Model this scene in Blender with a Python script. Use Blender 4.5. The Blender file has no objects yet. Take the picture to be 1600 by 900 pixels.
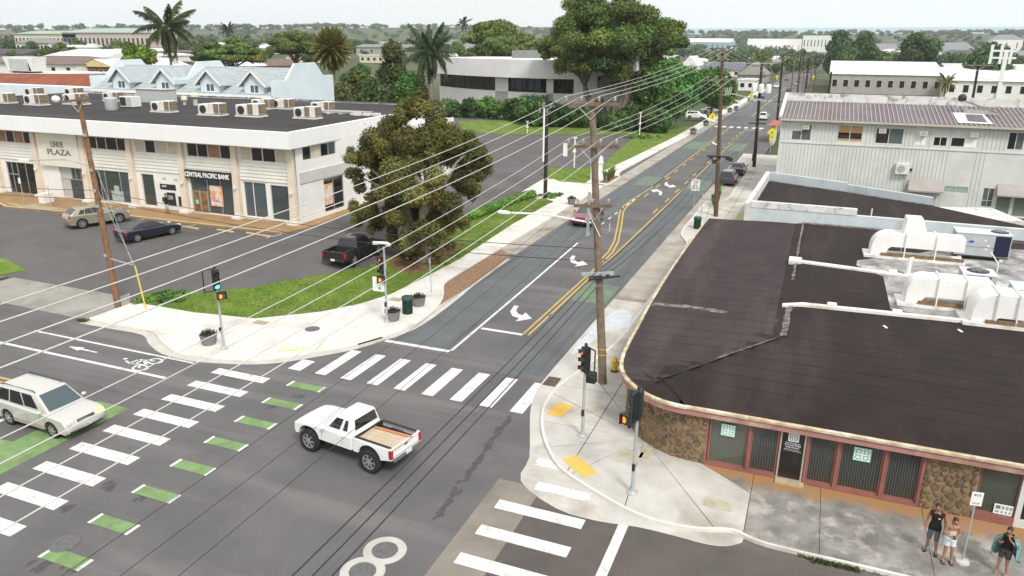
import bpy, bmesh, math, random
import numpy as np
from mathutils import Vector, Matrix
R = math.radians
random.seed(7)
rng = np.random.default_rng(7)
sc = bpy.context.scene
col = sc.collection
# ---------------------------------------------------------------- camera
CAM_H = 15.5
FPX = 1175.0
CM = np.array([[0.92670981, -0.12255072, 0.35523267],
               [0.37569038, 0.28176778, -0.88287239],
               [0.00810353, 0.951624, 0.3071581]])
cam_d = bpy.data.cameras.new('camera')
cam_d.sensor_width = 36.0
cam_d.lens = FPX / 1600.0 * 36.0
cam_d.clip_start = 0.2
cam_d.clip_end = 90000.0
cam = bpy.data.objects.new('camera', cam_d)
col.objects.link(cam)
m4 = Matrix([list(CM[0]) + [0], list(CM[1]) + [0], list(CM[2]) + [CAM_H], [0, 0, 0, 1]])
cam.matrix_world = m4
sc.camera = cam
# ---------------------------------------------------------------- overcast sky
SUN_EL, SUN_AZ = 48.0, 135.0
wd = bpy.data.worlds.new('World')
sc.world = wd
wd.use_nodes = True
wn = wd.node_tree.nodes
wl = wd.node_tree.links
bg = wn['Background']
sky = wn.new('ShaderNodeTexSky')
sky.sky_type = 'NISHITA'
sky.sun_disc = False
sky.sun_elevation = R(SUN_EL)
sky.sun_rotation = R(SUN_AZ)
sky.air_density = 1.0
sky.dust_density = 6.0
sky.altitude = 80
hs = wn.new('ShaderNodeHueSaturation')
hs.inputs['Saturation'].default_value = 0.12
wl.new(sky.outputs[0], hs.inputs['Color'])
mx = wn.new('ShaderNodeMix')
mx.data_type = 'RGBA'
mx.inputs[0].default_value = 0.92          # thick even cloud
mx.inputs[7].default_value = (7.3, 7.3, 7.25, 1)
wl.new(hs.outputs[0], mx.inputs[6])
wl.new(mx.outputs[2], bg.inputs[0])
bg.inputs[1].default_value = 0.086
sd = bpy.data.lights.new('sun', 'SUN')
sd.energy = 1.5
sd.angle = R(14)
sd.color = (1.0, 0.97, 0.92)
sun = bpy.data.objects.new('sun', sd)
col.objects.link(sun)
sun.rotation_euler = (R(90 - SUN_EL), 0, R(180 - SUN_AZ))
sc.view_settings.view_transform = 'Standard'
sc.view_settings.look = 'None'
sc.view_settings.gamma = 1.0
sc.view_settings.use_curve_mapping = False
sc.view_settings.exposure = 0.90
sc.cycles.volume_bounces = 2
# ---------------------------------------------------------------- pixel helpers (photo pixels, 1600 x 900)
C0 = np.array([0, 0, CAM_H])
def pray(u, v):
    return CM @ np.array([(u - 800.0) / FPX, -(v - 450.0) / FPX, -1.0])
def G(u, v, z=0.0):
    d = pray(u, v)
    return C0 + d * ((z - CAM_H) / d[2])
def GY(u, v, Y):
    d = pray(u, v)
    return C0 + d * (Y / d[1])
def GX(u, v, X):
    d = pray(u, v)
    return C0 + d * (X / d[0])
def sst(t):
    t = min(1.0, max(0.0, t))
    return t * t * (3 - 2 * t)
HZ = np.cross(pray(1200, 41.0), pray(1600, 38.5))   # true level plane, seen in the sea horizon
HZ = HZ / HZ[2]
def level(x, y):
    return -(HZ[0] * x + HZ[1] * y)
def tz(x, y):
    r = math.hypot(x, y)
    z = 1.2 * sst((-26.0 - x) / 7.0) * sst((y - 33.0) / 7.5) * (1 - sst((y - 80) / 40) * sst((x + 70) / 20))
    z += 0.028 * max(0.0, -x - 85) * sst((y - 60) / 60.0)
    if r > 450:
        k = sst((r - 450) / 1600.0)
        z = z * (1 - k) + k * (level(x, y) + CAM_H - 42 + 17 * sst((r - 1500) / 1100.0) + 30 * sst((r - 900) / 1500.0) * sst(-(x + 600) / 900))
    return z
def GT(u, v, off=0.0):
    d = pray(u, v)
    t0, t = 5.0, 5.0
    while t < 9000:
        p = C0 + d * t
        if p[2] < tz(p[0], p[1]) + off:
            break
        t0 = t
        t *= 1.02
    for _ in range(30):
        tm = (t0 + t) / 2
        p = C0 + d * tm
        if p[2] < tz(p[0], p[1]) + off: t = tm
        else: t0 = tm
    return C0 + d * t
# ---------------------------------------------------------------- materials
MATS = {}
def pm(name, c1, c2=None, scale=1.5, rough=0.85, bump=0.0, bscale=30.0, metal=0.0, spec=0.4, c3=None, s3=0.2, emit=0.0, det=6.0, lo=0.35, hi=0.65, speck=0.0, streak=None):
    if name in MATS: return MATS[name]
    m = bpy.data.materials.new(name)
    m.use_nodes = True
    nt = m.node_tree
    b = nt.nodes['Principled BSDF']
    b.inputs['Roughness'].default_value = rough
    b.inputs['Metallic'].default_value = metal
    b.inputs['Specular IOR Level'].default_value = spec
    tc = nt.nodes.new('ShaderNodeTexCoord')
    def noise(s, d=det):
        n = nt.nodes.new('ShaderNodeTexNoise')
        n.inputs['Scale'].default_value = s
        n.inputs['Detail'].default_value = d
        n.inputs['Roughness'].default_value = 0.62
        nt.links.new(tc.outputs['Object'], n.inputs['Vector'])
        return n
    def stretched(s):
        mp = nt.nodes.new('ShaderNodeMapping')
        mp.inputs['Scale'].default_value = streak
        nt.links.new(tc.outputs['Object'], mp.inputs['Vector'])
        n = noise(s, 5.0)
        nt.links.new(mp.outputs[0], n.inputs['Vector'])
        return n
    if c2 is None: c2 = tuple(x * 0.88 for x in c1)
    n1 = noise(scale)
    rp = nt.nodes.new('ShaderNodeValToRGB')
    rp.color_ramp.elements[0].position = lo
    rp.color_ramp.elements[1].position = hi
    rp.color_ramp.elements[0].color = (*c2, 1)
    rp.color_ramp.elements[1].color = (*c1, 1)
    nt.links.new(n1.outputs['Fac'], rp.inputs['Fac'])
    out = rp.outputs['Color']
    if c3 is not None:
        n3 = stretched(s3) if streak else noise(s3, 4.0)
        r3 = nt.nodes.new('ShaderNodeValToRGB')
        r3.color_ramp.elements[0].position = 0.52
        r3.color_ramp.elements[1].position = 0.68
        nt.links.new(n3.outputs['Fac'], r3.inputs['Fac'])
        mi = nt.nodes.new('ShaderNodeMix')
        mi.data_type = 'RGBA'
        nt.links.new(r3.outputs['Color'], mi.inputs[0])
        nt.links.new(out, mi.inputs[6])
        mi.inputs[7].default_value = (*c3, 1)
        out = mi.outputs[2]
    if speck > 0:
        ns = noise(22.0, 3.0)
        rs = nt.nodes.new('ShaderNodeMapRange')
        rs.inputs[1].default_value, rs.inputs[2].default_value = .3, .7
        rs.inputs[3].default_value, rs.inputs[4].default_value = 1 - speck, 1 + speck
        nt.links.new(ns.outputs['Fac'], rs.inputs[0])
        mm = nt.nodes.new('ShaderNodeVectorMath')
        mm.operation = 'SCALE'
        nt.links.new(out, mm.inputs[0])
        nt.links.new(rs.outputs[0], mm.inputs['Scale'])
        out = mm.outputs[0]
    nt.links.new(out, b.inputs['Base Color'])
    if bump > 0:
        nb = noise(bscale, 4.0)
        bp = nt.nodes.new('ShaderNodeBump')
        bp.inputs['Strength'].default_value = bump
        bp.inputs['Distance'].default_value = 0.03
        nt.links.new(nb.outputs['Fac'], bp.inputs['Height'])
        nt.links.new(bp.outputs['Normal'], b.inputs['Normal'])
    if emit > 0:
        nt.links.new(out, b.inputs['Emission Color'])
        b.inputs['Emission Strength'].default_value = emit
    MATS[name] = m
    return m
def flat(name, c, rough=0.6, metal=0.0, spec=0.5, emit=0.0, coat=0.0):
    if name in MATS: return MATS[name]
    m = bpy.data.materials.new(name)
    m.use_nodes = True
    b = m.node_tree.nodes['Principled BSDF']
    b.inputs['Base Color'].default_value = (*c, 1)
    b.inputs['Roughness'].default_value = rough
    b.inputs['Metallic'].default_value = metal
    b.inputs['Specular IOR Level'].default_value = spec
    if coat: b.inputs['Coat Weight'].default_value = coat; b.inputs['Coat Roughness'].default_value = 0.05
    if emit:
        b.inputs['Emission Color'].default_value = (*c, 1)
        b.inputs['Emission Strength'].default_value = emit
    MATS[name] = m
    return m
def paint(name, c, rough=0.28, metal=0.0):
    # car paint: slight orange peel and dust
    m = pm(name, c, tuple(x * 0.975 for x in c), 3.0, rough, metal=metal, spec=0.5)
    b = m.node_tree.nodes['Principled BSDF']
    b.inputs['Coat Weight'].default_value = 0.7
    b.inputs['Coat Roughness'].default_value = 0.06
    return m
def glass(name, c=(0.015, 0.018, 0.02), rough=0.05):
    return flat(name, c, rough, 0.0, 0.8)
def leafmat(name, rough=0.55):
    # colour is each leaf's own, stored per face
    if name in MATS: return MATS[name]
    m = bpy.data.materials.new(name)
    m.use_nodes = True
    nt = m.node_tree
    b = nt.nodes['Principled BSDF']
    at = nt.nodes.new('ShaderNodeAttribute')
    at.attribute_name = 'leafcol'
    nt.links.new(at.outputs['Color'], b.inputs['Base Color'])
    b.inputs['Roughness'].default_value = rough
    b.inputs['Specular IOR Level'].default_value = 0.3
    b.inputs['Subsurface Weight'].default_value = 0.0
    tr = nt.nodes.new('ShaderNodeBsdfTranslucent')
    nt.links.new(at.outputs['Color'], tr.inputs['Color'])
    ms = nt.nodes.new('ShaderNodeMixShader')
    ms.inputs[0].default_value = 0.25
    nt.links.new(b.outputs[0], ms.inputs[1])
    nt.links.new(tr.outputs[0], ms.inputs[2])
    nt.links.new(ms.outputs[0], nt.nodes['Material Output'].inputs['Surface'])
    MATS[name] = m
    return m
# ---------------------------------------------------------------- mesh builder
def tag(o, label=None, cat=None, group=None, kind=None):
    if label: o['label'] = label
    if cat: o['category'] = cat
    if group: o['group'] = group
    if kind: o['kind'] = kind
    return o
def empty(name, loc=(0, 0, 0), rz=0.0, label=None, cat=None, group=None, scale=1.0):
    o = bpy.data.objects.new(name, None)
    o.empty_display_size = 0.3
    o.location = loc
    o.rotation_euler = (0, 0, rz)
    o.scale = (scale,) * 3
    col.objects.link(o)
    return tag(o, label, cat, group)
def link(name, me, parent=None, loc=(0, 0, 0), rot=(0, 0, 0), scale=(1, 1, 1)):
    o = bpy.data.objects.new(name, me)
    o.location = loc
    o.rotation_euler = rot
    o.scale = scale
    o.parent = parent
    col.objects.link(o)
    return o
class MB:
    def __init__(self):
        self.v = []
        self.f = []
    def add(self, vs, fs):
        n = len(self.v)
        self.v += [tuple(map(float, p)) for p in vs]
        self.f += [tuple(i + n for i in f) for f in fs]
        return self
    def box(self, x0, x1, y0, y1, z0, z1):
        vs = [(x, y, z) for z in (z0, z1) for (x, y) in ((x0, y0), (x1, y0), (x1, y1), (x0, y1))]
        return self.add(vs, [(3, 2, 1, 0), (4, 5, 6, 7), (0, 1, 5, 4), (1, 2, 6, 5), (2, 3, 7, 6), (3, 0, 4, 7)])
    def cbox(self, c, s, rz=0.0):
        ca, sa = math.cos(rz), math.sin(rz)
        vs = []
        for dz in (-.5, .5):
            for dx, dy in ((-.5, -.5), (.5, -.5), (.5, .5), (-.5, .5)):
                x, y = dx * s[0], dy * s[1]
                vs.append((c[0] + x * ca - y * sa, c[1] + x * sa + y * ca, c[2] + dz * s[2]))
        return self.add(vs, [(3, 2, 1, 0), (4, 5, 6, 7), (0, 1, 5, 4), (1, 2, 6, 5), (2, 3, 7, 6), (3, 0, 4, 7)])
    def prism(self, poly, z0, z1):
        # poly: (x, y) list, counter-clockwise; z0, z1 numbers or functions
        a = sum(poly[i][0] * poly[(i + 1) % len(poly)][1] - poly[(i + 1) % len(poly)][0] * poly[i][1] for i in range(len(poly)))
        if a < 0: poly = poly[::-1]
        n = len(poly)
        f0 = z0 if callable(z0) else (lambda x, y: z0)
        f1 = z1 if callable(z1) else (lambda x, y: z1)
        vs = [(x, y, f0(x, y)) for x, y in poly] + [(x, y, f1(x, y)) for x, y in poly]
        fs = [tuple(range(n - 1, -1, -1)), tuple(range(n, 2 * n))] + [(i, (i + 1) % n, n + (i + 1) % n, n + i) for i in range(n)]
        return self.add(vs, fs)
    def bar(self, p, q, w, h=None):
        h = w if h is None else h
        p, q = Vector(p), Vector(q)
        d = (q - p).normalized()
        up = Vector((0, 0, 1)) if abs(d.z) < 0.95 else Vector((0, 1, 0))
        s = d.cross(up).normalized() * (w / 2)
        u = s.cross(d).normalized() * (h / 2)
        vs = [p - s - u, p + s - u, p + s + u, p - s + u, q - s - u, q + s - u, q + s + u, q - s + u]
        return self.add(vs, [(0, 1, 2, 3), (7, 6, 5, 4), (4, 5, 1, 0), (5, 6, 2, 1), (6, 7, 3, 2), (7, 4, 0, 3)])
    def tube(self, pts, rad, n=8, caps=True):
        pts = [Vector(p) for p in pts]
        if not hasattr(rad, '__len__'): rad = [rad] * len(pts)
        vs, fs = [], []
        ref = None
        for i, p in enumerate(pts):
            d = (pts[min(i + 1, len(pts) - 1)] - pts[max(i - 1, 0)]).normalized()
            if ref is None: ref = Vector((1, 0, 0)) if abs(d.x) < 0.9 else Vector((0, 1, 0))
            a = d.cross(ref).normalized()
            b = a.cross(d).normalized()
            ref = b if False else ref
            for k in range(n):
                t = 2 * math.pi * k / n
                vs.append(p + (a * math.cos(t) + b * math.sin(t)) * rad[i])
        for i in range(len(pts) - 1):
            for k in range(n):
                k2 = (k + 1) % n
                fs.append((i * n + k, (i + 1) * n + k, (i + 1) * n + k2, i * n + k2))
        if caps:
            fs.append(tuple(range(n)))
            e = (len(pts) - 1) * n
            fs.append(tuple(e + n - 1 - k for k in range(n)))
        return self.add(vs, fs)
    def lathe(self, prof, n=16, c=(0, 0, 0), caps=True):
        vs, fs = [], []
        for r, z in prof:
            for k in range(n):
                t = 2 * math.pi * k / n
                vs.append((c[0] + r * math.cos(t), c[1] + r * math.sin(t), c[2] + z))
        for i in range(len(prof) - 1):
            for k in range(n):
                k2 = (k + 1) % n
                fs.append((i * n + k, i * n + k2, (i + 1) * n + k2, (i + 1) * n + k))
        if caps:
            fs.append(tuple(n - 1 - k for k in range(n)))
            e = (len(prof) - 1) * n
            fs.append(tuple(e + k for k in range(n)))
        return self.add(vs, fs)
    def ball(self, c, r, n=10, m=6):
        if not hasattr(r, '__len__'): r = (r, r, r)
        vs, fs = [], []
        for i in range(m + 1):
            a = math.pi * i / m - math.pi / 2
            for k in range(n):
                t = 2 * math.pi * k / n
                vs.append((c[0] + r[0] * math.cos(a) * math.cos(t), c[1] + r[1] * math.cos(a) * math.sin(t), c[2] + r[2] * math.sin(a)))
        for i in range(m):
            for k in range(n):
                k2 = (k + 1) % n
                fs.append((i * n + k, i * n + k2, (i + 1) * n + k2, (i + 1) * n + k))
        return self.add(vs, fs)
    def quad(self, a, b, c, d): return self.add([a, b, c, d], [(0, 1, 2, 3)])
    def mesh(self, name, mat, org=(0, 0, 0), smooth=False, bevel=0.0, seg=2, weld=False):
        me = bpy.data.meshes.new(name)
        me.from_pydata([(x - org[0], y - org[1], z - org[2]) for x, y, z in self.v], [], self.f)
        if bevel > 0 or weld:
            bm = bmesh.new()
            bm.from_mesh(me)
            bmesh.ops.remove_doubles(bm, verts=bm.verts, dist=1e-5)
            if bevel > 0:
                ed = [e for e in bm.edges if len(e.link_faces) == 2 and e.calc_face_angle(0) > 0.5]
                bmesh.ops.bevel(bm, geom=ed, offset=bevel, segments=seg, affect='EDGES', clamp_overlap=True, profile=0.5)
            bm.to_mesh(me)
            bm.free()
        if mat: me.materials.append(mat)
        if smooth:
            me.polygons.foreach_set('use_smooth', [True] * len(me.polygons))
            me.update()
            if smooth != 'all': me.set_sharp_from_angle(angle=R(40))
        return me
    def build(self, name, mat, parent=None, org=(0, 0, 0), smooth=False, bevel=0.0, seg=2, weld=False, world=False):
        # world: vertices are world coordinates and parent is an unrotated root
        if world:
            po = tuple(parent.location) if parent is not None else (0, 0, 0)
            if parent is not None and parent.parent is not None:
                q = parent
                po = (0, 0, 0)
                while q is not None:
                    po = tuple(po[i] + q.location[i] for i in range(3))
                    q = q.parent
            return link(name, self.mesh(name, mat, po, smooth, bevel, seg, weld), parent)
        return link(name, self.mesh(name, mat, org, smooth, bevel, seg, weld), parent, org)
def struct(name, mb, mat, kind='structure', parent=None, **k):
    o = mb.build(name, mat, parent, **k)
    if parent is None or kind == 'stuff': o['kind'] = kind
    return o
def copy_tree(o, parent=None):
    c = o.copy()
    col.objects.link(c)
    c.parent = parent
    for ch in list(o.children): copy_tree(ch, c)
    return c
def clip_poly(poly, a, b, c, keep=1):
    # keep the part of a convex-or-not polygon where keep*(a x + b y - c) >= 0
    out = []
    n = len(poly)
    for i in range(n):
        p, q = poly[i], poly[(i + 1) % n]
        dp, dq = keep * (a * p[0] + b * p[1] - c), keep * (a * q[0] + b * q[1] - c)
        if dp >= 0: out.append(p)
        if dp * dq < 0:
            t = dp / (dp - dq)
            out.append((p[0] + (q[0] - p[0]) * t, p[1] + (q[1] - p[1]) * t))
    return out
def sheet(poly, off, cell=2.0, zf=None, skirt=0.0):
    # flat polygon cut on a grid and laid over the terrain
    zf = zf or tz
    me = bpy.data.meshes.new('t')
    bm = bmesh.new()
    vs = [bm.verts.new((x, y, 0)) for x, y in poly]
    f = bm.faces.new(vs)
    f.normal_update()
    if f.normal.z < 0: f.normal_flip()
    bmesh.ops.triangulate(bm, faces=bm.faces[:])
    if cell:
        x0, x1 = min(p[0] for p in poly), max(p[0] for p in poly)
        y0, y1 = min(p[1] for p in poly), max(p[1] for p in poly)
        for k in range(int(x0 // cell) + 1, int(x1 // cell) + 1):
            bmesh.ops.bisect_plane(bm, geom=bm.verts[:] + bm.edges[:] + bm.faces[:], plane_co=(k * cell, 0, 0), plane_no=(1, 0, 0))
        for k in range(int(y0 // cell) + 1, int(y1 // cell) + 1):
            bmesh.ops.bisect_plane(bm, geom=bm.verts[:] + bm.edges[:] + bm.faces[:], plane_co=(0, k * cell, 0), plane_no=(0, 1, 0))
    if skirt > 0:
        be = [e for e in bm.edges if len(e.link_faces) == 1]
        r = bmesh.ops.extrude_edge_only(bm, edges=be)
        low = set(v for v in r['geom'] if isinstance(v, bmesh.types.BMVert))
    else: low = set()
    for v in bm.verts: v.co.z = zf(v.co.x, v.co.y) + off - (skirt if v in low else 0)
    bmesh.ops.recalc_face_normals(bm, faces=bm.faces[:])
    bm.verts.index_update()
    mb = MB()
    mb.add([tuple(v.co) for v in bm.verts], [tuple(v.index for v in f.verts) for f in bm.faces])
    bm.free()
    return mb
def text_mesh(txt, size, mat, extrude=0.01, bold=0.0, spacing=1.0):
    cu = bpy.data.curves.new('txt', 'FONT')
    cu.body = txt
    cu.size = size
    cu.extrude = extrude
    cu.offset = bold
    cu.space_character = spacing
    cu.align_x = 'CENTER'
    cu.align_y = 'CENTER'
    cu.resolution_u = 3
    o = bpy.data.objects.new('txt', cu)
    col.objects.link(o)
    dg = bpy.context.evaluated_depsgraph_get()
    me = bpy.data.meshes.new_from_object(o.evaluated_get(dg))
    bpy.data.objects.remove(o)
    me.materials.clear()
    me.materials.append(mat)
    return me
# ================================================================ ground, roads, pavements
asph = pm('asphalt', (0.142, 0.138, 0.138), (0.112, 0.109, 0.110), 0.35, 0.9, 0.25, 60, c3=(0.172, 0.165, 0.160), s3=0.9, spec=0.25, speck=.16, streak=(.05, .55, 1))
asph_lane = pm('asphalt_lane', (0.144, 0.154, 0.158), (0.120, 0.129, 0.133), 0.5, 0.9, 0.25, 60, c3=(0.098, 0.103, 0.106), s3=0.9, spec=0.25, speck=.14, streak=(.8, .04, 1))
asph_lot = pm('asphalt_lot', (0.134, 0.126, 0.125), (0.104, 0.097, 0.097), 0.25, 0.92, 0.25, 50, c3=(0.140, 0.130, 0.125), s3=0.12, spec=0.2, speck=.15)
conc = pm('concrete_white', (0.70, 0.68, 0.64), (0.60, 0.58, 0.54), 0.9, 0.9, 0.15, 40, c3=(0.50, 0.47, 0.42), s3=0.35, spec=0.2)
conc2 = pm('concrete_pale', (0.567, 0.547, 0.508), (0.450, 0.430, 0.391), 0.7, 0.9, 0.15, 40, c3=(0.352, 0.323, 0.274), s3=0.3, spec=0.2)
conc_old = pm('concrete_old', (0.216, 0.202, 0.180), (0.108, 0.101, 0.090), 0.8, 0.95, 0.3, 30, c3=(0.086, 0.079, 0.072), s3=0.45, spec=0.15)
conc_bay = pm('concrete_bay', (0.425, 0.399, 0.357), (0.323, 0.297, 0.255), 0.6, 0.95, 0.2, 30, c3=(0.255, 0.212, 0.162), s3=0.25, spec=0.15)
joint = pm('joint_dark', (0.10, 0.09, 0.08), (0.05, 0.045, 0.04), 3, 0.95)
white_p = pm('paint_white', (0.76, 0.76, 0.75), (0.62, 0.62, 0.61), 4.0, 0.7, c3=(0.44, 0.44, 0.43), s3=2.2, speck=.10)
yellow_p = pm('paint_yellow', (0.595, 0.399, 0.102), (0.476, 0.323, 0.102), 4.0, 0.7)
green_p = pm('paint_green', (0.204, 0.324, 0.128), (0.146, 0.247, 0.093), 2.0, 0.8, c3=(0.146, 0.190, 0.088), s3=0.8)
green_f = pm('paint_green_faded', (0.165, 0.235, 0.165), (0.13, 0.17, 0.125), 1.5, 0.8, c3=(0.125, 0.135, 0.125), s3=0.9)
dirt = pm('dirt_red', (0.252, 0.126, 0.065), (0.169, 0.079, 0.042), 1.2, 0.95, 0.4, 20, c3=(0.281, 0.196, 0.122), s3=0.6)
lawn_m = pm('lawn', (0.155, 0.235, 0.030), (0.095, 0.165, 0.020), 0.7, 0.95, 0.6, 60, c3=(0.225, 0.255, 0.060), s3=0.3, speck=.25)
orange_c = pm('pavement_orange', (0.374, 0.245, 0.122), (0.302, 0.187, 0.086), 0.8, 0.9, 0.15, 30, c3=(0.245, 0.158, 0.086), s3=0.5)
iron = pm('cast_iron', (0.15, 0.15, 0.15), (0.10, 0.10, 0.10), 8, 0.7, 0.3, 40)
mulch_m = pm('mulch', (0.346, 0.216, 0.130), (0.172, 0.100, 0.064), 5, 0.95, 0.8, 40)

# terrain to the horizon
gm = MB()
rings = [3.0] + [6.0 * 1.085 ** k for k in range(84)]
NS = 160
for r in rings:
    for k in range(NS):
        a = 2 * math.pi * k / NS
        x, y = r * math.cos(a), r * math.sin(a)
        gm.v.append((x, y, tz(x, y) - 0.35 - 0.00035 * r))
for i in range(len(rings) - 1):
    for k in range(NS):
        k2 = (k + 1) % NS
        gm.f.append((i * NS + k, i * NS + k2, (i + 1) * NS + k2, (i + 1) * NS + k))
gm.f.append(tuple(range(NS - 1, -1, -1)))
ground_m = pm('ground_scrub', (0.076, 0.097, 0.032), (0.043, 0.061, 0.022), 0.02, 0.95, 0.0, c3=(0.144, 0.130, 0.101), s3=0.009)
ground = struct('ground', gm, ground_m, smooth='all')
# sea: a level sheet beyond the coast
sb = MB()
def sea_pt(x, y): return (x, y, level(x, y) + CAM_H - 25.0 + 0.0026 * (y - 2600))
SG = 24
for i in range(SG + 1):
    for j in range(SG + 1):
        yy = 2700 + 4300 * (i / SG)
        xx = (-1 + 2 * j / SG) * 7200
        sb.v.append(sea_pt(xx, yy))
for i in range(SG):
    for j in range(SG):
        a = i * (SG + 1) + j
        sb.f.append((a, a + 1, a + SG + 2, a + SG + 1))
sea_m = pm('sea_water', (0.20, 0.34, 0.42), (0.17, 0.30, 0.38), 0.002, 0.35, spec=0.3)
struct('sea', sb, sea_m)

road = struct('road', sheet([(-150, -40), (90, -40), (90, 24), (-7.5, 24), (-7.5, 1500), (-23.2, 1500), (-23.2, 29.6), (-150, 29.6)], 0.0, 25.0, zf=lambda x, y: tz(0, y) if y > 300 else 0.0), asph)
# ---- paint and patches: children of the road
def mark(name, poly, z, mat, parent=road):
    mb = MB()
    zz = z if callable(z) else (lambda x, y: z)
    a = sum(poly[i][0] * poly[(i + 1) % len(poly)][1] - poly[(i + 1) % len(poly)][0] * poly[i][1] for i in range(len(poly)))
    if a < 0: poly = poly[::-1]
    mb.add([(x, y, zz(x, y)) for x, y in poly], [tuple(range(len(poly)))])
    return mb.build(name, mat, parent)
def rect(name, x0, x1, y0, y1, z, mat, parent=road):
    return mark(name, [(x0, y0), (x1, y0), (x1, y1), (x0, y1)], z, mat, parent)
def line(name, pts, w, z, mat, parent=road):
    mb = MB()
    L, Rr = [], []
    for i, p in enumerate(pts):
        a, b = pts[max(i - 1, 0)], pts[min(i + 1, len(pts) - 1)]
        d = math.hypot(b[0] - a[0], b[1] - a[1])
        nx, ny = -(b[1] - a[1]) / d * w / 2, (b[0] - a[0]) / d * w / 2
        L.append((p[0] + nx, p[1] + ny, z))
        Rr.append((p[0] - nx, p[1] - ny, z))
    n = len(pts)
    mb.add(Rr + L, [(i, i + 1, n + i + 1, n + i) for i in range(n - 1)])
    return mb.build(name, mat, parent)
Z1, Z2, Z3 = 0.004, 0.008, 0.012
# darker repaved wheel lanes of the main road
mark('lane_patch', [(-20.7, 33.4), (-17.0, 33.4), (-17.7, 60), (-17.4, 330), (-20.9, 330), (-20.9, 60)], Z1, asph_lane)
mark('lane_patch', [(-13.5, 32), (-11.2, 32), (-11.4, 90), (-11.3, 330), (-13.6, 330), (-13.5, 90)], Z1, asph_lane)
rect('concrete_strip', -9.6, -7.9, -6, 22.75, .0055, pm('strip_tan', (0.25, 0.225, 0.19), (0.19, 0.17, 0.145), .8, .95, speck=.12))
rect('brown_asphalt', -7.9, 60, -6, 22.9, .0045, pm('asphalt_brown', (0.112, 0.098, 0.090), (0.086, 0.076, 0.071), .5, .92, .25, 60, c3=(0.135, 0.118, 0.108), s3=.7, speck=.18, streak=(.08, .6, 1)))
for i in range(8):
    x = -21.72 + 1.486 * i
    rect('crosswalk_stripe', x, x + 0.62, 27.95, 31.2, Z2, white_p)
rect('crosswalk_stripe', -23.3, -22.55, 27.9, 29.15, Z2, white_p)
for i in range(11):
    y = 26.0 - 1.586 * i
    rect('crosswalk_stripe', -26.45 + 0.03 * i, -23.3 + 0.03 * i, y, y + 0.60, Z2, white_p)
for i in range(9):
    y = 26.25 - 1.9 * i
    d = 0.12 * i
    rect('green_bike_stripe', -22.0 + d, -20.35 + d * 0.85, y, y + 0.55, Z2, green_p)
    rect('stripe_end', -22.13 + d, -22.0 + d, y - 0.01, y + 0.56, Z2, white_p)
    rect('stripe_end', -20.35 + d * 0.85, -20.22 + d * 0.85, y - 0.01, y + 0.56, Z2, white_p)
gut_z = 0.02
for i in range(7):
    y = 22.55 - 1.6 * i
    rect('crosswalk_stripe', -9.05 + (0.9 if i == 0 else 0), -5.85 - (0.2 if i == 0 else 0), y, y + 0.55, Z2 if i else gut_z, white_p)
rect('crosswalk_stripe', -8.75, -7.65, 24.15, 24.7, gut_z, white_p)
rect('stop_line', -4.75, -4.42, 10, 22.2, Z2, white_p)
rect('stop_line', -20.75, -16.85, 32.9, 33.2, Z2, white_p)
line('lane_line', [(-16.8, 33.2), (-17.1, 45), (-17.5, 58)], 0.16, Z2, white_p)
rect('stop_line', -16.7, -14.15, 36.7, 37.0, Z2, white_p)
for k in range(9):
    y = 60.5 + 2.4 * k
    rect('lane_dash', -17.6, -17.45, y, y + 1.0, Z2, white_p)
for s in (-0.16, 0.16):
    line('yellow_line', [(-14.0 + s, 36.9), (-13.95 + s, 48), (-13.9 + s, 54.0)], 0.13, Z2, yellow_p)
# median widens into the turn lane
cl = [G(u, v)[:2] for u, v in ((941, 408), (955, 394), (964, 377), (969, 352), (972, 331), (978, 322), (992, 311))]
for s in (-0.22, 0.12):
    line('yellow_line', [(p[0] + s, p[1]) for p in cl], 0.14, Z2, yellow_p)
line('yellow_line', [tuple(cl[-1] + np.array([-0.2, 0]))] + [(-17.35, 85), (-17.3, 160)], 0.13, Z2, yellow_p)
line('yellow_line', [(-13.75, 54.0), (-13.75, 68), (-13.8, 160)], 0.13, Z2, yellow_p)
for k in range(14):
    y = 80 + 6.0 * k
    rect('yellow_dash', -16.95, -16.8, y, y + 2.4, Z2, yellow_p)
    rect('yellow_dash', -14.3, -14.15, y - 8, y - 5.6, Z2, yellow_p)
for k in range(6): line('yellow_line', [(-15.6, 190 + 25 * k), (-15.6, 213 + 25 * k)], 0.2, Z2, yellow_p)
rect('stop_line', -14, -10.9, 157.0, 157.5, Z2, white_p)
for k in range(7): rect('crosswalk_stripe', -20.3 + 1.45 * k, -19.5 + 1.45 * k, 160, 162.6, Z2, white_p)
for k in range(7): rect('crosswalk_stripe', -20.3 + 1.45 * k, -19.5 + 1.45 * k, 246, 249, Z2, white_p)
# cross street, west arm
rect('lane_line', -75, -28.0, 24.55, 24.75, Z2, white_p)
rect('lane_line', -39.6, -28.1, 26.5, 26.65, Z2, white_p)
for yy in (21.25, 21.6): rect('yellow_line', -80, -33.4, yy - 0.07, yy + 0.07, Z2, yellow_p)
gpoly = [G(u, v)[:2] for u, v in ((150, 636), (210, 645))]
mark('green_bike_box', [(-28.9, 21.6), (-27.0, 21.6), (-27.0, 9.0), (-30.9, 9.0), (-30.9, 17.4), (-28.9, 17.6)], Z1, green_p)
rect('lane_line', -36, -30.95, 17.2, 17.4, Z2, white_p)
rect('stop_line', -31.2, -30.95, 17.4, 19.6, Z2, white_p)
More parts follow.
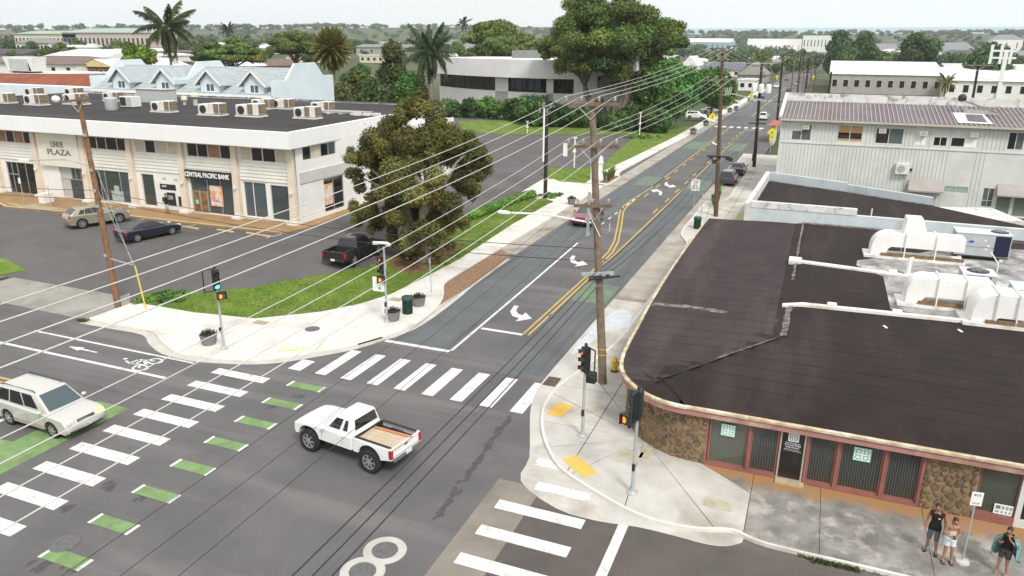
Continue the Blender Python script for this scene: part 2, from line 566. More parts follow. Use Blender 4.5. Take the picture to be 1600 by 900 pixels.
# arrows
def arrow(cx, cy, s, ang, curved=True, name='turn_arrow'):
    if curved:
        pts = [(1.15, -1.0), (0.75, -1.0), (0.55, -0.35), (0.1, 0.05), (-0.35, 0.2), (-0.35, -0.25), (-1.35, 0.45), (-0.35, 1.1), (-0.35, 0.62), (0.35, 0.45), (0.9, -0.1)]
    else:
        pts = [(-0.13, -1.0), (0.13, -1.0), (0.16, 0.1), (0.5, 0.1), (0.0, 1.0), (-0.5, 0.1), (-0.16, 0.1)]
    ca, sa = math.cos(ang), math.sin(ang)
    P = [(cx + (x * ca - y * sa) * s[0] if False else cx + x * s[0] * ca - y * s[1] * sa, cy + x * s[0] * sa + y * s[1] * ca) for x, y in pts]
    mb = MB()
    mb.add([(x, y, Z2) for x, y in P], [tuple(range(len(P)))])
    bm = bmesh.new()
    o = mb.build(name, white_p, road)
    bm.from_mesh(o.data)
    bmesh.ops.triangulate(bm, faces=bm.faces[:])
    bmesh.ops.recalc_face_normals(bm, faces=bm.faces[:])
    for f in bm.faces:
        if f.normal.z < 0: f.normal_flip()
    bm.to_mesh(o.data)
    bm.free()
    return o
def garrow(u, v, *a, **k):
    p = G(u, v)
    return arrow(p[0], p[1], *a, **k)
garrow(812, 490, (0.75, 1.25), math.pi)
garrow(902, 408, (0.75, 1.35), math.pi)
garrow(1046, 289, (0.7, 1.8), math.pi)
garrow(1027, 300, (0.7, 1.8), 0)
garrow(1118, 224, (0.7, 2.4), math.pi)
garrow(129, 546, (0.45, 1.05), R(90), False, 'lane_arrow')
# bike symbol made of painted rings and bars
def bike(cx, cy, s, ang, mat, z):
    ca, sa = math.cos(ang), math.sin(ang)
    T = lambda x, y: (cx + (x * ca - y * sa) * s, cy + (x * sa + y * ca) * s)
    mb = MB()
    for wx in (-0.55, 0.55):
        n = 16
        for k in range(n):
            a0, a1 = 2 * math.pi * k / n, 2 * math.pi * (k + 1) / n
            q = [T(wx + r * math.cos(a), -0.45 + r * 1.25 * math.sin(a)) for a, r in ((a0, 0.30), (a0, 0.42), (a1, 0.42), (a1, 0.30))]
            mb.quad(*[(x, y, z) for x, y in q])
    for (a, b) in (((-0.55, -0.45), (-0.2, 0.35)), ((-0.2, 0.35), (0.4, 0.3)), ((0.55, -0.45), (0.35, 0.55)), ((-0.05, -0.4), (0.38, 0.3)), ((-0.1, -0.4), (-0.25, 0.5)), ((-0.25, 0.75), (0.3, 0.6)), ((-0.3, 0.6), (-0.1, 1.2))):
        d = Vector((b[0] - a[0], b[1] - a[1])).normalized() * 0.07
        q = [T(a[0] - d.y, a[1] + d.x), T(a[0] + d.y, a[1] - d.x), T(b[0] + d.y, b[1] - d.x), T(b[0] - d.y, b[1] + d.x)]
        mb.quad(*[(x, y, z) for x, y in q])
    q = [T(0.02, 1.35), T(0.22, 1.35), T(0.22, 1.6), T(0.02, 1.6)]
    mb.quad(*[(x, y, z) for x, y in q])
    o = mb.build('bike_symbol', mat, road)
    bm = bmesh.new()
    bm.from_mesh(o.data)
    for f in bm.faces:
        f.normal_update()
        if f.normal.z < 0: f.normal_flip()
    bm.to_mesh(o.data)
    bm.free()
p = G(222, 568)
bike(p[0], p[1], 0.85, R(90), white_p, Z3)
p = G(931, 458)
rect('green_bike_box', p[0] - 1.15, p[0] + 1.15, p[1] - 2.0, p[1] + 2.0, Z2, green_f)
bike(p[0], p[1] - 0.2, 0.8, 0, green_p, Z3)
for (u, v, w, d) in ((1015, 283, 1.3, 3.3), (1093, 289, 1.2, 3.3), (1087, 227, 1.4, 5), (1152, 230, 1.2, 5)):
    p = G(u, v)
    rect('green_bike_box', p[0] - w, p[0] + w, p[1] - d, p[1] + d, Z2, green_f)
# manhole covers
def manhole(x, y, r, collar, z=0.0):
    if collar:
        mb = MB()
        mb.lathe([(r + 0.28, 0.0), (r + 0.28, Z2 if y > 17 else Z2 + 0.003)], 28, (x, y, 0))
        mb.build('manhole_collar', conc2, road)
    mb = MB()
    mb.lathe([(r, 0.001), (r, 0.014), (r * 0.88, 0.014), (r * 0.86, 0.010), (r * 0.66, 0.010), (r * 0.64, 0.014), (r * 0.5, 0.014), (r * 0.48, 0.010), (r * 0.3, 0.010), (r * 0.28, 0.014), (0.02, 0.014)], 28, (x, y, z + .008))
    return mb.build('manhole_cover', iron, road)
manhole(-21.1, 13.75, 0.46, False)
manhole(-11.35, 17.45, 0.42, True)
manhole(-11.45, 16.3, 0.42, True)
p = G(800 + 265 / 4, 400 + 375 / 4); manhole(p[0], p[1], 0.36, False)
p = G(800 + 65 / 4, 400 + 260 / 4); manhole(p[0], p[1], 0.4, False)
# tar seams, drips and cracks
tar = pm('tar_stain', (0.062, 0.059, 0.058), (0.085, 0.081, 0.08), 6, 0.8)
def drip(pts, w, n=40, seed=1):
    r = random.Random(seed)
    mb = MB()
    for i in range(n):
        t = r.random() * (len(pts) - 1)
        a, b = pts[int(t)], pts[min(int(t) + 1, len(pts) - 1)]
        k = t - int(t)
        x, y = a[0] + (b[0] - a[0]) * k + r.gauss(0, w), a[1] + (b[1] - a[1]) * k + r.gauss(0, w)
        s = r.uniform(0.03, 0.12)
        m = 7
        mb.add([(x + s * r.uniform(.6, 1.2) * math.cos(2 * math.pi * j / m), y + 1.8 * s * r.uniform(.6, 1.2) * math.sin(2 * math.pi * j / m), Z1 + 0.0001 * i) for j in range(m)], [tuple(range(m))])
    o = mb.build('oil_stain', tar, road)
drip([G(u, v)[:2] for u, v in ((684, 808), (715, 765))], 0.06, 40, 1)
drip([G(u, v)[:2] for u, v in ((725, 750), (750, 715), (775, 680), (800, 650))], 0.07, 80, 2)
for k, (u, v) in enumerate(((100, 793), (165, 760), (215, 775), (240, 690), (60, 882), (105, 888), (460, 620), (420, 635))):
    p = G(u, v)
    drip([p[:2], p[:2] + np.array([0.3, 0.1])], 0.12, 14, 20 + k)
for pts in (((-20.5, 34), (-20.3, 60), (-20.4, 110)), ((-15.2, 37.5), (-15.4, 60), (-15.3, 100)), ((-12.6, 27), (-12.2, 33), (-12.3, 80)), ((-26.5, 10), (-22.4, 11.5), (-14, 9)), ((-60, 23), (-28, 22.6), (-23, 22.9))):
    q = []
    r = random.Random(len(q) + int(pts[0][1]))
    for i in range(len(pts) - 1):
        for k in range(12):
            t = k / 12
            q.append((pts[i][0] + (pts[i + 1][0] - pts[i][0]) * t + r.gauss(0, .03), pts[i][1] + (pts[i + 1][1] - pts[i][1]) * t + r.gauss(0, .03)))
    line('tar_seam', q, 0.025, Z1 + 0.002, tar)

# ---------------------------------------------------------------- slabs
def slabs(owner, poly, cuts, z0, z1, mat, gap=0.03, name='slab'):
    bm = bmesh.new()
    vs = [bm.verts.new((x, y, 0)) for x, y in poly]
    bm.faces.new(vs)
    for (px, py), (nx, ny) in cuts:
        bmesh.ops.bisect_plane(bm, geom=bm.verts[:] + bm.edges[:] + bm.faces[:], plane_co=(px, py, 0), plane_no=(nx, ny, 0))
    k = 0
    for f in bm.faces:
        if f.calc_area() < 0.02: continue
        P = [v.co.copy() for v in f.verts]
        f.normal_update()
        if f.normal.z < 0: P = P[::-1]
        n = len(P)
        Q = []
        for i in range(n):
            a, b, c = P[i - 1], P[i], P[(i + 1) % n]
            d1, d2 = (b - a), (c - b)
            if d1.length < 1e-4 or d2.length < 1e-4: Q.append(b); continue
            d1.normalize(); d2.normalize()
            n1, n2 = Vector((-d1.y, d1.x, 0)), Vector((-d2.y, d2.x, 0))
            s = n1 + n2
            if s.length < 0.2: Q.append(b); continue
            s.normalize()
            Q.append(b + s * (gap / 2) / max(0.4, s.dot(n1)))
        dz = random.uniform(-0.002, 0.002)
        mb = MB()
        mb.prism([(q.x, q.y) for q in Q], z0, z1 + dz)
        mb.build(name, mat, owner)
        k += 1
    bm.free()
    return k
def offset_line(pts, d):
    out = []
    for i, p in enumerate(pts):
        a, b = pts[max(i - 1, 0)], pts[min(i + 1, len(pts) - 1)]
        L = math.hypot(b[0] - a[0], b[1] - a[1])
        out.append((p[0] - (b[1] - a[1]) / L * d, p[1] + (b[0] - a[0]) / L * d))
    return out
def smooth_line(pts, n=4):
    # Catmull-Rom
    out = []
    for i in range(len(pts) - 1):
        p0, p1, p2, p3 = [np.array(pts[min(max(j, 0), len(pts) - 1)]) for j in (i - 1, i, i + 1, i + 2)]
        for k in range(n):
            t = k / n
            out.append(tuple(0.5 * ((2 * p1) + (-p0 + p2) * t + (2 * p0 - 5 * p1 + 4 * p2 - p3) * t * t + (-p0 + 3 * p1 - 3 * p2 + p3) * t ** 3)))
    out.append(tuple(pts[-1]))
    return out
def kerb(owner, pts, w=0.16, h=0.135, mat=conc, seg=None):
    inner = offset_line(pts, w)
    n = len(pts)
    mb = MB()
    vs = []
    for (a, b) in zip(pts, inner):
        dx, dy = b[0] - a[0], b[1] - a[1]
        vs += [(a[0], a[1], -0.05), (a[0] + dx * .1, a[1] + dy * .1, h - 0.03), (a[0] + dx * .3, a[1] + dy * .3, h), (b[0], b[1], h), (b[0], b[1], -0.05)]
    fs = []
    for i in range(n - 1):
        for k in range(4):
            fs.append((i * 5 + k, (i + 1) * 5 + k, (i + 1) * 5 + k + 1, i * 5 + k + 1))
    fs += [(0, 1, 2, 3, 4), tuple(n * 5 - 1 - k for k in range(5))]
    mb.add(vs, fs)
    o = mb.build('kerb', mat, owner)
    bm = bmesh.new()
    bm.from_mesh(o.data)
    bmesh.ops.recalc_face_normals(bm, faces=bm.faces[:])
    bm.to_mesh(o.data)
    bm.free()
    return inner
def gutter(pts, inner, mat, parent=road):
    n = min(len(pts), len(inner))
    mb = MB()
    mb.add([(x, y, Z3) for x, y in pts[:n]] + [(x, y, Z3) for x, y in inner[:n]], [(i, i + 1, n + i + 1, n + i) for i in range(n - 1)])
    o = mb.build('gutter', mat, parent)
    for p in o.data.polygons:
        if p.normal.z < 0: p.flip()
# ---- left corner pavement
kl = smooth_line([(-38.3, 29.0), (-36.5, 28.95), (-34.5, 28.95), (-33.3, 28.9), (-31.9, 28.1), (-30.3, 27.3), (-29.0, 27.1), (-27.5, 27.35), (-25.4, 28.0), (-24.4, 28.75), (-23.3, 29.9), (-21.8, 31.9), (-21.1, 33.4), (-20.7, 34.5), (-20.4, 36.7), (-20.8, 39.7), (-21.6, 41.8), (-22.3, 43.2), (-22.55, 45), (-22.55, 50), (-22.55, 60), (-22.55, 72)], 3)
grass_edge = [(-24.9, 72), (-24.8, 61.4), (-24.1, 49.2), (-24.3, 42.9), (-24.5, 39.8), (-25.3, 37.4), (-26.6, 35.3), (-29.4, 32.8), (-33.5, 32.2), (-38.3, 32.2)]
pave_l = struct('pavement_corner_left', MB().prism(offset_line(kl, 0.1) + grass_edge, -0.1, 0.112), joint)
kin = kerb(pave_l, kl)
cuts = [((x, 30), (1, 0)) for x in (-36.6, -34.2, -31.8)]
cuts += [((-24.5, 34.0), (math.cos(R(a)), math.sin(R(a)))) for a in (-52, -20, 18)]
cuts += [((0, y), (0, 1)) for y in (38.4, 40.5, 42.6, 44.7, 46.8, 48.9, 51, 53.1, 55.2, 57.3, 59.4, 61.5, 63.6, 65.7, 67.8, 69.9)]
slabs(pave_l, kin + [(x - 0.0, y) for x, y in grass_edge], cuts, 0.1, 0.13, conc)
gl = smooth_line([(-38.4, 28.4), (-36, 28.45), (-33.6, 28.45), (-32.2, 27.6), (-30.5, 26.85), (-28.6, 26.7), (-27, 27.0), (-25.2, 27.6), (-24, 28.4), (-23.0, 29.5), (-21.6, 31.3), (-20.8, 33.1), (-20.4, 34.1), (-20.05, 36.1), (-20.2, 40.7), (-20.5, 44.2), (-20.75, 51.2)], 3)
gin = smooth_line([(-38.3, 29.0), (-36.5, 28.95), (-33.3, 28.9), (-31.9, 28.1), (-30.3, 27.3), (-29.0, 27.1), (-27.5, 27.35), (-25.4, 28.0), (-24.4, 28.75), (-23.3, 29.9), (-21.8, 31.9), (-21.1, 33.4), (-20.7, 34.5), (-20.4, 36.7), (-20.8, 39.7), (-21.6, 41.8), (-21.6, 51)], 3)
gutter(gl, gin, conc2)
# mulch bed in the bulb-out and concrete parking lane beyond
mark('mulch_bed', [(-20.75, 38.6), (-20.65, 44), (-21.0, 52), (-22.5, 53.5), (-22.5, 44.6), (-22.2, 43), (-21.5, 41.6), (-20.9, 39.9)], 0.016, mulch_m)
rect('concrete_bay', -22.6, -20.85, 52.5, 330, Z2, conc_bay)
struct_box = MB().box(-22.0, -20.95, 33.6, 34.4, 0.02, 0.13)
slot = MB()
q = [(-21.75, 31.95), (-21.05, 33.35)]
slot.add([(-21.80, 31.9, 0.02), (-21.14, 33.3, 0.02), (-21.14, 33.3, 0.10), (-21.80, 31.9, 0.10)], [(0, 1, 2, 3)])
o = slot.build('storm_inlet', flat('void_black', (0.01, 0.01, 0.01), 0.9), pave_l)
o.location = (0.035, -0.025, 0)
for (u, v, w, d, m) in ((408, 504, 0.9, 0.55, 'cover_tan'), (619, 468, 0.8, 0.6, 'cover_tan')):
    p = G(u, v, 0.13)
    rect('access_cover', p[0] - w / 2, p[0] + w / 2, p[1] - d / 2, p[1] + d / 2, 0.138, pm('cover_tan', (0.42, 0.34, 0.24), (0.30, 0.25, 0.18), 3), pave_l)
p = G(488, 514, 0.13)
MB().lathe([(0.42, 0.0), (0.42, 0.012), (0.3, 0.012), (0.29, 0.008), (0.05, 0.008)], 24, (p[0], p[1], 0.128)).build('manhole_cover', iron, pave_l)
p = G(457, 549, 0.13)
mark('tactile_pad', [(p[0] - .75, p[1] - .25), (p[0] + .5, p[1] + .35), (p[0] + .25, p[1] + .75), (p[0] - .9, p[1] + .2)], 0.14, pm('tactile_faded', (0.72, 0.66, 0.36), (0.62, 0.58, 0.36), 3), pave_l)
# ---- driveway into the bank lot and old pavement further west
lot = struct('parking_lot', sheet([(-150, 29.5), (-38.3, 29.5), (-38.3, 32.0), (-24.6, 32.0), (-24.6, 158), (-150, 158)], 0.02, 2.5), asph_lot)
dw = struct('driveway', sheet([(-50.5, 29.2), (-38.4, 28.9), (-38.4, 32.0), (-40.2, 33.6), (-50.0, 33.4)], 0.055, 3.0, skirt=0.1), pm('concrete_drive', (0.34, 0.325, 0.29), (0.25, 0.235, 0.205), 0.5, 0.95, 0.3, 30, c3=(0.20, 0.185, 0.165), s3=0.3, speck=.12))
for k in range(40):
    x = -49.5 + 9.3 * random.random()
    y = 32.2 + 1.2 * random.random()
    mark('pavement_crack', [(x, y), (x + random.uniform(.1, .3), y + .03), (x + random.uniform(.1, .3), y + .06), (x, y + .03)], tz(x, y) + 0.062, joint, dw)
pw = struct('pavement_west', MB().box(-150, -50.5, 29.3, 32.8, -0.1, 0.11), joint)
for k in range(12): MB().box(-50.55 - 3 * (k + 1) + .03, -50.55 - 3 * k, 29.32, 32.75, 0.1, 0.13).build('slab', conc_old, pw)
# ---- verge past the driveway on the left of the main road
apron = struct('driveway_apron', sheet([(-22.55, 72), (-22.55, 84.5), (-24.6, 85.2), (-29.5, 84.0), (-29.0, 74.8), (-24.9, 72)], 0.075, 2.5, skirt=0.12), conc)
kv = [(-22.55, 84.8), (-22.2, 86), (-22.3, 91), (-23.2, 94), (-23.4, 96.5), (-22.9, 120), (-22.45, 137), (-22.3, 176), (-21.2, 310)]
pave_v = struct('pavement_verge', MB().prism(offset_line(kv, 0.1) + [(-23.6, 310), (-24.2, 178), (-24.2, 137), (-25.0, 108), (-25.6, 93), (-25.0, 85.2)], -0.1, 0.112), joint)
kvi = kerb(pave_v, kv)
slabs(pave_v, kvi + [(-23.6, 310), (-24.2, 178), (-24.2, 137), (-25.0, 108), (-25.6, 93), (-25.0, 85.2)], [((0, y), (0, 1)) for y in [87 + 2.5 * k for k in range(26)]], 0.1, 0.13, conc)
rect('planting_bed', -23.6, -22.5, 85.8, 91.5, 0.145, mulch_m, pave_v)
# ---- right corner pavement
kr = smooth_line([(16, 23.15), (6, 22.55), (2.4, 22.5), (0.4, 22.5), (-0.4, 22.6), (-1.1, 22.85), (-2.0, 22.55), (-2.7, 22.4), (-3.8, 22.4), (-5.13, 22.87), (-6.64, 23.67), (-7.42, 24.16), (-8.0, 24.73), (-8.88, 26.1), (-9.55, 27.6), (-9.9, 28.9), (-10.0, 30.4), (-9.9, 31.6), (-9.4, 34), (-8.9, 37), (-8.75, 39.5), (-8.75, 48), (-8.85, 59.5), (-9.1, 61.6), (-9.9, 63.8), (-10.15, 66), (-10.15, 72), (-10.15, 78.5), (-9.6, 80.5), (-8.3, 81.8), (-8.2, 90), (-8.2, 105), (-9.6, 107.5), (-10.3, 110), (-10.3, 120)], 3)
kr = kr[::-1]
kr = [tuple(p) for p in kr]
inner_r = [(16, 27.5), (-4, 27.5), (-4.0, 120)]
pave_r = struct('pavement_corner_right', MB().prism(kr[::-1][::-1] + inner_r[:1] + inner_r[1:], -0.1, 0.112), joint)
kri = kerb(pave_r, kr[::-1], mat=conc)
def keep_new(p): return p
# old stained pavement east of the corner, new pale slabs round it
kri_new = [p for p in kri if p[0] <= -0.75]
kri_old = [p for p in kri if p[0] > -0.75]
poly_new = [(-0.75, kri_old[-1][1])] + kri_new + [(-4.0, 120), (-4.0, 27.5), (-0.75, 25.2)]
cuts = [((-5.2, 27.6), (math.cos(R(a)), math.sin(R(a)))) for a in (5, 35, 62, 92, 122, 152)] + [((-7.35, 0), (1, 0))]
cuts += [((0, y), (0, 1)) for y in [31.2, 33.8, 36.4] + [39 + 3 * k for k in range(27)]]
slabs(pave_r, poly_new, cuts, 0.1, 0.13, conc2, 0.035)
old_m = pm('concrete_stained', (0.30, 0.285, 0.26), (0.15, 0.143, 0.132), 0.9, 0.95, 0.3, 30, c3=(0.40, 0.38, 0.345), s3=1.3, spec=0.15, speck=.15)
nt = old_m.node_tree     # rust-coloured soil washed along the wall foot
pb_ = nt.nodes['Principled BSDF']
src = pb_.inputs['Base Color'].links[0].from_socket
tc_ = nt.nodes.new('ShaderNodeTexCoord')
sx_ = nt.nodes.new('ShaderNodeSeparateXYZ')
nz_ = nt.nodes.new('ShaderNodeTexNoise')
nz_.inputs['Scale'].default_value = 1.3
nz_.inputs['Detail'].default_value = 7.0
ma_ = nt.nodes.new('ShaderNodeMath')
ma_.operation = 'MULTIPLY_ADD'
ma_.inputs[1].default_value = 2.2
mr_ = nt.nodes.new('ShaderNodeMapRange')
mr_.inputs[1].default_value, mr_.inputs[2].default_value = 26.55, 27.3
mi_ = nt.nodes.new('ShaderNodeMix')
mi_.data_type = 'RGBA'
mi_.inputs[7].default_value = (0.36, 0.20, 0.09, 1)
for a, c in ((tc_.outputs['Object'], sx_.inputs[0]), (tc_.outputs['Object'], nz_.inputs['Vector']), (nz_.outputs['Fac'], ma_.inputs[0]), (sx_.outputs['Y'], ma_.inputs[2]), (ma_.outputs[0], mr_.inputs[0]), (mr_.outputs[0], mi_.inputs[0]), (src, mi_.inputs[6]), (mi_.outputs[2], pb_.inputs['Base Color'])): nt.links.new(a, c)
slabs(pave_r, [(-4.0, 27.5), (-.75, 25.2), (-.75, 27.5)], [], 0.1, 0.13, old_m, 0.02)
slabs(pave_r, kri_old + [(-0.75, kri_old[-1][1]), (-0.75, 27.5), (16, 27.5)], [((x, 0), (1, 0)) for x in (1.6, 4.9, 8.2, 11.5)], 0.1, 0.13, old_m, 0.02)
for (u, v, w, d) in ((1122, 788, 0.95, 0.55), (985, 711, 0.9, 0.8), (1009, 708, 0.35, 0.9)):
    p = G(u, v, 0.13)
    MB().cbox((p[0], p[1], 0.136), (w, d, 0.02), R(-3)).build('access_cover', pm('cover_tan2', (0.50, 0.46, 0.34), (0.36, 0.33, 0.25), 2.5), pave_r)
tact = pm('tactile_yellow', (0.74, 0.47, 0.10), (0.66, 0.41, 0.09), 3)
for (u, v, w, d, a) in ((875, 640, 0.75, 1.25, -8), (906, 728, 1.45, 0.68, -38)):
    p = G(u, v, 0.14)
    MB().cbox((p[0], p[1], 0.136), (w, d, 0.024), R(a)).build('tactile_pad', tact, pave_r)
gr = smooth_line([(-0.75, 22.3), (-1.2, 21.9), (-1.9, 21.75), (-2.8, 21.8), (-4.1, 21.8), (-5.5, 21.6), (-7.0, 21.75), (-8.8, 22.9), (-9.1, 24.6), (-9.95, 26.9), (-10.6, 28.8), (-11.0, 31.2), (-11.05, 36), (-11.05, 45)], 3)
gri = smooth_line([(-0.72, 22.6), (-1.1, 22.9), (-2.0, 22.6), (-2.8, 22.45), (-3.8, 22.45), (-5.13, 22.95), (-6.64, 23.75), (-7.95, 24.75), (-8.85, 26.1), (-9.55, 27.6), (-9.9, 28.9), (-9.95, 31.3), (-9.0, 36), (-8.9, 45)], 3)
gutter(gr, gri, conc2)
rect('concrete_bay', -11.05, -8.7, 45, 64, Z3, conc_bay)
mark('concrete_bay', [(-11.05, 64), (-10.1, 64), (-10.1, 79.5), (-8.2, 82), (-8.2, 108), (-11.05, 108)], Z3, conc_bay)
# pale wash running across the bay from the downspout
wet = pm('wash_stain', (0.60, 0.63, 0.66), (0.46, 0.48, 0.50), 1.5, 0.35)
mark('wash_stain', [(-8.9, 40.4), (-9.2, 42.2), (-10.0, 43.4), (-10.5, 42.6), (-10.8, 39.5), (-10.9, 36.5), (-10.75, 35), (-10.3, 37.0), (-9.9, 39.2)], Z3 + 0.004, wet)
drain = empty('drain_grate', (-10.6, 31.6, 0.0), 0, 'rusty iron drain grate in the gutter beside the wide crosswalk', 'grate')
MB().box(-.32, .32, -.5, .5, 0.013, 0.02).build('pit', flat('void_black', (0.01,) * 3, .9), drain)
for k in range(9): MB().box(-.30, .30, -.48 + .118 * k, -.43 + .118 * k, 0.02, 0.035).build('bar', pm('grate_rust', (0.22, 0.17, 0.13), (0.12, 0.09, 0.07), 6), drain)
# ---- lawns
def lawn(name, poly, h=0.10, parent=None, cell=1.5):
    return struct(name, sheet(poly, h, cell, skirt=0.15), lawn_m)
lotedge = [tuple(GT(u, v, 0.05)[:2]) for u, v in ((735, 345), (700, 368), (640, 392), (572, 418), (520, 428), (470, 437), (400, 450), (320, 457), (222, 459))]
hedge_line = [tuple(GT(u, v, 0.05)[:2]) for u, v in ((838, 304), (735, 345))]
corner_lawn_poly = [(-24.85, 73), ] + grass_edge[1:] + lotedge[::-1] + [hedge_line[0]]
lawn('lawn_corner', corner_lawn_poly, 0.115)
base = GT(655, 405)
dpoly = [tuple(GT(u, v)[:2]) for u, v in ((606, 416), (622, 425), (648, 430), (668, 424), (688, 411), (714, 396), (722, 384), (700, 382), (660, 380), (628, 390))]
struct('bare_soil', sheet(dpoly, 0.15, 2.0), dirt)
island = [tuple(GT(u, v)[:2]) for u, v in ((845, 272), (860, 264), (935, 262), (948, 268), (930, 280), (915, 287), (858, 281))]
lawn('lawn_island', island, 0.09)
verge = [(-25.6, 93), (-25.0, 108), (-24.2, 137), (-24.0, 158)] + [tuple(GT(u, v)[:2]) for u, v in ((1010, 196), (985, 220), (960, 240), (940, 262))]
lawn('lawn_verge', verge, 0.09)
back = [tuple(GT(u, v)[:2]) for u, v in ((715, 190), (880, 186), (1010, 196), (1000, 210), (880, 210), (725, 206))]
lawn('lawn_office', back, 0.09)
fl = [(-150, 32.8), (-51.5, 32.8), (-50.6, 34.2), (-54, 35.2), (-150, 36)]
lawn('lawn_west', fl, 0.11, cell=4)
# grass tufts
def tufts(name, polys, n, hmin, hmax, seed, cols=((.15, .24, .035), (.10, .18, .022), (.22, .27, .06)), zoff=0.1):
    r = np.random.default_rng(seed)
    V, F, Cc = [], [], []
    from mathutils.geometry import intersect_point_line
    def inside(x, y, P):
        c = False
        j = len(P) - 1
        for i in range(len(P)):
            if (P[i][1] > y) != (P[j][1] > y) and x < (P[j][0] - P[i][0]) * (y - P[i][1]) / (P[j][1] - P[i][1]) + P[i][0]: c = not c
            j = i
        return c
    for P, k in polys:
        x0, x1 = min(p[0] for p in P), max(p[0] for p in P)
        y0, y1 = min(p[1] for p in P), max(p[1] for p in P)
        c = 0
        while c < k:
            x, y = r.uniform(x0, x1), r.uniform(y0, y1)
            if not inside(x, y, P): continue
            c += 1
            h, a = r.uniform(hmin, hmax), r.uniform(0, 6.28)
            w = h * 0.35
            z = tz(x, y) + zoff
            i = len(V)
            dx, dy = math.cos(a) * w, math.sin(a) * w
            lx, ly = r.normal(0, h * .5, 2)
            V += [(x - dx, y - dy, z), (x + dx, y + dy, z), (x + lx, y + ly, z + h)]
            F.append((i, i + 1, i + 2))
            Cc.append(cols[int(r.integers(len(cols)))])
    me = bpy.data.meshes.new(name)
    me.from_pydata(V, [], F)
    ca = me.color_attributes.new('leafcol', 'FLOAT_COLOR', 'CORNER')
    ca.data.foreach_set('color', np.repeat(np.c_[np.array(Cc), np.ones(len(Cc))], 3, axis=0).ravel())
    me.materials.append(leafmat('grass_blade'))
    return link(name, me)
g = tufts('grass', [(corner_lawn_poly, 42000), (island, 3000), (verge, 7000), (back, 3000), (fl, 1500)], 0, 0.04, 0.11, 3)
tag(g, 'short mown green grass on the lawns beside the pavement', 'grass', kind='stuff')
weeds = tufts('weeds', [([(1.0, 22.36), (8.0, 22.64), (8.0, 22.5), (1.0, 22.22)], 420), ([(1.4, 22.3), (2.8, 22.35), (2.8, 22.15), (1.4, 22.1)], 260), ([(-38.9, 29.0), (-38.2, 29.0), (-38.2, 28.6), (-38.9, 28.6)], 160)], 0, 0.05, 0.15, 5, cols=((.05, .08, .02), (.08, .1, .03), (.11, .12, .05)), zoff=0.0)
tag(weeds, 'weeds sprouting along the old kerb foot', 'weeds', kind='stuff')
# ================================================================ building helpers
void = flat('void_black', (0.01, 0.01, 0.01), 0.9)
def TX(Y):      # wall facing -Y: a = x, b = z, c = depth into the building
    return lambda a, b, c: (a, Y + c, b)
def TE(X):      # wall facing +X: a = y
    return lambda a, b, c: (X - c, a, b)
def wall(name, root, T, a0, a1, b0, b1, holes, mat, depth=0.25, flip=False):
    A = sorted(set([a0, a1] + [v for h in holes for v in h[:2]]))
    B = sorted(set([b0, b1] + [v for h in holes for v in h[2:4]]))
    mb = MB()
    for i in range(len(A) - 1):
        for j in range(len(B) - 1):
            ca, cb = (A[i] + A[i + 1]) / 2, (B[j] + B[j + 1]) / 2
            if any(h[0] < ca < h[1] and h[2] < cb < h[3] for h in holes): continue
            mb.quad(T(A[i], B[j], 0), T(A[i + 1], B[j], 0), T(A[i + 1], B[j + 1], 0), T(A[i], B[j + 1], 0))
    for h in holes:
        p = [(h[0], h[2]), (h[1], h[2]), (h[1], h[3]), (h[0], h[3])]
        for k in range(4):
            (xa, ya), (xb, yb) = p[k], p[(k + 1) % 4]
            mb.quad(T(xa, ya, 0), T(xa, ya, depth), T(xb, yb, depth), T(xb, yb, 0))
    return mb.build(name, mat, root, world=True, weld=True)
def tbox(mb, T, a0, a1, b0, b1, c0, c1):
    P = [T(a, b, c) for c in (c0, c1) for (a, b) in ((a0, b0), (a1, b0), (a1, b1), (a0, b1))]
    x = [min(p[i] for p in P) for i in range(3)]
    X = [max(p[i] for p in P) for i in range(3)]
    return mb.box(x[0], X[0], x[1], X[1], x[2], X[2])
def window(root, T, a0, a1, b0, b1, cols=(0.5,), rows=(), fm=None, gm=None, d=0.12, fw=0.06, name='window'):
    mb = MB()
    for (p0, p1, q0, q1) in ((a0, a0 + fw, b0, b1), (a1 - fw, a1, b0, b1), (a0 + fw, a1 - fw, b0, b0 + fw), (a0 + fw, a1 - fw, b1 - fw, b1)):
        tbox(mb, T, p0, p1, q0, q1, d - 0.05, d + 0.03)
    w = mb.build(name, fm, root, world=True)
    ca = [a0] + [a0 + (a1 - a0) * c for c in cols] + [a1]
    for c in ca[1:-1]: tbox(MB(), T, c - fw / 2, c + fw / 2, b0 + fw, b1 - fw, d - 0.04, d + 0.02).build('mullion', fm, w, world=True)
    for r_ in rows:
        bb = b0 + (b1 - b0) * r_
        tbox(MB(), T, a0 + fw, a1 - fw, bb - fw / 2, bb + fw / 2, d - 0.035, d + 0.015).build('transom', fm, w, world=True)
    for i in range(len(ca) - 1):
        g = gm[i % len(gm)] if isinstance(gm, (list, tuple)) else gm
        tbox(MB(), T, ca[i] + (fw if i == 0 else fw / 2), ca[i + 1] - (fw if i == len(ca) - 2 else fw / 2), b0 + fw, b1 - fw, d + 0.004, d + 0.02).build('pane', g, w, world=True)
    return w
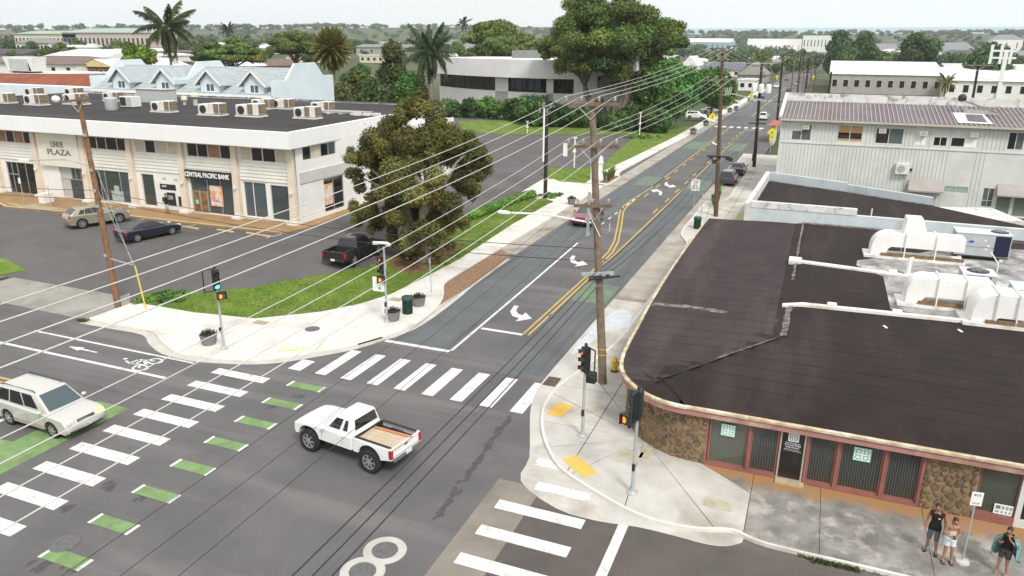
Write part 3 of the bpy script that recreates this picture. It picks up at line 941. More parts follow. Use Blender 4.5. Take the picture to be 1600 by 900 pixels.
def lettering(root, txt, size, mat, loc, face='S', w=None, bold=0.0, name='lettering', spacing=1.0, ext=0.02, rz=0.0, h=None):
    me = text_mesh(txt, size, mat, ext, bold, spacing)
    xs = [v.co.x for v in me.vertices]
    ys = [v.co.y for v in me.vertices]
    k = (w / (max(xs) - min(xs))) if w else 1.0
    kh = (h / (max(ys) - min(ys))) if h else k
    cy = (max(ys) + min(ys)) / 2
    for v in me.vertices:
        x, y, z = v.co.x * k, (v.co.y - cy) * kh, v.co.z
        v.co = (x, -z, y) if face == 'S' else ((z, x, y) if face == 'E' else (x, y, z))
    me.update()
    po = root.matrix_basis.translation if root else Vector((0, 0, 0))
    o = link(name, me, root, tuple(Vector(loc) - po))
    return o
# ================================================================ bank building (two storeys, flat black roof)
wwall = pm('stucco_white', (0.80, 0.79, 0.76), (0.72, 0.71, 0.68), 0.8, 0.9, 0.1, 30)
wsid = pm('siding_cream', (0.74, 0.73, 0.67), (0.66, 0.65, 0.59), 0.7, 0.85)
tanc = pm('column_tan', (0.72, 0.63, 0.52), (0.64, 0.55, 0.45), 0.7, 0.9, 0.1, 30)
fasc = pm('fascia_white', (0.84, 0.84, 0.83), (0.78, 0.78, 0.77), 0.4, 0.85)
rblack = pm('roof_black', (0.040, 0.035, 0.037), (0.026, 0.023, 0.025), 0.3, 0.95, 0.3, 20, c3=(0.062, 0.054, 0.055), s3=0.5, speck=.2, streak=(.08, .5, 1))
alum = flat('aluminium', (0.55, 0.55, 0.54), 0.4, 0.6)
gl_dark = glass('glass_dark', (0.012, 0.012, 0.013))
gl_grey = glass('glass_grey', (0.06, 0.075, 0.08))
gl_green = glass('glass_greenish', (0.05, 0.062, 0.055))
gl_blue = glass('glass_bluish', (0.075, 0.10, 0.115))
curt = pm('curtain_cream', (0.62, 0.58, 0.46), (0.48, 0.45, 0.36), 6, 0.9)
brownp = pm('panel_brown', (0.34, 0.22, 0.12), (0.25, 0.16, 0.09), 2, 0.7)
blackp = flat('panel_black', (0.02, 0.02, 0.021), 0.5)
whitep = flat('white_plain', (0.82, 0.82, 0.80), 0.6)
YB, ZB = 49.6, 1.18
bank = empty('bank_building', (-60, 62, ZB), 0, 'long white two-storey bank building with flat black roof and tan columns', 'building')
TB = TX(YB)
COLX = [-39.15, -44.85, -50.6, -56.55, -62.3, -68.6, -74.2, -80.0, -85.8, -91.6]
LO0, LO1, UP0, UP1 = 1.5, 4.36, 6.2, 7.4
lowh = [(-44.35, -42.0, LO0, 4.5), (-41.55, -39.75, LO0, 4.4), (-50.1, -45.35, 1.4, 4.5), (-55.75, -54.25, LO0, LO1), (-61.7, -56.9, LO0, LO1), (-73.3, -69.2, 1.3, LO1), (-79.4, -75.0, LO0, LO1), (-85, -81, LO0, LO1), (-91, -86.6, LO0, LO1), (-66.0, -62.75, 1.4, 4.32)]
uph = [(COLX[i + 1] + 0.5, COLX[i] - 0.5, UP0, UP1) for i in range(len(COLX) - 1) if i != 4]
wall('wall', bank, TB, -97, -38.9, 0.6, 7.7, lowh + uph, wwall)
MB().box(-97, -39.2, YB + 0.5, 78.2, 0.6, 7.6).build('core', wwall, bank, world=True)
# east side wall
TS = TE(-38.8)
sh = [(50.6, 55.25, 6.4, 7.5), (53.15, 56.1, 1.6, 4.5), (60, 65, 6.4, 7.5), (60.5, 64, 1.6, 4.5)]
wall('wall', bank, TS, YB, 78.3, 0.6, 7.7, sh, wwall)
MB().box(-38.8, -38.72, 49.95, 78, 4.6, 5.5).build('side_band', pm('band_grey', (0.58, 0.57, 0.54), None, 0.7), bank, world=True)
w = window(bank, TS, *sh[0], cols=(0.25, 0.55, 0.78), fm=alum, gm=[gl_dark, curt, gl_dark, gl_grey])
w = window(bank, TS, *sh[1], cols=(0.5,), fm=alum, gm=[gl_dark, gl_dark])
tbox(MB(), TS, 53.25, 54.5, 2.2, 4.0, 0.08, 0.11).build('poster', pm('poster_orange', (0.72, 0.32, 0.12), (0.7, 0.62, 0.55), 1.3, 0.6, lo=.45, hi=.55), w, world=True)
for h in sh[2:]: window(bank, TS, *h, cols=(0.5,), fm=alum, gm=gl_dark)
# columns, siding bands
for i, cx in enumerate(COLX):
    mb = MB()
    wd_ = 0.34
    mb.add([(cx - wd_, YB - 0.45, 1.0), (cx + wd_, YB - 0.45, 1.0), (cx + wd_, YB + 0.02, 1.0), (cx - wd_, YB + 0.02, 1.0),
            (cx - wd_ * .75, YB - 0.25, 7.62), (cx + wd_ * .75, YB - 0.25, 7.62), (cx + wd_ * .75, YB + 0.02, 7.62), (cx - wd_ * .75, YB + 0.02, 7.62)],
           [(3, 2, 1, 0), (4, 5, 6, 7), (0, 1, 5, 4), (1, 2, 6, 5), (2, 3, 7, 6), (3, 0, 4, 7)])
    mb.build('column', tanc, bank, world=True)
    MB().cbox((cx, YB - 0.42, 1.30), (0.9, 0.55, 0.5)).build('column_base', wwall, bank, world=True)
for i in range(len(COLX) - 1):
    if i == 4: continue
    xa, xb = COLX[i + 1] + 0.36, COLX[i] - 0.36
    for k in range(5):
        z = 4.66 + 0.29 * k
        mb = MB()
        mb.add([(xa, YB - 0.09, z), (xb, YB - 0.09, z), (xb, YB - 0.03, z + 0.28), (xa, YB - 0.03, z + 0.28), (xa, YB, z), (xb, YB, z), (xb, YB, z + .28), (xa, YB, z + .28)],
               [(0, 1, 2, 3), (1, 0, 4, 5), (3, 2, 6, 7), (0, 3, 7, 4), (2, 1, 5, 6)])
        mb.build('siding_board', wsid, bank, world=True)
upg = [[curt, gl_dark, gl_dark, curt], [gl_dark, gl_dark, brownp, gl_dark], [curt, gl_dark, curt, curt], [gl_dark, gl_dark, gl_dark, gl_dark], None, [brownp, gl_dark, brownp, gl_dark], [gl_dark, brownp, gl_dark, gl_dark], [gl_dark] * 4, [gl_dark] * 4]
k = 0
for i in range(len(COLX) - 1):
    if i == 4: continue
    window(bank, TB, *uph[k], cols=(0.24, 0.48, 0.76), fm=tanc if i % 2 else wwall, gm=[upg[i][0], upg[i][1], upg[i][2], upg[i][3]], fw=0.09)
    k += 1
window(bank, TB, *lowh[0], cols=(0.42,), fm=wwall, gm=[gl_blue, gl_blue])
window(bank, TB, *lowh[1], cols=(), fm=alum, gm=[gl_grey])
w = window(bank, TB, *lowh[2], cols=(0.385, 0.68), fm=alum, gm=[gl_grey, gl_grey, gl_grey])
d = tbox(MB(), TB, -49.95, -48.3, 1.42, 3.3, 0.02, 0.08).build('door', brownp, bank, world=True)
for (x0, x1) in ((-49.85, -49.2), (-49.05, -48.4)): tbox(MB(), TB, x0, x1, 1.55, 3.2, 0.0, 0.03).build('pane', pm('door_warm', (0.30, 0.17, 0.07), (0.12, 0.07, 0.035), 1.6, 0.15), d, world=True)
for x in (-49.97, -49.13, -48.3): tbox(MB(), TB, x - .05, x + .05, 1.42, 3.34, -0.02, 0.05).build('door_frame', alum, d, world=True)
tbox(MB(), TB, -49.7, -49.35, 2.15, 2.5, -0.01, 0.0).build('notice', pm('notice_green', (0.25, 0.62, 0.42)), d, world=True)
po_ = tbox(MB(), TB, -48.05, -46.7, 2.1, 3.85, 0.05, 0.09).build('poster', pm('poster_orange', (0.72, 0.32, 0.12), (0.7, 0.62, 0.55), 1.3, 0.6), bank, world=True)
tbox(MB(), TB, -47.95, -46.8, 2.5, 2.9, 0.03, 0.05).build('poster_print', pm('print_red', (0.45, 0.06, 0.08), (0.75, 0.72, 0.7), 2.2), po_, world=True)
window(bank, TB, *lowh[3], cols=(), fm=curt, gm=[gl_green])
w = window(bank, TB, *lowh[4], cols=(0.16, 0.30, 0.68), fm=alum, gm=[gl_dark, gl_grey, gl_green, gl_grey])
st = MB()
for (x0, x1, z0, z1) in ((-59.75, -58.3, LO0 + .1, 2.5), (-59.35, -58.75, 2.5, 3.0)): tbox(st, TB, x0, x1, z0, z1, 0.09, 0.115)
st.build('window_display', pm('display_white', (0.45, 0.52, 0.50), (0.3, 0.36, 0.35), 3), w, world=True)
for h in lowh[5:9]:
    window(bank, TB, *h, cols=(0.17, 0.36, 0.64), fm=alum, gm=[gl_dark] * 4)
    tbox(MB(), TB, h[0], h[0] + (h[1] - h[0]) * .36, 3.1, 3.18, 0.05, 0.1).build('transom', alum, bank, world=True)
# entrance bay with the name panel
tbox(MB(), TB, -67.9, -62.65, 4.4, 7.55, -0.35, 0.0).build('sign_panel', pm('panel_cream', (0.72, 0.70, 0.60), (0.66, 0.64, 0.55), 0.8), bank, world=True)
let = flat('letter_grey', (0.20, 0.18, 0.16), 0.5)
lettering(bank, 'LIHUE', 0.8, let, (-65.25, YB - 0.38, 6.45), w=1.6, bold=0.0, h=0.55, spacing=1.15)
lettering(bank, 'PLAZA', 0.8, let, (-65.15, YB - 0.38, 5.75), w=3.0, bold=0.006, h=0.5)
window(bank, TB, *lowh[9], cols=(0.45, 0.62, 0.82), rows=(0.62,), fm=alum, gm=[pm('panel_pale', (0.5, 0.49, 0.45)), gl_grey, gl_grey, gl_dark])
tbox(MB(), TB, -64.7, -63.4, 1.42, 3.2, 0.0, 0.08).build('door', gl_grey, bank, world=True)
MB().box(-65.9, -65.2, 47.0, 48.0, 1.2, 2.2).build('planter_wall', wwall, bank, world=True)
# bank sign and teller machine
sg = tbox(MB(), TB, -50.45, -45.25, 4.42, 5.12, -0.30, -0.02).build('sign_board', blackp, bank, world=True)
o = lettering(bank, 'CENTRAL PACIFIC BANK', 0.5, whitep, (-47.85, YB - 0.33, 4.77), w=4.85, bold=0.012, h=0.42)
tbox(MB(), TB, -53.6, -51.8, 3.12, 3.62, -0.03, 0.0).build('notice_board', blackp, bank, world=True)
lettering(bank, 'ATM', 0.3, whitep, (-53.1, YB - 0.045, 3.42), w=0.5, name='lettering')
fr = tbox(MB(), TB, -53.4, -51.75, 1.35, 2.98, -0.02, 0.0).build('teller_surround', pm('surround_pale', (0.72, 0.75, 0.73)), bank, world=True)
atm = tbox(MB(), TB, -52.9, -51.95, 1.75, 2.9, -0.06, -0.02).build('teller_machine', blackp, bank, world=True)
tbox(MB(), TB, -52.7, -52.2, 2.3, 2.65, -0.075, -0.06).build('screen', flat('screen_grey', (0.3, 0.33, 0.33), 0.3), atm, world=True)
tbox(MB(), TB, -51.62, -51.1, 1.8, 2.62, -0.05, 0.0).build('night_deposit', blackp, bank, world=True)
for x in (-53.2, -51.9): tbox(MB(), TB, x, x + .4, 4.0, 4.2, -0.02, 0.0).build('vent', pm('vent_grey', (0.5, 0.5, 0.48)), bank, world=True)
for cx in COLX: MB().cbox((cx + .05, YB - 0.5, 4.0), (0.14, 0.2, 0.22)).build('wall_light', whitep, bank, world=True)
# roof: fascia band and deck
rp = [(-97.5, 48.35), (-38.25, 48.35), (-40.4, 79.3), (-97.5, 77.6)]
roofb = MB().prism(rp, 7.6, 8.72).build('roof_slab', fasc, bank, world=True)
rin = [(-97.4, 48.75), (-38.7, 48.75), (-40.8, 78.9), (-97.4, 77.2)]
MB().prism(rin, 8.70, 8.76).build('roof_deck', rblack, bank, world=True)
for a, b in ((0, 1), (1, 2), (2, 3)):
    mb = MB()
    mb.prism([rp[a], rp[b], rin[b], rin[a]], 8.72, 8.90)
    mb.build('parapet', fasc, bank, world=True)
tf = pm('tar_flash', (0.05, 0.045, 0.045), (0.3, 0.28, 0.27), 2.0)
mb = MB()
for k in range(240):
    x = -97 + 56 * k / 240
    y = 77.25 + 1.65 * (x + 97.5) / 56.7
    mb.cbox((x, y, 8.9), (random.uniform(.15, .5), 0.12, random.uniform(.04, .16)))
o = mb.build('roof_flashing', tf, bank, world=True); o['kind'] = 'stuff'
# walkway in front
bw = struct('bank_walkway', sheet([(-97, 45.7), (-70, 45.75), (-67.2, 44.6), (-61.5, 45.1), (-57.5, 46.1), (-41.3, 46.5), (-38.2, 46.6), (-37.6, 49.0), (-37.9, 78), (-97, 78)], 0.14, 3.0, skirt=0.3), orange_c)
line('kerb_paint', [(-97, 45.85), (-70, 45.9), (-67.2, 44.75), (-61.5, 45.25), (-57.5, 46.25), (-41.3, 46.65), (-38.3, 46.75)], 0.22, tz(-60, 46) + 0.146, pm('kerb_cream', (0.66, 0.52, 0.27), (0.5, 0.38, 0.2), 2), bw)
mark('ramp_slab', [(-66.6, 44.8), (-62.2, 45.2), (-61.6, 46.2), (-65.9, 46.3)], tz(-64, 45) + 0.147, pm('ramp_tan', (0.42, 0.37, 0.27), (0.33, 0.28, 0.2), 2), bw)
ws = MB().cbox((0, 0, 0.07), (1.75, 0.17, 0.13)).mesh('wheel_stop', pm('stop_yellow', (0.60, 0.46, 0.20), (0.5, 0.38, 0.17), 2), bevel=0.03)
for k, (u, v) in enumerate(((22, 321), (298, 357), (352, 362), (398, 367), (410, 369))):
    p = GT(u, v, 0.02)
    o = link('wheel_stop', ws, None, (p[0], p[1], tz(p[0], p[1]) + 0.02), (0, 0, R(-5)))
    tag(o, 'yellow painted concrete wheel stop at the bank walkway edge', 'wheel stop', 'wheel stops along the bank walkway')
for (u0, v0, u1, v1) in ((281, 356, 312, 350), (416, 372, 440, 366), (120, 345, 100, 335), (60, 330, 80, 322)):
    a, b = GT(u0, v0, .02), GT(u1, v1, .02)
    mb = MB()
    d = Vector((b[0] - a[0], b[1] - a[1])).normalized() * 0.05
    mb.quad((a[0] + d.y, a[1] - d.x, a[2] + .01), (b[0] + d.y, b[1] - d.x, b[2] + .01), (b[0] - d.y, b[1] + d.x, b[2] + .01), (a[0] - d.y, a[1] + d.x, a[2] + .01))
    o = mb.build('bay_line', white_p, lot)
    for p_ in o.data.polygons:
        if p_.normal.z < 0: p_.flip()
# ---- roof air conditioners
acw = pm('ac_white', (0.76, 0.75, 0.71), (0.66, 0.65, 0.61), 3, 0.6)
acg = pm('ac_grey', (0.50, 0.52, 0.52), (0.42, 0.44, 0.44), 2, 0.6)
louv = pm('louvre_tan', (0.36, 0.27, 0.18), (0.26, 0.19, 0.12), 4, 0.7)
dark = flat('dark_metal', (0.03, 0.03, 0.032), 0.6)
def louvred(root, x0, x1, y, z0, z1, n, axis='y'):
    for k in range(n):
        z = z0 + (z1 - z0) * (k + .5) / n
        if axis == 'y': MB().cbox(((x0 + x1) / 2, y - 0.02, z), (x1 - x0, 0.03, (z1 - z0) / n * .62)).build('louvre', louv, root)
        else: MB().cbox((y + 0.02, (x0 + x1) / 2, z), (0.03, x1 - x0, (z1 - z0) / n * .62)).build('louvre', louv, root)
def ac_pair(name, p, label, sx=1.0, grille_side=1):
    r_ = empty(name, p, R(random.uniform(-3, 3)), label, 'air conditioner', 'rooftop units on the black roof', sx)
    MB().box(-1.05, 1.05, -.55, .55, 0, .1).build('base_rail', acw, r_)
    c = MB().box(-0.95, 0.0, -.5, .5, .12, .85).build('casing', acw, r_, bevel=.03)
    MB().lathe([(.30, 0), (.30, .03)], 14).build('fan_guard', dark, c).rotation_euler = (R(90), 0, 0)
    c.children[0].location = (-.48, -.51, .48)
    b = MB().box(0.03, 1.0, -.45, .45, .14, .95).build('blower_box', acw, r_, bevel=.03)
    xs = (0.5, 0.96) if grille_side > 0 else (0.08, .5)
    MB().box(xs[0], xs[1], -.475, -.44, .2, .9).build('grille', dark, r_)
    for k in range(6): MB().box(xs[0] + .02, xs[1] - .02, -.5, -.475, .22 + .115 * k, .30 + .115 * k).build('louvre', louv, r_)
    MB().box(1.0, 1.02, -.4, .4, .2, .9).build('grille', dark, r_)
    for k in range(6): MB().box(1.02, 1.05, -.38, .38, .22 + .115 * k, .30 + .115 * k).build('louvre', louv, r_)
    MB().tube([(-.95, .2, .3), (-1.25, .2, .3), (-1.25, .2, .05)], .04, 6).build('pipe', alum, r_)
    return r_
ZR = 8.77
front = [(8, 161, 'white roof condenser at the far end of the bank roof'), (58, 164, 'white condenser with tan louvres, next to the far end unit'), (120, 163, 'white condenser behind the tan pole crossarm'), (222 + 35, 175, 'white condenser in front of the large grey duct box'), (333, 180, 'white condenser beside the round roof ventilators'), (393, 182, 'white condenser with its grille facing the ventilators'), (481, 185, 'white condenser nearest the bank roof corner')]
for i, (u, v, lb) in enumerate(front): ac_pair('roof_condenser', tuple(G(u, v, ZR)), lb, 1.2 + .06 * (i % 3), 1 if i < 5 else -1)
for i, (u, v, lb) in enumerate(((55, 150, 'small white unit behind the row of bank roof condensers'), (117, 150, 'small white unit behind the pole crossarm'), (178, 158, 'small white unit beside the round drum cooler'), (412, 170, 'rear white unit near the stack of frames'), (505, 175, 'rear white unit near the pipe run'), (443, 170, 'small rear unit between two white condensers'))):
    ac_pair('roof_condenser', tuple(G(u, v, ZR)), lb, 1.15)
p = G(175, 172, ZR)
r_ = empty('drum_cooler', p, 0, 'grey round drum cooler on the black bank roof', 'air conditioner')
MB().lathe([(.55, 0), (.6, .1), (.6, 1.2), (.5, 1.3), (.1, 1.3)], 20).build('drum', acg, r_, smooth=True)
for k in range(5): MB().lathe([(.61, .2 + .2 * k), (.63, .22 + .2 * k), (.61, .24 + .2 * k)], 20, caps=False).build('hoop', alum, r_)
p = G(205, 168, ZR)
r_ = empty('open_condenser', p, 0, 'white condenser with its dark coil side open beside the drum', 'air conditioner')
MB().box(-.9, .9, -.6, .6, .1, 1.2).build('casing', acw, r_, bevel=.03)
MB().box(-.8, .0, -.64, -.6, .25, 1.1).build('coil', dark, r_)
MB().box(.1, .8, -.63, -.6, .25, 1.1).build('access_panel', acg, r_)
p = G(246, 160, ZR)
r_ = empty('duct_box', p, 0, 'large pale grey duct box at the back of the bank roof', 'duct')
MB().box(-2.2, 2.2, -.9, .9, .0, 1.5).build('casing', acg, r_, bevel=.04)
MB().box(-2.3, 2.3, -1.0, 1.0, 1.5, 1.56).build('lid', acg, r_)
MB().tube([(-2.2, 0, .6), (-3.2, 0, .6), (-3.2, 0, .05)], .2, 10).build('elbow', alum, r_)
p = G(306, 165, ZR)
for k, (dx, rr, nm) in enumerate(((-1.6, .34, 'low squat'), (0, .5, 'taller cream'))):
    r_ = empty('roof_ventilator', (p[0] + dx, p[1], ZR), 0, nm + ' round turbine ventilator on the black bank roof', 'ventilator')
    MB().lathe([(rr * .5, 0), (rr * .5, .4 + .4 * k)], 12).build('stack', acg, r_)
    MB().lathe([(rr * .6, .4 + .4 * k), (rr, .55 + .4 * k), (rr, .8 + .4 * k), (rr * .6, .98 + .4 * k), (.05, 1.02 + .4 * k)], 14).build('cap', pm('vent_cream', (0.7, 0.66, 0.52)), r_, smooth=True)
r_ = empty('pipe_run', tuple(G(540, 178, ZR)), 0, 'low rack of pipes and blocks on the bank roof corner', 'pipes')
for k in range(4): MB().tube([(-3.5 + k * .3, -.6 + .4 * k, .25), (2.2 + .2 * k, -.5 + .4 * k, .25)], .05, 6).build('pipe', alum, r_)
for k in range(5): MB().cbox((-3 + 1.4 * k, 0, .1), (.3, 1.6, .18)).build('block', acw if k % 2 else acg, r_)
for k in range(3):
    fr_ = MB()
    x, y = 3 + .0 * k, -.5 + .5 * k
    MB().cbox((3.1 + .9 * (k - 1), -1.2 + .3 * k, .15), (.7, .5, .25)).build('block', acw, r_)
# ================================================================ corner building with the curved brown roof
mauve = pm('frame_mauve', (0.30, 0.125, 0.105), (0.24, 0.10, 0.085), 2, 0.6)
fpink = pm('fascia_pink', (0.42, 0.22, 0.19), (0.33, 0.17, 0.15), 1.5, 0.8, c3=(0.5, 0.36, 0.26), s3=0.8)
edge_m = pm('roof_edge_cream', (0.62, 0.52, 0.36), (0.36, 0.26, 0.16), 2.5, 0.9, c3=(0.75, 0.7, 0.6), s3=1.0)
rbrown = pm('roof_brown', (0.025, 0.0155, 0.0135), (0.014, 0.0088, 0.0078), 0.5, 0.95, 0.45, 25, c3=(0.038, 0.027, 0.024), s3=1.1, speck=.2, streak=(.35, .05, 1))
rcoat = pm('roof_coating', (0.40, 0.39, 0.38), (0.13, 0.125, 0.125), 0.8, 0.9, 0.2, 20, c3=(0.62, 0.61, 0.60), s3=0.5)
wcoat = pm('coating_white', (0.82, 0.81, 0.79), (0.72, 0.70, 0.67), 1.5, 0.8, c3=(0.58, 0.50, 0.38), s3=0.9)
cor = empty('corner_building', (3, 40, 0.13), 0, 'low brown-roofed corner building with rounded end, stone panels and mauve window frames', 'building')
YC = 26.6
wc = smooth_line([(-2.6, 26.6), (-3.5, 26.65), (-4.4, 26.95), (-5.2, 27.5), (-5.9, 28.4), (-6.4, 29.6), (-6.65, 31), (-6.8, 33), (-7.0, 38), (-7.2, 47), (-7.25, 57.5)], 4)
rc = smooth_line([(16, 26.35), (6, 26.35), (-2.6, 26.35), (-3.5, 26.3), (-4.5, 26.5), (-5.4, 27.05), (-6.2, 28.0), (-6.7, 29.2), (-6.95, 31), (-7.1, 34), (-7.3, 38), (-7.5, 47), (-7.5, 58.2)], 3)
mb = MB()
n = len(wc)
mb.add([(x, y, 0.0) for x, y in wc] + [(x, y, 2.3) for x, y in wc], [(i, n + i, n + i + 1, i + 1) for i in range(n - 1)])
o = mb.build('wall', pm('wall_mortar', (0.340, 0.264, 0.170), (0.221, 0.170, 0.116), 2, 0.95), cor, world=True)
MB().box(-6.5, 16, 30.5, 59.8, 0.1, 2.25).build('core', pm('core_dark', (0.05, 0.045, 0.04)), cor, world=True)
MB().box(4.75, 6.42, 26.62, 27.2, 0.1, 2.3).build('wall', MATS['wall_mortar'], cor, world=True)
MB().box(6.42, 16, 26.75, 27.2, 0.1, 2.3).build('wall', pm('wall_red', (0.22, 0.09, 0.075)), cor, world=True)
# stones: a cell pattern, each stone a piece of its own
stone_ms = [pm('stone_a', (0.231, 0.156, 0.088), (0.150, 0.100, 0.057), 4, 0.95, 0.5, 12), pm('stone_b', (0.188, 0.131, 0.083), (0.106, 0.075, 0.048), 4, 0.95, 0.5, 12), pm('stone_c', (0.275, 0.188, 0.100), (0.188, 0.125, 0.070), 4, 0.95, 0.5, 12)]
def stones(parent, smap, s0, s1, z0, z1, nst, seed):
    r = random.Random(seed)
    pts = []
    tries = 0
    while len(pts) < nst and tries < 9000:
        tries += 1
        p = (r.uniform(s0, s1), r.uniform(z0, z1))
        if all((p[0] - q[0]) ** 2 + (p[1] - q[1]) ** 2 > (0.62 * math.sqrt((s1 - s0) * (z1 - z0) / nst)) ** 2 for q in pts): pts.append(p)
    for p in pts:
        cell = [(s0, z0), (s1, z0), (s1, z1), (s0, z1)]
        for q in pts:
            if q is p: continue
            a, b = q[0] - p[0], q[1] - p[1]
            if a * a + b * b > 2.2: continue
            cell = clip_poly(cell, a, b, a * (p[0] + q[0]) / 2 + b * (p[1] + q[1]) / 2, -1)
            if not cell: break
        if len(cell) < 3: continue
        cx, cz = sum(c[0] for c in cell) / len(cell), sum(c[1] for c in cell) / len(cell)
        size = math.sqrt(sum((c[0] - cx) ** 2 + (c[1] - cz) ** 2 for c in cell) / len(cell))
        k = max(0.3, 1 - 0.030 / size)
        dep = r.uniform(0.035, 0.085)
        # cut the corners so that stones are rounded
        rim = []
        m = len(cell)
        for i in range(m):
            A, B = cell[i], cell[(i + 1) % m]
            for t in (0.25, 0.75): rim.append((A[0] + (B[0] - A[0]) * t, A[1] + (B[1] - A[1]) * t))
        m = len(rim)
        mb = MB()
        b0 = [smap(cx + (x - cx) * k, cz + (z - cz) * k, 0.0) for x, z in rim]
        b1 = [smap(cx + (x - cx) * k * .93, cz + (z - cz) * k * .93, dep * .75) for x, z in rim]
        b2 = [smap(cx + (x - cx) * k * .55, cz + (z - cz) * k * .55, dep) for x, z in rim]
        mb.add(b0 + b1 + b2, [(i, (i + 1) % m, m + (i + 1) % m, m + i) for i in range(m)] + [(m + i, m + (i + 1) % m, 2 * m + (i + 1) % m, 2 * m + i) for i in range(m)] + [tuple(range(2 * m, 3 * m))])
        mb.build('stone', r.choice(stone_ms), parent, world=True, smooth=True)
arc = [0.0]
for i in range(1, n): arc.append(arc[-1] + math.hypot(wc[i][0] - wc[i - 1][0], wc[i][1] - wc[i - 1][1]))
def curve_map(s, z, d):
    i = max(0, min(n - 2, next((k for k in range(n - 1) if arc[k + 1] >= s), n - 2)))
    t = (s - arc[i]) / (arc[i + 1] - arc[i])
    a, b = wc[i], wc[i + 1]
    L = math.hypot(b[0] - a[0], b[1] - a[1])
    nx, ny = -(b[1] - a[1]) / L, (b[0] - a[0]) / L
    return (a[0] + (b[0] - a[0]) * t - nx * d * -1 * -1 if False else a[0] + (b[0] - a[0]) * t + nx * d, a[1] + (b[1] - a[1]) * t + ny * d, z)
# outward side of the curve is to the left of travel reversed: test once
tst = curve_map(0.5, 1, 1)
SGN = 1 if tst[1] < 26.6 else -1
stones(o, lambda s, z, d: curve_map(s, z, d * SGN), 0.02, 5.6, 0.14, 2.22, 150, 3)
sw2 = cor.children[2]
stones(sw2, lambda s, z, d: (s, 26.62 - d, z), 4.78, 6.40, 0.14, 2.22, 56, 5)
# glazing
blind_g = glass('glass_blind', (0.030, 0.034, 0.032), 0.08)
blind_s = flat('blind_slat', (0.085, 0.092, 0.085), 0.25, 0, 0.6)
TCn = TX(YC)
def blinds(par, x0, x1, z0, z1):
    mb = MB()
    k = int((x1 - x0) / 0.085)
    for i in range(k):
        x = x0 + (x1 - x0) * (i + .5) / k
        mb.box(x - .014, x + .014, YC + 0.098, YC + 0.103, z0, z1)
    b = mb.build('blinds', blind_s, par, world=True)
    b['kind'] = 'stuff'
PX = [(-2.55, -1.1, 'plain'), (-1.02, -0.02, 'blind'), (1.0, 1.95, 'blind'), (2.05, 3.48, 'blind'), (3.58, 4.68, 'blind')]
for x0, x1, kd in PX:
    w = window(cor, TCn, x0, x1, 0.24, 2.22, (), (), mauve, glass('glass_olive', (0.085, 0.095, 0.075), 0.06) if kd == 'plain' else blind_g, d=0.1, fw=0.07)
    if kd == 'blind': blinds(w, x0 + .08, x1 - .08, 0.32, 2.14)
for x in (-2.62, -1.06, 0.94 + .03, 2.0, 3.53, 4.72): MB().box(x - .045, x + .045, YC - 0.03, YC + 0.2, 0.13, 2.24).build('post', mauve, cor, world=True)
MB().box(-2.65, 0.0, YC - 0.04, YC + 0.2, 0.13, 0.24).build('sill', mauve, cor, world=True)
MB().box(0.92, 4.75, YC - 0.04, YC + 0.2, 0.13, 0.24).build('sill', mauve, cor, world=True)
dr = MB().box(0.06, 0.84, YC + 0.02, YC + 0.06, 0.22, 2.2).build('door', glass('glass_black', (0.012, 0.010, 0.010), 0.08), cor, world=True)
dfm = flat('door_metal', (0.52, 0.48, 0.42), 0.4, 0.4)
for (a0, a1, b0, b1) in ((0.0, 0.06, 0.14, 2.23), (0.84, 0.90, 0.14, 2.23), (0.06, 0.84, 0.14, 0.22), (0.06, .84, 2.19, 2.23)):
    MB().box(a0, a1, YC - 0.02, YC + 0.09, b0, b1).build('door_frame', dfm, dr, world=True)
MB().box(0.0, 1.0, YC - 0.35, YC - 0.03, 0.13, 0.19).build('step', pm('step_cream', (0.5, 0.4, 0.26), (0.4, 0.3, 0.18), 3), cor, world=True)
MB().cbox((0.11, YC - 0.03, 1.25), (0.03, 0.06, 0.2)).build('door_handle', blackp, dr, world=True)
whl = flat('print_white', (0.80, 0.84, 0.82), 0.5)
teal = flat('print_teal', (0.12, 0.42, 0.33), 0.5)
def quilt(par, x0, x1, z0, z1, y, framed):
    # square emblem: four leaf-like quarters in a frame
    b = MB().box(x0, x1, y - 0.004, y, z0, z1).build('emblem', whl, par, world=True)
    cx, cz, s = (x0 + x1) / 2, (z0 + z1) / 2, (x1 - x0)
    kz = (z1 - z0) / s
    mb = MB()
    if framed:
        t = .05 * s
        for (a0, a1, c0, c1) in ((x0, x0 + t, z0, z1), (x1 - t, x1, z0, z1), (x0 + t, x1 - t, z0, z0 + t * kz), (x0 + t, x1 - t, z1 - t * kz, z1)): mb.box(a0, a1, y - .007, y - .004, c0, c1)
    for qx in (-1, 1):
        for qz in (-1, 1):
            P = [(.05, .05), (.22, .07), (.36, .02), (.34, .16), (.40, .28), (.30, .30), (.28, .40), (.16, .34), (.02, .36), (.07, .22)]
            R2 = [(.10, .10), (.22, .12), (.28, .28), (.12, .22)]
            pts = [(cx + qx * a * s * 1.05, y - .0075, cz + qz * c * s * kz * 1.05) for a, c in P]
            m = len(P)
            inn = [(cx + qx * (.2 + (a - .2) * .62) * s * 1.05, y - .0075, cz + qz * (.2 + (c - .2) * .62) * s * kz * 1.05) for a, c in P]
            mb.add(pts + inn, [(i, (i + 1) % m, m + (i + 1) % m, m + i) for i in range(m)])
    mb.build('emblem_print', teal if framed else blackp, b, world=True)
quilt(cor, -2.13, -1.60, 1.46, 1.96, YC + 0.055, True)
quilt(cor, 2.48, 3.07, 1.46, 2.0, YC + 0.055, True)
quilt(cor, 0.27, 0.64, 1.76, 2.08, YC + 0.014, False)
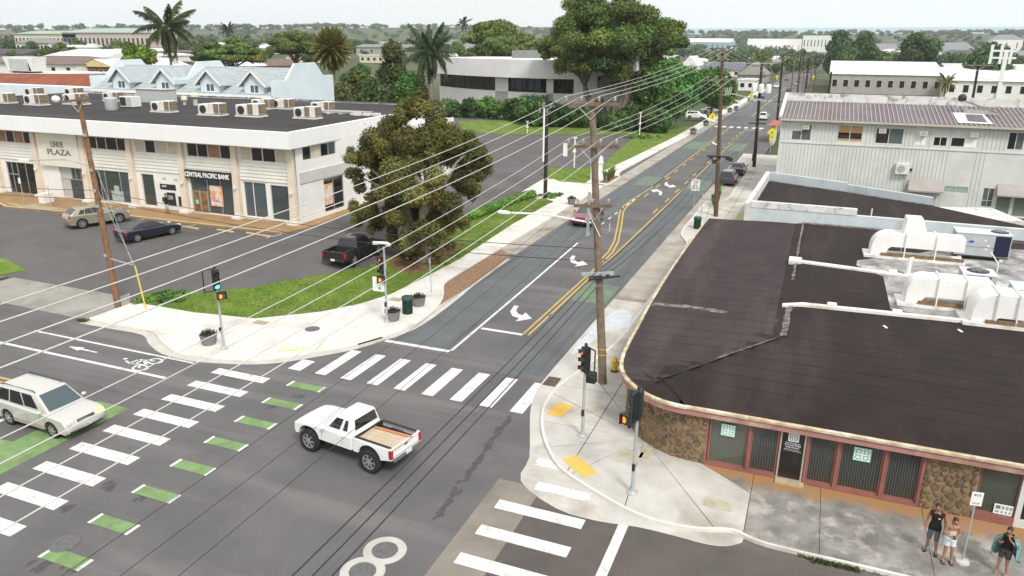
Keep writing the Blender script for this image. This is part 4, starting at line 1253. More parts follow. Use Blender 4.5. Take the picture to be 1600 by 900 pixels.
for txt, z, w_, h_ in (('CATHOLIC', 1.685, 0.52, .06), ('CHARITIES', 1.60, 0.56, .06), ("HAWAI'I", 1.515, 0.45, .06), ('4373 Rice St, Suite 1', 1.43, 0.56, .038), ('www.catholiccharitieshawaii.org', 1.37, 0.62, .03)):
    lettering(cor, txt, 0.1, whl, (0.45, YC + 0.012, z), w=w_, h=h_, ext=0.002)
# east window, poster, white door frame
window(cor, TX(26.7), 6.45, 7.62, 0.42, 2.25, (), (), mauve, glass('glass_moss', (0.060, 0.066, 0.052), 0.06), d=0.0, fw=0.03)
MB().box(6.42, 7.64, 26.55, 26.72, 0.13, 0.42).build('sill', mauve, cor, world=True)
pz = MB().box(7.02, 7.57, 26.64, 26.65, 0.46, 0.84).build('poster', whl, cor, world=True)
for k, (a, b, c) in enumerate(((.05, .18, 'g'), (.22, .3, 'k'), (.34, .42, 'k'), (.45, .53, 'k'))):
    MB().box(7.02 + a, 7.02 + b, 26.633, 26.64, 0.66, .79).build('print', pm('print_green', (0.1, .22, .12)) if c == 'g' else pm('print_grey', (0.35, .36, .36)), pz, world=True)
    MB().box(7.02 + a, 7.02 + b - .02, 26.633, 26.64, 0.52, .6).build('print', pm('print_grey', (0.35, .36, .36)), pz, world=True)
for (a0, a1, b0, b1) in ((7.64, 7.80, 0.13, 2.3), (7.8, 9.0, 0.13, 0.4), (7.8, 9.0, 1.15, 1.25)): MB().box(a0, a1, 26.58, 26.74, b0, b1).build('door_frame', flat('frame_white', (.62, .62, .6), .5), cor, world=True)
MB().box(7.8, 9.0, 26.69, 26.74, 0.4, 2.3).build('door', gl_dark, cor, world=True)
# fascia and roof
n2 = len(rc)
def ring(off, z): return [(x, y, z) for x, y in off]
rin_ = offset_line(rc, 0.0)
mb = MB()
inn = offset_line(rc, -0.28)
mb.add(ring(rc, 2.22) + ring(rc, 2.50), [(i, n2 + i, n2 + i + 1, i + 1) for i in range(n2 - 1)])
mb.add(ring(rc, 2.22) + ring(inn, 2.22), [(i, i + 1, n2 + i + 1, n2 + i) for i in range(n2 - 1)])
mb.build('fascia', fpink, cor, world=True)
out = offset_line(rc, 0.05)
mb = MB()
o2 = offset_line(rc, 0.06) if offset_line(rc, 0.06)[0][1] < rc[0][1] else offset_line(rc, -0.06)
i2 = offset_line(rc, -0.10) if offset_line(rc, -0.10)[0][1] > rc[0][1] else offset_line(rc, 0.10)
mb.add(ring(o2, 2.47) + ring(o2, 2.56) + ring(i2, 2.57), [(i, n2 + i, n2 + i + 1, i + 1) for i in range(n2 - 1)] + [(n2 + i, 2 * n2 + i, 2 * n2 + i + 1, n2 + i + 1) for i in range(n2 - 1)])
mb.build('roof_edge', edge_m, cor, world=True)
RA = np.array(rc[:-1]); RB = np.array(rc[1:])
def edge_d(x, y):
    p_ = np.array([x, y]); d_ = RB - RA
    t_ = np.clip(((p_ - RA) * d_).sum(1) / (d_ * d_).sum(1), 0, 1)
    return float(np.sqrt(((p_ - RA - d_ * t_[:, None]) ** 2).sum(1).min()))
def croof(x, y):
    # edge low, main deck a little higher, crease between
    de = edge_d(x, y)
    if y > 34.6: s = x + 0.6
    else: s = (x + 0.6) * 0.832 - (y - 34.6) * -0.0 if False else ((x + 5.45) * 7.3 - (y - 27.3) * 4.85) / math.hypot(7.3, 4.85)
    z = 2.575 + 0.20 * sst(de / 6.0)
    return z + 0.16 * sst((s + 0.12) / 0.35) * sst(de / 1.2)
mb = sheet([(x, y) for x, y in i2] + [(-7.35, 59.9), (16, 60.0)], 0.0, 1.0, zf=croof)
mb.build('roof_deck', rbrown, cor, world=True, smooth='all')
# older, paler roofing on the street side of the crease
rworn = pm('roof_brown_worn', (0.050, 0.036, 0.036), (0.034, 0.024, 0.025), 0.5, 0.95, 0.45, 25, c3=(0.068, 0.052, 0.052), s3=1.1, speck=.2, streak=(.35, .05, 1))
wp = [p_ for p_ in i2 if p_[0] < -5.3 and p_[1] > 27.1] + [(-7.3, 59.8), (-.7, 59.8), (-.7, 47), (-.7, 34.5), (-3, 30.4)]
sheet(wp, .006, 1.0, zf=croof).build('worn_roofing', rworn, cor, world=True, smooth='all')
# laps of the rolled roofing
lap = pm('roof_lap', (0.046, 0.033, 0.030), (0.018, 0.012, 0.011), 2, .95)
for yy in [28.3 + 1.02 * k for k in range(31)]:
    x0 = min((p_[0] for p_ in i2 if abs(p_[1] - yy) < 1.6), default=-7.3) + .25
    q_ = [(x0 + (15.8 - x0) * k / 24, yy + .01 * math.sin(k * 2.1 + yy)) for k in range(25)]
    mb = MB()
    mb.add([(x, y, croof(x, y) + .014) for x, y in q_] + [(x, y + .028, croof(x, y + .028) + .014) for x, y in q_], [(k, k + 1, 26 + k, 25 + k) for k in range(24)])
    mb.build('roof_lap', lap, cor, world=True)
# pale strips: highlight painted along the crease, worn streaks along the run-off
streak = pm('roof_wear', (0.27, 0.235, 0.22), (0.075, 0.06, 0.056), 3.0, 0.95, lo=.38, hi=.62)
def roof_strip(pts, w, mat, off=0.02, seed=1, name='roof_wear', jag=0.5):
    r = random.Random(seed)
    q = smooth_line(pts, 10)
    L = offset_line(q, w / 2)
    Rr = offset_line(q, -w / 2)
    m = len(q)
    for A in (L, Rr):
        for i in range(m):
            A[i] = (A[i][0] + r.uniform(-jag, jag) * w, A[i][1] + r.uniform(-jag, jag) * w)
    mb = MB()
    mb.add([(x, y, croof(x, y) + off) for x, y in L] + [(x, y, croof(x, y) + off) for x, y in Rr], [(i, m + i, m + i + 1, i + 1) for i in range(m - 1)])
    o = mb.build(name, mat, cor, world=True)
    for p_ in o.data.polygons:
        if p_.normal.z < 0: p_.flip()
roof_strip([(-0.55, 34.5), (-1.6, 32.7), (-3.0, 30.6)], 0.12, streak, 0.015, 2, jag=.25)
roof_strip([(-0.45, 34.6), (-0.45, 37), (-0.4, 39.0)], 0.30, streak, 0.02, 3, jag=.2)
roof_strip([(-0.45, 44), (-0.45, 47), (-0.4, 60)], 0.16, streak, 0.02, 4, jag=.2)
roof_strip([(-7.1, 37.6), (-5.2, 37.7), (-3.4, 37.2)], 0.45, streak, 0.012, 5, jag=.25)
roof_strip([(-0.5, 59.6), (6, 59.5), (15.5, 59.2)], 0.3, streak, 0.015, 6, jag=.3)
# grey-white coated area round the units
cp = [tuple(G(u, v, 2.9)[:2]) for u, v in ((1339, 408), (1338, 416), (1380, 434), (1391, 484), (1498, 506), (1600, 520), (1600, 392), (1500, 384), (1440, 396))]
mb = sheet(cp, 0.02, 1.0, zf=croof)
mb.build('roof_coating', rcoat, cor, world=True)
# raised seam kerbs across the roof
def seam(p, q, w, h):
    mb = MB()
    k = 14
    mb2 = []
    for i in range(k + 1):
        t = i / k
        x, y = p[0] + (q[0] - p[0]) * t, p[1] + (q[1] - p[1]) * t
        z = croof(x, y) + 0.01
        mb2.append(((x, y - w / 2, z), (x, y - w / 2, z + h), (x, y + w / 2, z + h), (x, y + w / 2, z)))
    vs = [v for s in mb2 for v in s]
    fs = []
    for i in range(k):
        for j in range(3): fs.append((i * 4 + j, (i + 1) * 4 + j, (i + 1) * 4 + j + 1, i * 4 + j + 1))
    fs += [(0, 1, 2, 3), (k * 4 + 3, k * 4 + 2, k * 4 + 1, k * 4)]
    mb.add(vs, fs)
    return mb.build('roof_seam', wcoat, cor, world=True)
seam((-0.75, 39.2), (13, 40.2), 0.34, 0.14)
seam((-0.4, 48.0), (5.4, 47.2), 0.50, 0.10)
seam((5.4, 47.2), (13.5, 46.5), 0.30, 0.10)
MB().cbox((-0.5, 48.1, 2.95), (0.75, 0.9, 0.34)).build('seam_block', wcoat, cor, world=True, bevel=.05)
for (x, y) in ((4.9, 47.5), (1.6, 39.6), (4.6, 39.75)): MB().cbox((x, y, croof(x, y) + .12), (0.45, 0.5, 0.2)).build('seam_block', wcoat, cor, world=True, bevel=.03)
for (u, v) in ((1383, 512), (1500, 518)):
    p = G(u, v, 2.9)
    MB().cbox((p[0], p[1], croof(p[0], p[1]) + .01), (.12, .35, .02), R(20)).build('patch', wcoat, cor, world=True)
# ---- roof plant: each unit a thing
acgr = pm('unit_grey', (0.46, 0.48, 0.50), (0.40, 0.42, 0.44), 1.5, 0.5)
actop = pm('unit_top', (0.66, 0.70, 0.72), (0.58, 0.62, 0.64), 1.5, 0.5)
coilm = pm('coil_blue', (0.014, 0.018, 0.055), (0.010, 0.012, 0.035), 20, 0.5)
blue_b = flat('badge_blue', (0.03, 0.10, 0.45), 0.4)
def roof_unit(name, loc, w, d, h, label, coil, fan, badge):
    r_ = empty(name, loc, R(1), label, 'air conditioner')
    for x in (-w * .38, w * .38):
        for y in (-d * .38, d * .38): MB().cbox((x, y, .1), (.22, .3, .2)).build('foot', wcoat, r_)
    MB().box(-w / 2, w / 2, -d / 2, d / 2, .2, .27).build('base_rail', dark, r_)
    c = MB().box(-w / 2, w / 2, -d / 2, d / 2, .27, h).build('casing', acgr, r_, bevel=.02)
    MB().box(-w / 2 - .03, w / 2 + .03, -d / 2 - .03, d / 2 + .03, h, h + .05).build('lid', actop, r_)
    x0, x1, z0, z1 = coil
    MB().box(x0, x1, -d / 2 - .012, -d / 2, z0, z1).build('coil', coilm, r_)
    if x1 < w / 2: MB().box(-w / 2, w / 2, -d / 2 - .006, -d / 2, h * .5, h * .51).build('panel_seam', dark, r_)
    f = MB().lathe([(fan[2], 0), (fan[2], .03), (fan[2] * .9, .05), (fan[2] * .2, .07)], 22, (fan[0], fan[1], h + .05)).build('fan_shroud', dark, r_)
    for k in range(4): MB().cbox((fan[0], fan[1], h + .115), (fan[2] * 1.8, .02, .012), R(45 * k)).build('guard_bar', acgr, f)
    if badge: MB().lathe([(.16, 0), (.16, .012)], 16).build('badge', blue_b, r_).matrix_basis = Matrix.Translation((badge[0], -d / 2 - .002, badge[1])) @ Matrix.Rotation(R(90), 4, 'X') @ Matrix.Diagonal((1, .45, 1, 1))
    if badge:
        for k, (dx, dz) in enumerate(((.75, .12), (.95, -.2), (.85, -.42))): MB().cbox((badge[0] + dx, -d / 2 - .01, badge[1] + dz), (.12, .02, .09)).build('sticker', whitep, r_)
    return r_
def onroof(u, v):
    p = G(u, v, 2.9)
    return (p[0], p[1], croof(p[0], p[1]) + 0.025)
p = onroof(1530, 408); roof_unit('packaged_unit', (p[0], p[1] + .7, p[2]), 3.0, 1.5, 1.65, 'large grey packaged air unit with blue badge and dark coil on the brown roof', (.62, 1.44, .32, 1.6), (.95, .1, .5), (-.65, 1.15))
p = onroof(1522, 477); roof_unit('condensing_unit', (p[0], p[1] + .65, p[2]), 1.5, 1.4, 1.55, 'square grey condensing unit with dark blue coil, beside the white ducts', (-.55, .5, .85, 1.5), (0, .05, .52), None)
p = onroof(1612, 508); roof_unit('packaged_unit', (p[0] + .2, p[1] + .6, p[2]), 2.4, 1.4, 1.65, 'grey packaged air unit beside the round white elbow duct', (.6, 1.15, .3, 1.5), (.6, 0, .45), (-.8, 1.15))
duct_w = pm('duct_white', (0.84, 0.84, 0.82), (0.78, 0.77, 0.75), 1.2, 0.7)
rust = pm('rust_wood', (0.26, 0.17, 0.10), (0.15, 0.095, 0.055), 3, 0.95)
def duct(label, loc, L, wy, zlo, zhi, hood=None, elbow=0.9, skirtw=0.4):
    r_ = empty('roof_duct', loc, R(2), label, 'duct')
    MB().box(-.35, L, -wy * .62, wy * .62, 0, .16).build('curb', wcoat, r_)
    MB().box(.6, L - .1, -wy * .58, -wy * .42, .16, .34).build('sleeper', rust, r_)
    # rounded elbow
    mb = MB()
    prof = []
    k = 8
    pts = []
    for i in range(k + 1):
        a = R(180 - 90 * i / k)
        pts.append((elbow + elbow * math.cos(a) - elbow + .0, zhi - elbow + elbow * math.sin(a)))
    poly = [(0.0 - .0, .16)] + [(x + elbow - elbow, z) for x, z in [(elbow + elbow * math.cos(R(180 - 90 * i / k)) - 0.0, zhi - elbow + elbow * math.sin(R(180 - 90 * i / k))) for i in range(k + 1)]] + [(L * .97, zhi), (L * .97, zlo), (elbow * 1.15, zlo), (elbow, zlo - .12), (elbow * .85, .16)]
    m = len(poly)
    mb.add([(x, -wy / 2, z) for x, z in poly] + [(x, wy / 2, z) for x, z in poly], [tuple(range(m)), tuple(range(2 * m - 1, m - 1, -1))] + [(i, m + i, m + (i + 1) % m, (i + 1) % m) for i in range(m)])
    b = mb.build('duct_body', duct_w, r_, bevel=.03)
    for x in (L * .36, L * .68):
        for y in (-wy * .56, wy * .56): MB().bar((x, y, .1), (x, y, zhi + .06), .06).build('strut', duct_w, r_)
        MB().bar((x, -wy * .56, zhi + .05), (x, wy * .56, zhi + .05), .06).build('strut', duct_w, r_)
    if hood:
        mb = MB()
        x0, x1, zt = hood
        mb.add([(x0, -wy * .5, zhi - .2), (x1 + .35, -wy * .5, zhi - .2), (x1 + .35, wy * .5, zhi - .2), (x0, wy * .5, zhi - .2), (x0 + .1, -wy * .4, zt), (x1 - .1, -wy * .4, zt), (x1 - .1, wy * .5, zt), (x0 + .1, wy * .5, zt)], [(3, 2, 1, 0), (4, 5, 6, 7), (0, 1, 5, 4), (1, 2, 6, 5), (2, 3, 7, 6), (3, 0, 4, 7)])
        mb.build('hood', duct_w, r_)
    return r_
p = onroof(1358, 404); duct('long white duct with tall hood leading to the large packaged unit', (p[0], p[1] + .9, p[2]), 5.3, 1.3, .75, 1.6, (1.7, 2.8, 2.6), 1.0)
p = onroof(1412, 480); duct('short white duct with elbow beside the square condensing unit', (p[0], p[1] + .8, p[2]), 3.9, 1.3, .55, 1.55, None, .8)
p = onroof(1514, 508); duct('bulky round-shouldered white duct at the roof seam end', (p[0], p[1] + .7, p[2]), 2.7, 1.5, .45, 1.6, None, 1.0)
r_ = empty('roof_vent_pipe', onroof(1418, 430), 0, 'white gooseneck vent pipe standing by the roof ducts', 'vent pipe')
MB().tube([(0, 0, 0), (0, 0, .7), (.05, 0, .9), (.2, 0, .95)], [.13, .13, .15, .13], 10).build('pipe', duct_w, r_, smooth=True)
MB().lathe([(.2, 0), (.2, .06)], 12).build('flange', wcoat, r_)
r_ = empty('conduit_run', onroof(1388, 442), 0, 'thin white conduit bent over the coated roof area', 'conduit')
MB().tube([(0, 0, .1), (0, 0, .45), (2.2, -.1, .5), (2.2, -.1, .05)], .035, 6).build('pipe', duct_w, r_)
MB().tube([(5.2, 2.8, 1.6), (5.2, .6, 1.5), (5.2, .5, .1)], .03, 6).build('pipe', duct_w, r_)
# ================================================================ pale parapet building behind
pblue = pm('parapet_blue', (0.62, 0.68, 0.70), (0.54, 0.60, 0.62), 0.6, 0.9, c3=(0.46, 0.50, 0.50), s3=0.5)
pw_ = pm('coping_white', (0.74, 0.74, 0.72), (0.60, 0.59, 0.57), 1.2, 0.9, c3=(0.3, 0.29, 0.27), s3=1.4)
ZP = 4.05
par = empty('parapet_building', (3, 68, 0.0), 0, 'low pale blue parapet building with sunken dark brown roof', 'building')
A = G(1197, 268, ZP); B = G(1325, 285, ZP); C = G(1458, 305, ZP)
fl_ = (-4.75, 60.15)
MB().prism([(-4.75, 60.05), (-4.4, 60.05), (A[0] + .4, A[1]), (A[0], A[1])], 0, ZP).build('parapet', pw_, par, world=True)
MB().box(-4.4, 18, 60.12, 60.5, 0, 3.72).build('wall', pblue, par, world=True)
MB().box(-4.38, 3.2, 60.08, 60.55, 3.73, 4.2).build('parapet', pw_, par, world=True)
MB().prism([(A[0] + .4, A[1] - .35), (B[0], B[1] - .35), (B[0], B[1]), (A[0] + .4, A[1])], 0, ZP).build('parapet', pblue, par, world=True)
MB().prism([(B[0], B[1] - .3), (C[0], C[1] - .35), (C[0], C[1]), (B[0], B[1])], 0, ZP - .15).build('parapet', pblue, par, world=True)
dk = [(-4.4, 60.45), (18, 60.45), (C[0] + 4.5, C[1] - 5), (C[0], C[1] - .3), (B[0], B[1] - .3), (A[0] + .35, A[1] - .3)]
MB().prism(dk, 0, 3.25).build('roof_deck', rbrown, par, world=True)
MB().prism([(C[0], C[1]), (C[0] + 3.0, C[1] - 4), (C[0] + 6, C[1] - 3.2), (C[0] + 4.6, C[1] + 1.5)], 0, 3.1).build('lean_to', pw_, par, world=True)
MB().tube([(4.3, 62, 3.2), (4.3, 62, 4.0)], .05, 6).build('vent', whitep, par, world=True)
mb = MB()
r = random.Random(8)
for k in range(110):
    t = r.random()
    P = A + (C - A) * t
    mb.cbox((P[0], P[1] - .45 + (B[1] - (A[1] + (C[1] - A[1]) * .5)) * 0, 3.27), (r.uniform(.1, .5), r.uniform(.05, .2), .03))
o = mb.build('roof_flashing', tf, par, world=True); o['kind'] = 'stuff'
# pale green paved strip beside it
pv = struct('paved_strip', MB().prism([(-6.6, 59), (-4.8, 59), (-5.0, 80), (-6.4, 80)], 0.05, 0.15), pm('paving_green', (0.40, 0.42, 0.24), (0.32, 0.34, 0.20), 0.8, 0.9))
# ================================================================ grey board building with metal roof
ZG = lambda z105: 15.5 + (z105 - 15.5) * 86 / 105
YG = 86.0
bd = pm('board_grey', (0.66, 0.67, 0.64), (0.58, 0.59, 0.57), 0.5, 0.85, c3=(0.55, 0.55, 0.53), s3=0.3)
gb = empty('board_building', (8, 90, 0), 0, 'grey board-clad two-storey building with ribbed metal roof and window air conditioners', 'building')
XG0, XG1 = -4.0, 26.0
ZE = 8.35
TG = TX(YG)
k_ = 86 / 105.0
W = [(-3.49, -1.11, 4.13, 6.25), (1.97, 4.9, 4.25, 6.29), (6.36, 9.5, 4.2, 6.19), (10.82, 12.2, 4.25, 6.1), (12.79, 14.3, 4.25, 6.17), (14.66, 17.6, 4.26, 6.2), (20.52, 22.19, 4.24, 6.29)]
Wh = [(a * k_, b * k_, ZG(c), ZG(d)) for a, b, c, d in W]
low = [(12.15, 14.35, 1.75, 2.45), (15.6, 16.6, .6, 2.5), (16.9, 18.1, -.1, 2.35), (18.4, 20.5, -.1, 2.35)]
wall('wall', gb, TG, XG0, XG1, -0.3, ZE, Wh + low, bd, 0.2)
MB().box(XG0 + .05, XG1, YG + 0.3, 110, -.3, ZE - .05).build('core', bd, gb, world=True)
MB().box(XG0, XG0 + .04, YG, 110, -.3, ZE).build('side_wall', bd, gb, world=True)
bdj = pm('board_joint', (0.40, 0.41, 0.40), (0.33, 0.34, 0.33), 1)
bat_u = MB().box(-.016, .016, -.02, 0, 0, ZE - 6.02).mesh('batten', bdj)
bat_l = MB().box(-.016, .016, -.02, 0, 0, 5.9).mesh('batten', bdj)
nb = int((XG1 - XG0) / 0.36)
for i in range(nb):
    x = XG0 + 0.1 + 0.36 * i
    if x > 20: break
    if not any(a - .05 < x < b + .05 for a, b, c, d in Wh): link('batten', bat_u, gb, (x - 8, YG - 90, 6.0))
    if x < 12 or (14.45 < x < 15.5): link('batten', bat_l, gb, (x - 8, YG - 90, 0.05))
MB().box(XG0 - .05, XG1, YG - 0.07, YG, 5.9, 6.02).build('ledge', bd, gb, world=True)
wf = pm('frame_pale', (0.66, 0.66, 0.62), None, 2)
gl_mid = glass('glass_mid', (0.10, 0.12, 0.12), 0.1)
shade_o = pm('shade_orange', (0.52, 0.30, 0.14), (0.46, 0.27, 0.13), 2)
specs = [((.5,), [gl_mid, gl_mid]), ((.5,), [gl_dark, gl_dark]), ((.48,), [gl_dark, gl_mid]), ((.5,), [whitep, whitep]), ((.5,), [gl_dark, gl_dark]), ((.5,), [gl_dark, whitep]), ((.5,), [gl_dark, gl_mid])]
for i, (h, (cl_, gm_)) in enumerate(zip(Wh, specs)):
    w = window(gb, TG, *h, cols=cl_, fm=wf, gm=gm_, d=0.05, fw=0.07)
    a, b, c, d = h
    if i in (1, 4, 5):
        tbox(MB(), TG, a + .08, b - .08, c + (d - c) * .55, d - .08, 0.02, 0.05).build('blind', shade_o if i == 1 else wf, w, world=True)
        if i == 1: tbox(MB(), TG, a + .08, b - .08, c + .06, c + (d - c) * .18, 0.03, 0.05).build('shelf', shade_o, w, world=True)
    if i == 0: tbox(MB(), TG, a + .08, (a + b) / 2 - .03, c + (d - c) * .55, d - .08, 0.02, 0.05).build('blind', wf, w, world=True)
for (i, fx) in ((0, .70), (2, .22), (3, .55), (5, .78)):
    a, b, c, d = Wh[i]
    x = a + (b - a) * fx
    u = MB().box(x - .33, x + .33, YG - .35, YG + .1, d - .55, d - .08).build('window_air_conditioner', acw, gb, world=True)
    MB().box(x - .27, x + .27, YG - .36, YG - .35, d - .49, d - .14).build('grille', pm('grille_grey', (.42, .42, .4)), u, world=True)
window(gb, TG, *low[0], cols=(.5,), fm=wf, gm=pm('glass_sage', (.33, .42, .38), (.3, .38, .35), 1, .1), d=.05)
window(gb, TG, *low[1], cols=(.5,), rows=(.33,), fm=wf, gm=gl_mid, d=.05)
sd_ = pm('door_sage', (.20, .22, .19), (.17, .19, .165), 1)
for h in low[2:]:
    tbox(MB(), TG, *h, 0.05, .1).build('door', sd_, gb, world=True)
    tbox(MB(), TG, h[0] - .08, h[0], h[2], h[3], -.02, .1).build('door_frame', wf, gb, world=True)
for (x0, x1, z0, z1) in ((8.9, 12.1, 1.9, 2.9), (16.7, 21, 2.0, 2.95)):
    mb = MB()
    mb.add([(x0, YG - .9, z0), (x1, YG - .9, z0), (x1, YG, z1), (x0, YG, z1), (x0, YG - .9, z0 - .15), (x1, YG - .9, z0 - .15), (x0, YG, z0 - .1), (x1, YG, z0 - .1)], [(0, 1, 2, 3), (4, 5, 1, 0), (0, 3, 6, 4), (1, 5, 7, 2), (6, 7, 5, 4)])
    mb.build('awning', pm('awning_taupe', (.40, .36, .34), (.35, .32, .30), 1), gb, world=True)
# wall condenser
u = MB().box(7.5, 8.75, YG - .5, YG - .05, 3.35, 4.45).build('wall_condenser', acw, gb, world=True, bevel=.03)
f_ = MB().lathe([(.36, 0), (.36, .03)], 18).build('fan_guard', pm('grille_grey', (.42, .42, .4)), u)
f_.matrix_basis = Matrix.Translation((8.0 - 8, YG - .5 - 90, 3.9)) @ Matrix.Rotation(R(90), 4, 'X')
MB().box(8.85, 9.05, YG - .2, YG, 3.7, 3.95).build('switch_box', blackp, gb, world=True)
MB().tube([(8.6, YG - .1, 3.4), (8.6, YG - .1, .5)], .04, 6).build('pipe', wf, gb, world=True)
MB().tube([(XG0 + .05, YG - .08, 0), (XG0 + .05, YG - .08, 8.3)], .07, 6).build('downpipe', wf, gb, world=True)
# roof
rm = pm('metal_roof', (0.205, 0.175, 0.185), (0.135, 0.115, 0.122), 0.5, 0.6, metal=0.2, c3=(0.16, 0.085, 0.085), s3=0.25)
rr_ = pm('metal_rib', (0.44, 0.42, 0.42), (0.34, 0.32, 0.32), 1, 0.6)
YR0, YR1, ZR1 = YG - .55, 94.0, 9.73
mb = MB()
mb.add([(XG0, YR0, ZE + .05), (XG1, YR0, ZE + .05), (XG1, YR1, ZR1), (XG0, YR1, ZR1), (XG0, YR0, ZE - .05), (XG1, YR0, ZE - .05), (XG1, YR1, ZR1 - .1), (XG0, YR1, ZR1 - .1)], [(0, 1, 2, 3), (4, 5, 1, 0), (7, 6, 5, 4), (0, 3, 7, 4)])
rf = mb.build('roof', rm, gb, world=True)
sl = math.atan2(ZR1 - ZE - .05, YR1 - YR0)
Lr = math.hypot(ZR1 - ZE - .05, YR1 - YR0)
rib = MB().box(-.035, .035, 0, Lr, 0, .06).mesh('roof_rib', rr_)
for i in range(int((20.5 - XG0) / .42)):
    link('roof_rib', rib, rf, (XG0 + .25 + .42 * i - 8, YR0 - 90, ZE + .055), (sl, 0, 0))
MB().box(XG0 - .1, XG1, YR0 - .12, YR0, ZE - .12, ZE + .06).build('roof_gutter', pm('gutter_cream', (.55, .5, .42), (.45, .4, .33), 1.5), gb, world=True)
MB().box(XG0 - .3, XG1, YR1, YR1 + .3, 8, 10.6).build('parapet', pw_, gb, world=True)
mb = MB()
mb.add([(XG0 - .3, YG - .3, 8.5), (XG0 + .02, YG - .3, 8.5), (XG0 + .02, YR1, 8.5), (XG0 - .3, YR1, 8.5), (XG0 - .3, YG - .3, 8.75), (XG0 + .02, YG - .3, 8.75), (XG0 + .02, YR1, 10.6), (XG0 - .3, YR1, 10.6)], [(3, 2, 1, 0), (4, 5, 6, 7), (0, 1, 5, 4), (1, 2, 6, 5), (2, 3, 7, 6), (3, 0, 4, 7)])
mb.build('parapet', pw_, gb, world=True)
MB().box(XG0, XG1, YR1 + .3, 110, ZE - .2, 9.6).build('roof_flat', pw_, gb, world=True)
# pale patch and skylight on the metal roof
for (u0, u1, v0, v1, m_) in ((1488, 1545, 178, 194, wcoat),):
    P = [GY(u, v, 88.5) for u, v in ((u0, v1), (u1, v1), (u1 + 2, v0), (u0 - 4, v0))]
    def onr(u, v):
        d = pray(u, v)
        # intersect the sloping roof plane
        s_ = (ZR1 - ZE - .05) / (YR1 - YR0)
        t = (ZE + .05 - s_ * YR0 - CAM_H) / (d[2] - s_ * d[1])
        return C0 + d * t
    q = [onr(u, v) + np.array([0, 0, .08]) for u, v in ((1497, 193), (1552, 195), (1535, 178), (1488, 177))]
    MB().quad(*[tuple(x) for x in q]).build('roof_patch', m_, rf, world=False).location = (-8, -90, 0)
    q = [onr(u, v) + np.array([0, 0, .10]) for u, v in ((1512, 191), (1543, 193), (1534, 181), (1508, 180))]
    MB().quad(*[tuple(x) for x in q]).build('skylight', rm, rf).location = (-8, -90, 0)
q = onr(1500, 177)
r_ = empty('roof_winch', tuple(q), 0, 'black drum vent on a thin metal frame on the ribbed roof', 'vent')
for dx, dy in ((-.4, 0), (.4, 0), (-.4, .8), (.4, .8)): MB().bar((dx, dy, -.1), (dx, dy, 1.2), .05).build('strut', alum, r_)
MB().bar((-.5, 0, 1.2), (.5, 0, 1.2), .05).build('strut', alum, r_)
MB().ball((0, .3, 1.5), (.42, .36, .42), 14, 8).build('drum', blackp, r_, smooth='all')
MB().bar((.3, .3, 1.2), (3.1, -.9, .25), .14).build('arm', pm('arm_wood', (.3, .25, .21)), r_)
for k in range(6): MB().bar((.4, -1.4 + .3 * k, .12 + .05 * k), (3.1, -1.4 + .3 * k, .12 + .05 * k), .05).build('rack_bar', alum, r_)
# ================================================================ blue-grey gabled building behind the bank
pbl = pm('clap_blue', (0.672, 0.756, 0.792), (0.600, 0.684, 0.720), 0.4, 0.85)
shn = pm('shingle_grey', (0.40, 0.44, 0.45), (0.32, 0.36, 0.37), 1.2, 0.95, 0.3, 8)
bl = empty('gabled_building', (-85, 90, 2), 0, 'pale blue clapboard building with grey shingle roof, four dormers and stepped end parapets', 'building')
XW = -68.6
prof = [(84.3, 2), (84.3, 10.7), (87.2, 10.7), (89.3, 12.85), (93.9, 12.95), (95.7, 11.1), (98.1, 11.1), (98.1, 2)]
def yz_wall(x0, x1, prof, name, mat, root):
    m = len(prof)
    mb = MB()
    mb.add([(x0, y, z) for y, z in prof] + [(x1, y, z) for y, z in prof], [tuple(range(m)), tuple(range(2 * m - 1, m - 1, -1))] + [(i, m + i, m + (i + 1) % m, (i + 1) % m) for i in range(m)])
    return mb.build(name, mat, root, world=True)
for xx in (XW, -85.9, -101.9):
    e = yz_wall(xx - .35, xx, prof, 'end_parapet', pbl, bl)
if True:
    e = bl.children[0]
    for k in range(17):
        z = 8.2 + .28 * k
        y0, y1 = 84.35, 98.05
        if z > 10.7: y0 = 87.2 + (z - 10.7) * (2.1 / 2.15)
        if z > 11.1: y1 = 95.7 - (z - 11.1)
        if z + .04 < 12.8: MB().box(XW, XW + .02, y0 + .05, y1 - .05, z, z + .03).build('clapboard', pbl, e, world=True)
MB().box(-140, XW - .3, 84.6, 97.8, 2, 8.9).build('wall', pbl, bl, world=True)
mb = MB()
mb.add([(-102, 84.0, 8.7), (XW - .2, 84.0, 8.7), (XW - .2, 91.0, 12.2), (-102, 91.0, 12.2), (XW - .2, 98, 8.7), (-102, 98, 8.7)], [(0, 1, 2, 3), (3, 2, 4, 5)])
rfb = mb.build('roof', shn, bl, world=True)
MB().box(-102, XW - .2, 83.85, 84.05, 8.45, 8.75).build('eave_gutter', fasc, bl, world=True)
for k in range(9):
    t = (k + .5) / 9
    y, z = 84 + 7 * t, 8.7 + 3.5 * t
    MB().bar((-101.8, y, z + .02), (XW - .4, y, z + .02), .05, .03).build('shingle_course', shn, rfb, world=True)
